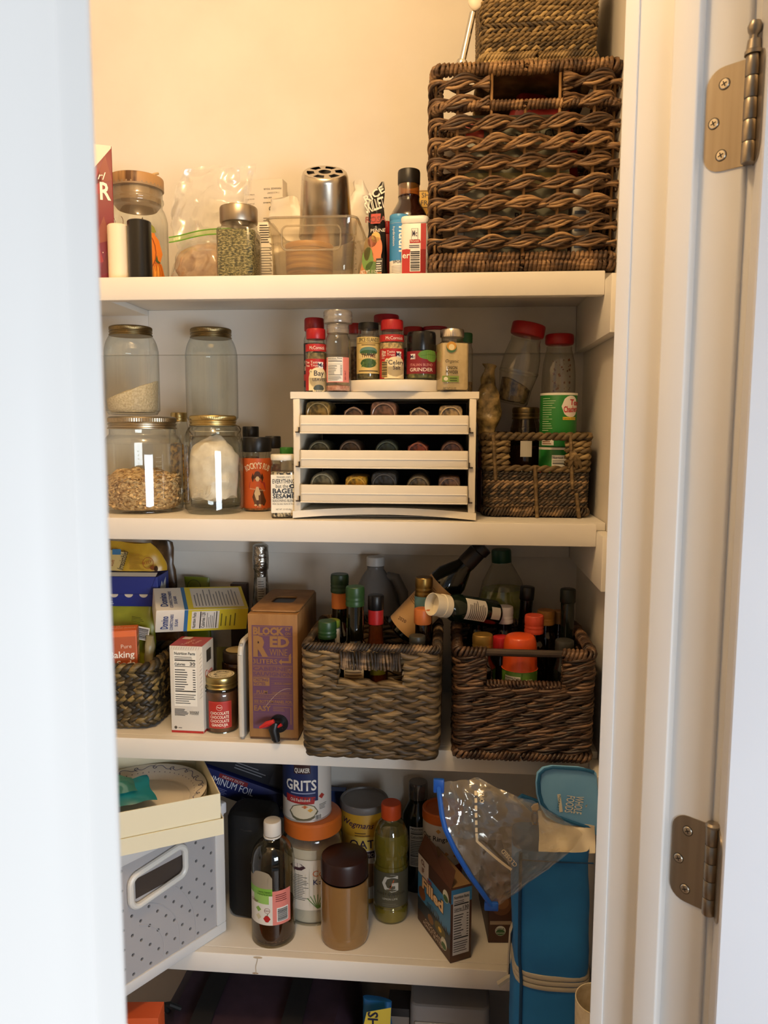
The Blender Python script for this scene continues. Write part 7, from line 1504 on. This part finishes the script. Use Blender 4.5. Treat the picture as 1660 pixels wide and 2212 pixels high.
# peanut butter
r0 = 54.5 * sz(745, 1950, .0); yp_ = yb(745, 2056, z4) + r0; x0 = at(745, 1950, yp_).x; hp_ = at(745, 1845, yp_).z - z4
t = thing('peanut_butter_jar', 'big tan peanut butter jar with dark brown lid at the front of the lowest shelf', 'jar', (x0, yp_, z4)); part(t, 'jar_body', sm(S([(0, 0), (.88, 0), (.97, .012), (1, .05), (1, .12), (.985, .14), (1, .16), (1, .70), (.98, .73), (.97, .75)], r0, hp_), 3), M((142, 106, 62), .16, coat=.5), 52)
ridged(t, 'brown_lid', r0 * .99, hp_ * .235, hp_ * .765, M((44, 22, 18), .38), 70, .008)
# chocolate bar cartons
N_ = xy(atz(973, 2082, z4)); Lc = xy(atz(903, 1985, z4)); Rc = xy(atz(1015, 2065, z4)); v = N_ - Lc; wF = v.length; dF = (Rc - N_).length; rzF = math.atan2(v.y, v.x); n_ = Vector((-v.y, v.x)).normalized(); hF = at(974, 1922, N_.y).z - z4
cen = (Lc + N_) / 2 + n_ * dF / 2
t = carton('filled_carton', 'open brown and sky blue bar carton with puffy cream lettering, standing at an angle', 'carton', (cen.x, cen.y, z4), wF, dF, hF, rzF, (78, 48, 34))
L = Lab(); w_, h_ = wF, hF; L.rect(.0005, h_ * .02, w_ - .0005, h_ * .985, (70, 44, 32)); L.rect(.0005, h_ * .26, w_ - .0005, h_ * .80, (60, 126, 176), 1); L.rect(.0005, h_ * .18, w_ - .0005, h_ * .36, (44, 54, 66), 2)
for k in range(15): L.poly([(w_ * (.28 + .048 * k), h_ * .34), (w_ * (.31 + .048 * k), h_ * (.40 + .06 * ((k * 7) % 5) / 5)), (w_ * (.34 + .048 * k), h_ * .34)], (40, 50, 58), 2)
L.ell(w_ * .5, h_ * .42, w_ * .2, h_ * .05, (150, 180, 206), 1); L.text(w_ * .47, h_ * .56, 'Filled', h_ * .15, (90, 50, 30), 'C', bold=.20, w=w_ * .66, L=2); L.text(w_ * .47, h_ * .56, 'Filled', h_ * .15, (232, 196, 150), 'C', bold=.08, w=w_ * .64, L=3); L.text(w_ * .38, h_ * .73, 'BAR', h_ * .05, (150, 40, 40), 'C', bold=.05)
L.poly([(0.001, h_ * .72), (w_ * .34, h_ * .70), (w_ * .34, h_ * .98), (.001, h_ * .98)], (206, 196, 186), 2); L.text(w_ * .17, h_ * .88, 'CL', h_ * .07, (110, 50, 30), 'C', bold=.05, L=3); L.text(w_ * .17, h_ * .77, 'IF', h_ * .07, (110, 50, 30), 'C', bold=.05, L=3)
for cu, cv in ((.82, .16), (.86, .83)): L.ell(w_ * cu, h_ * cv, w_ * .085, w_ * .085, (206, 206, 190), 3); L.ell(w_ * cu, h_ * cv - w_ * .03, w_ * .07, w_ * .045, (60, 100, 60), 4)
L.ell(w_ * .14, h_ * .46, w_ * .11, h_ * .09, (120, 72, 40), 3); L.ell(w_ * .42, h_ * .25, w_ * .09, h_ * .06, (126, 84, 50), 3); L.ell(w_ * .70, h_ * .28, w_ * .16, h_ * .08, (96, 84, 40), 3); L.ell(w_ * .7, h_ * .28, w_ * .05, h_ * .03, (206, 170, 70), 4); L.text(w_ * .5, h_ * .12, 'CHOCOLATE', h_ * .05, (226, 206, 186), 'C', w=w_ * .5, L=3); L.text(w_ * .5, h_ * .06, 'PEANUT BUTTER', h_ * .045, (226, 206, 186), 'C', w=w_ * .6, L=3)
face(t, wF, dF, hF, 'front', L)
L = Lab(); L.rect(.0005, h_ * .80, dF - .0005, h_ * .985, (60, 126, 176)); L.nutr(dF * .1, h_ * .10, dF * .78, h_ * .82, 130, bg=(196, 192, 188), L=1); face(t, wF, dF, hF, 'right', L, 'nutrition_panel')
MB().add([(-wF / 2, -dF / 2, hF), (wF / 2, -dF / 2, hF), (wF / 2 - .006, -dF / 2 + .012, hF + .030), (wF * .05, -dF / 2 + .012, hF + .034), (-wF * .02, -dF / 2 + .010, hF + .018), (-wF * .12, -dF / 2 + .012, hF + .034), (-wF / 2 + .004, -dF / 2 + .012, hF + .034)], [(0, 1, 2, 3, 4, 5, 6)]).build('torn_flap', M((84, 52, 36), .5), t, 0)
MB().add([(-wF / 2 + .002, -dF / 2 + .002, hF + .0008), (wF / 2 - .002, -dF / 2 + .002, hF + .0008), (wF / 2 - .002, dF / 2 - .002, hF + .0008), (-wF / 2 + .002, dF / 2 - .002, hF + .0008)], [(0, 1, 2, 3)]).build('inner_flap', M((150, 118, 80), .7), t, 0)
N2 = xy(atz(1048, 2037, z4)); R2 = xy(atz(1099, 2034, z4)); w_ = (R2 - N2).length; h_ = at(1070, 1905, N2.y).z - z4
t = carton('organic_carton', 'second brown bar carton with green organic seal, between the sky blue carton and cooler bag', 'carton', ((N2 + R2).x / 2, N2.y + .075, z4), w_, .145, h_, math.atan2((R2 - N2).y, (R2 - N2).x) * .5, (70, 42, 30))
L = Lab(); L.ell(w_ * .52, h_ * .62, w_ * .42, h_ * .17, (104, 68, 42)); L.ell(w_ * .55, h_ * .66, w_ * .28, h_ * .11, (132, 92, 58), 2); L.rect(w_ * .06, h_ * .30, w_ * .94, h_ * .36, (150, 130, 110), 1); L.ell(w_ * .5, h_ * .20, w_ * .22, w_ * .22, (200, 200, 188), 2); L.ell(w_ * .5, h_ * .20 - w_ * .07, w_ * .19, w_ * .13, (52, 96, 56), 3); L.text(w_ * .5, h_ * .215, 'USDA', w_ * .09, (60, 90, 50), 'C', bold=.03, L=4); L.text(w_ * .5, h_ * .155, 'ORGANIC', w_ * .06, (214, 214, 200), 'C', L=4); face(t, w_, .145, h_, 'front', L)
# the tall blue insulated bag, its flap thrown back
BLU = noisy('blue_fabric', (26, 106, 176), (36, 124, 196), 8, rough=.75, bump=.15); BLD = M((12, 62, 104), .75); BLL = noisy('pale_blue_fabric', (108, 170, 226), (124, 184, 234), 10, rough=.8, bump=.1)
yB = -.112; xl = at(1116, 1990, yB).x; xr = .238; zT = at(1235, 1842, yB).z; xc = (xl + xr) / 2; hw2 = (xr - xl) / 2; dB2 = .046
bag = thing('insulated_bag', 'tall blue fabric cooler bag with open flap, standing before the lowest shelf beside the jamb', 'bag', (xc, yB + dB2, 0))
rows = []
for f in np.linspace(0, 1, 30):
    z_ = .002 + f * (zT - .002); k = np.interp(f, [0, .03, .3, .6, .85, 1], [.90, .98, 1.0, 1.0, 1.02, 1.0]); sq_ = np.interp(f, [0, .5, 1], [4, 5, 5.5]); th = np.arange(48) * 2 * math.pi / 48
    kk = 1 / (np.abs(np.cos(th)) ** sq_ + np.abs(np.sin(th)) ** sq_) ** (1 / sq_); belt = .965 if abs(z_ - at(1200, 2125, yB).z) < .012 else 1.0
    rows.append(np.stack([hw2 * k * belt * kk * np.cos(th) - .012 * (f - .55), dB2 * k * belt * kk * np.sin(th), np.full(48, z_)], -1))
G = wob(np.array(rows), .004, 14, 3.0); G[:, :, 2] = np.array(rows)[:, :, 2]
mb = MB().grid(G[::-1], cv=True); mb.f.append((np.array([[29 * 48 + j for j in range(48)]]), 0)); mb.build('bag_body', BLU, bag, 60)
zb_ = at(1200, 2125, yB).z
for dz in (-.009, 0, .009): MB().tube([(hw2 * 1.0 * kk_ * math.cos(a_), dB2 * 1.0 * kk_ * math.sin(a_) * 1.02, zb_ + dz + .012 * max(0, -math.cos(a_)) ** 2) for a_ in np.linspace(0, 6.283, 49)[:-1] for kk_ in [1 / (abs(math.cos(a_)) ** 4.6 + abs(math.sin(a_)) ** 4.6) ** (1 / 4.6)]], .0042, 6, closed=True, flat=.5).build('belt_strap', M((186, 178, 160), .6), bag)
MB().tube([(-hw2 * .80, -dB2 * .97, .06), (-hw2 * .83, -dB2 * .98, zb_), (-hw2 * .90, -dB2 * .98, zT * .75), (-hw2 * .93, -dB2 * .97, zT - .004)], .0026, 6).build('side_seam', BLD, bag)
MB().tube([(-hw2 * .96, -dB2 * 1.0, zT - .016), (0, -dB2 * 1.04, zT - .016), (hw2 * .96, -dB2 * 1.0, zT - .016)], .0012, 6).build('top_seam', BLD, bag)
# lining, flap, zip pull, strap with buckle
def loc(px, py, Y): q_ = at(px, py, Y); return (q_.x - xc, q_.y - yB - dB2, q_.z)
def slab(P, th, mat, name, rnd_=.3):
    n = len(P); V = [np.array(p_) for p_ in P]; c = sum(V) / n; nn = np.array([0, -1, 0.0]); mb = MB()
    R0 = [v_ + nn * 0 for v_ in V]; Fm = [c + (v_ - c) * .97 - np.array([0, th, 0]) for v_ in V]; Em = [v_ - np.array([0, th * .55, 0]) for v_ in V]
    mb.add(np.array(R0 + Em + Fm), [(i, (i + 1) % n, n + (i + 1) % n, n + i) for i in range(n)] + [(n + i, n + (i + 1) % n, 2 * n + (i + 1) % n, 2 * n + i) for i in range(n)] + [tuple(range(2 * n, 3 * n)), tuple(range(n))[::-1]])
    return mb.build(name, mat, bag, 50)
yf_ = -.055
out = [(1157, 1690), (1160, 1668), (1172, 1656), (1192, 1652), (1250, 1655), (1275, 1662), (1288, 1668), (1292, 1720), (1290, 1798), (1285, 1798), (1240, 1785), (1200, 1770), (1178, 1758), (1166, 1738), (1159, 1715)]
slab([loc(px, py, yf_) for px, py in out], .012, BLL, 'flap')
MB().tube([loc(px, py, yf_ - .0135) for px, py in [(1284, 1668), (1270, 1664), (1250, 1661), (1195, 1658), (1178, 1662), (1167, 1672), (1164, 1690), (1166, 1714), (1172, 1735), (1184, 1752), (1204, 1764), (1242, 1778), (1284, 1791)]], .0028, 6, up=(0, 1, 0)).build('flap_piping', M((24, 92, 140), .7), bag)
L = Lab(); pp = np.array(loc(1207, 1760, yf_ - .0125)); k = sz(1220, 1720, yf_); CW = (226, 222, 206)
rt = -math.pi / 2 - .12
L.text(36 * k, 45 * k, 'WHOLE', 17 * k, CW, 'L', rot=rt, bold=.02, w=40 * k); L.text(17 * k, 45 * k, 'FOODS', 17 * k, CW, 'L', rot=rt, bold=.02, w=38 * k)
L.poly([(-4 * k, 46 * k), (3 * k, 47 * k), (9 * k, 7 * k), (2 * k, 6 * k)], CW, 1); L.text(-.5 * k, 44 * k, 'MARKET', 4.6 * k, (44, 122, 154), 'L', rot=rt, w=35 * k, L=3); L.stroke([(56 * k, 23 * k), (59 * k, 26 * k), (57 * k, 20 * k)], 2 * k, CW)
L.build(bag, ('plane', tuple(pp), (1, 0, 0), (0, 0, 1)), 'stitched_logo')
mb = MB(); Gl = np.array([[loc(1165 + 122 * i / 11, 1752 + 90 * j / 9 + 8 * (i / 11) * (1 - j / 9), yf_ + .0015 - (.045) * (j / 9)) for j in range(10)] for i in range(12)]); mb.grid(wob(Gl, .003, 30, 2)); mb.build('silver_lining', M((176, 168, 152), .4, .35), bag, 60)
slab([loc(px, py, -.03) for px, py in ((1118, 1722), (1128, 1714), (1166, 1728), (1172, 1760), (1150, 1752))], .008, M((22, 88, 136), .75), 'rolled_edge')
slab([loc(px, py, -.05) for px, py in ((1148, 1742), (1154, 1736), (1163, 1734), (1164, 1745), (1157, 1752), (1150, 1752))], .004, M((176, 150, 104), .6), 'pull_tab'); MB().tube([loc(1152, 1752, -.055), loc(1150, 1765, -.055), loc(1152, 1780, -.055), loc(1160, 1781, -.055), loc(1162, 1765, -.055), loc(1160, 1752, -.055)], .0017, 6, closed=True, up=(0, 1, 0)).build('zip_pull', M((130, 108, 84), .3, 1.0), bag)
MB().tube([loc(1112, 1985, -.05), loc(1103, 2010, -.055), loc(1100, 2060, -.03), loc(1098, 2100, -.03)], [.005, .006, .006, .006], 8, flat=.35, up=(0, 1, 0)).build('strap', M((186, 178, 160), .7), bag); slab([loc(px, py, -.026) for px, py in ((1098, 2082), (1114, 2080), (1116, 2104), (1100, 2108))], .009, M((66, 62, 54), .4), 'buckle'); MB().tube([loc(1116, 2104, -.036), loc(1098, 2112, -.036), loc(1078, 2126, -.036)], [.0035, .005, .006], 6, up=(0, 1, 0)).build('strap_end', M((190, 182, 164), .7), bag)
# slider zip bag in front
zo = at(1080, 1950, -.085)
t = thing('slider_bag', 'empty clear slider bag with blue zip lying over bar carton and blue cooler bag', 'bag', (0, 0, 0))
ZP = [(948, 1692), (950, 1720), (955, 1760), (962, 1790), (985, 1840), (1015, 1890), (1040, 1925), (1062, 1956)]; FP = [(1034, 1680), (1085, 1706), (1120, 1722), (1165, 1740), (1225, 1775), (1262, 1800), (1230, 1842), (1100, 1942)]
def Yz(f, g): return -.136 - .020 * math.sin(math.pi * f) + .016 * g * (1 - f)
def bagp(off, seed):
    n, m = 44, 40; G = np.zeros((n, m, 3))
    for i in range(n):
        f = i / (n - 1); s_ = f * 7; j0 = min(6, int(s_)); r_ = s_ - j0
        zx, zy = (np.array(ZP[j0]) * (1 - r_) + np.array(ZP[j0 + 1]) * r_); fx, fy = (np.array(FP[j0]) * (1 - r_) + np.array(FP[j0 + 1]) * r_)
        for j in range(m):
            g = j / (m - 1); px, py = zx + (fx - zx) * g, zy + (fy - zy) * g
            G[i, j] = at(px, py, Yz(f, g) - off * math.sin(math.pi * g) * math.sin(math.pi * f))
    return wob(wob(G, .0038, 26, seed), .0026, 85, seed + 2)
FB = clear('slider_film', (244, 242, 236), .09, 1.0, .12, .06, (236, 226, 206), edge=(190, 180, 160))
MB().grid(bagp(.004, 2.0)).build('film', FB, t, 18); MB().grid(bagp(-.006, 6.0)).build('film', FB, t, 18)
zp3 = [tuple(at(px, py, Yz(i / 7, 0) - .003)) for i, (px, py) in enumerate(ZP)]; zp3 = [tuple(x) for x in np.array([[np.interp(s_, range(8), [q_[c] for q_ in zp3]) for c in range(3)] for s_ in np.linspace(0, 7, 40)])]
MB().tube(zp3, .0040, 8, up=(0, 1, 0)).build('blue_zip', M((26, 92, 190), .35), t)
m = MB(); c = np.array(zp3[1]); m.rbox(-.0085, .0085, -.004, .004, -.011, .011, .002); m.v = [v_ + c for v_ in m.v]; m.build('slider', M((24, 86, 184), .35), t); m = MB(); c = np.array(zp3[-1]); m.rbox(-.011, .011, -.0035, .0035, -.008, .006, .002); m.v = [v_ + c for v_ in m.v]; m.build('end_stop', M((24, 86, 184), .35), t)
GP = []
for i in range(30):
    f = i / 29; s_ = f * 7; j0 = min(6, int(s_)); r_ = s_ - j0
    for j in range(30):
        g = j / 29; A_ = np.array(ZP[j0]) * (1 - r_) + np.array(ZP[j0 + 1]) * r_; B_ = np.array(FP[j0]) * (1 - r_) + np.array(FP[j0 + 1]) * r_
        GP.append((*(A_ + (B_ - A_) * g), Yz(f, g) - .006 * math.sin(math.pi * g) * math.sin(math.pi * f)))
GP = np.array(GP)
def onfilm(px, py, off):
    d2 = (GP[:, 0] - px) ** 2 + (GP[:, 1] - py) ** 2; k_ = np.argsort(d2)[:4]; w_ = 1 / (d2[k_] + 1); return tuple(at(px, py, float((GP[k_, 2] * w_).sum() / w_.sum()) - .0062 - off))
PR = (232, 216, 182); L = Lab()
def seg(x0, y0, x1, y1, w_): L.stroke([(x0 + (x1 - x0) * q_, y0 + (y1 - y0) * q_) for q_ in (0, .5, 1)], w_, PR)
for k_ in range(6): seg(1028 + .3 * k_, 1708 + 16 * k_, 1028.5 + .3 * k_, 1718 + 16 * k_, 5.5)
L.stroke([(1030, 1800), (1031, 1817)] + [(1031 + 75 * f, 1817 + 62 * f + 10 * math.sin(f * 1.6) - 10 * f) for f in np.linspace(.08, 1, 9)], 5.5, PR)
def ptext(x, y, tx, h_, rot, w_):
    V, Fc = glyphs(tx, .014, 0.0); V = V * (h_ / .7); V = V * np.array([w_ / V[:, 0].max(), 1]); ca_, sa_ = math.cos(rot), math.sin(rot)
    L.it.append((np.stack([x + V[:, 0] * ca_ - V[:, 1] * sa_, y - (V[:, 0] * sa_ + V[:, 1] * ca_)], -1), Fc, PR, 2))
ptext(1046, 1734, 'OPEN', 9, math.pi / 2, 27); ptext(1119, 1868, 'CLOSED', 9, 2.29, 46)
L.build(t, ('fn', onfilm), 'printed_marks')
# ------------------------------------------------------------------ on the pantry floor
a = at(338, 2150, .06); b = at(768, 2160, .06); zt = at(560, 2122, .14).z; w_ = b.x - a.x; xp = (a.x + b.x) / 2
PUR = noisy('purple_nylon', (48, 29, 42), (60, 39, 53), 20, rough=.7, bump=.2)
t = thing('duffel_bag', 'dark purple duffel bag with black straps on the floor under the lowest shelf', 'bag', (xp, .120, 0)); 
rows = []
for f in np.linspace(0, 1, 22):
    z_ = .001 + (zt - .001) * f; k = np.interp(f, [0, .06, .5, .82, .94, 1], [.94, 1, 1.02, .99, .93, .80]); th = np.arange(56) * 2 * math.pi / 56; kk = 1 / (np.abs(np.cos(th)) ** 5 + np.abs(np.sin(th)) ** 5) ** .2
    rows.append(np.stack([w_ / 2 * k * kk * np.cos(th), .155 * k * kk * np.sin(th), np.full(56, z_)], -1))
G = wob(np.array(rows), .006, 10, 8.0); G[0, :, 2] = .001; mb = MB().grid(G[::-1], cv=True); n_ = 56; mb.f.append((np.array([[21 - 21 + j for j in range(56)]]), 0)); mb.build('bag_body', PUR, t, 60)
for sx in (-.24, .20):
    MB().tube([(sx * w_ - .0, -.164 * f_, z_) for f_, z_ in ((.99, .05), (1.02, zt * .6), (1.0, zt * .9), (.86, zt * 1.0), (.5, zt * 1.03), (0, zt * 1.03))], .022, 10, flat=.12 if False else 1.0, up=(0, 1, 0)).build('strap', M((16, 15, 16), .75), t) if False else None
    G = np.array([[(sx * w_ + dx, -.166 * f_, z_) for dx in (-.020, .020)] for f_, z_ in ((1.02, .05), (1.05, zt * .5), (1.04, zt * .82), (.98, zt * .95), (.82, zt * 1.012), (.45, zt * 1.03), (0, zt * 1.03), (-.6, zt * 1.03))]); G2 = G + np.array([0, -.002, .0025]); MB().grid(G2).grid(G[::-1]).build('strap', M((16, 15, 16), .75), t)
MB().tube([(-w_ * .44, -.06, zt * .96), (-w_ * .46, -.075, zt * 1.05), (-w_ * .41, -.08, zt * 1.08), (-w_ * .37, -.07, zt * 1.02)], .005, 8).build('loop', M((18, 18, 18), .6), t)
a = at(258, 2188, -.11); b = at(337, 2188, -.11); w_ = .115; h_ = at(300, 2202, -.11).z
t = carton('pasta_carton', 'bright orange pasta carton with white lettering on the floor at the left', 'carton', (b.x - w_ / 2, -.092, 0.0005), w_, .04, h_, .1, (196, 84, 40)); L = Lab(); L.text(w_ * .93, h_ - .024, 'Banza', .016, (240, 226, 206), 'R', bold=.06, shear=.15, w=.052); face(t, w_, .04, h_, 'front', L)
crumple('snack_bag', 'blue and yellow snack bag standing on the floor right of the duffel', 778, 858, 2160, .02, 0.0005, (28, 92, 150), .025, .006, 18, 27, shape=lambda v: 1.0 - .15 * v)
p = at(812, 2190, -.012); L = Lab(); L.poly([(-.028, -.05), (.026, -.05), (.028, .016), (-.016, .004)], (206, 186, 70), 0); L.text(.004, -.036, 'SHS', .018, (30, 34, 60), 'L', rot=math.pi / 2, bold=.05); o = [x for x in bpy.data.objects if x.name.startswith('snack_bag') and 'floor' in x.get('label', '')][0]
L.build(o, ('plane', (p.x - o.location.x, -.034, p.z - .0005), (1, 0, 0), (0, 0, 1)), 'printed_front')
a = at(838, 2178, .06); b = at(886, 2178, .06); t = carton('floor_carton', 'dark carton with pale band on the floor between snack bag and grey drawer', 'carton', ((a.x + b.x) / 2, .085, 0.0005), b.x - a.x, .05, a.z, 0, (40, 36, 36)); L = Lab(); L.rect(.001, a.z - .035, b.x - a.x - .001, a.z - .016, (150, 140, 130)); face(t, b.x - a.x, .05, a.z, 'front', L)
a = at(886, 2160, .04); w_ = .088; hgz = .325
t = thing('grey_drawer_unit', 'pale grey plastic storage drawer on the floor left of the blue cooler bag', 'drawer unit', (a.x + .075, .04 + .10, 0)); MB().rbox(-.075, .075, -.1, .1, .0, hgz, .006, .014).build('unit_body', M((150, 150, 152), .45), t); MB().rbox(-.066, .066, -.1045, -.1005, .02, hgz - .03, .002).build('drawer_front', M((166, 166, 168), .45), t)
yq_ = -.235; a = at(1243, 2175, yq_); rq = .034
t = thing('paper_bin', 'cream speckled paper bin standing on the floor in front of the blue bag', 'bin', (a.x + rq, yq_, 0)); hq_ = at(1258, 2156, yq_).z
mb = MB().lathe([(0, 0), (rq * .72, 0), (rq * .73, .003), (rq * 1.0, hq_), (rq * .96, hq_), (rq * .70, .01), (0, .008)], 40); mb.build('bin_wall', noisy('speckled_paper', (206, 190, 156), (226, 214, 186), 90, rough=.7), t)
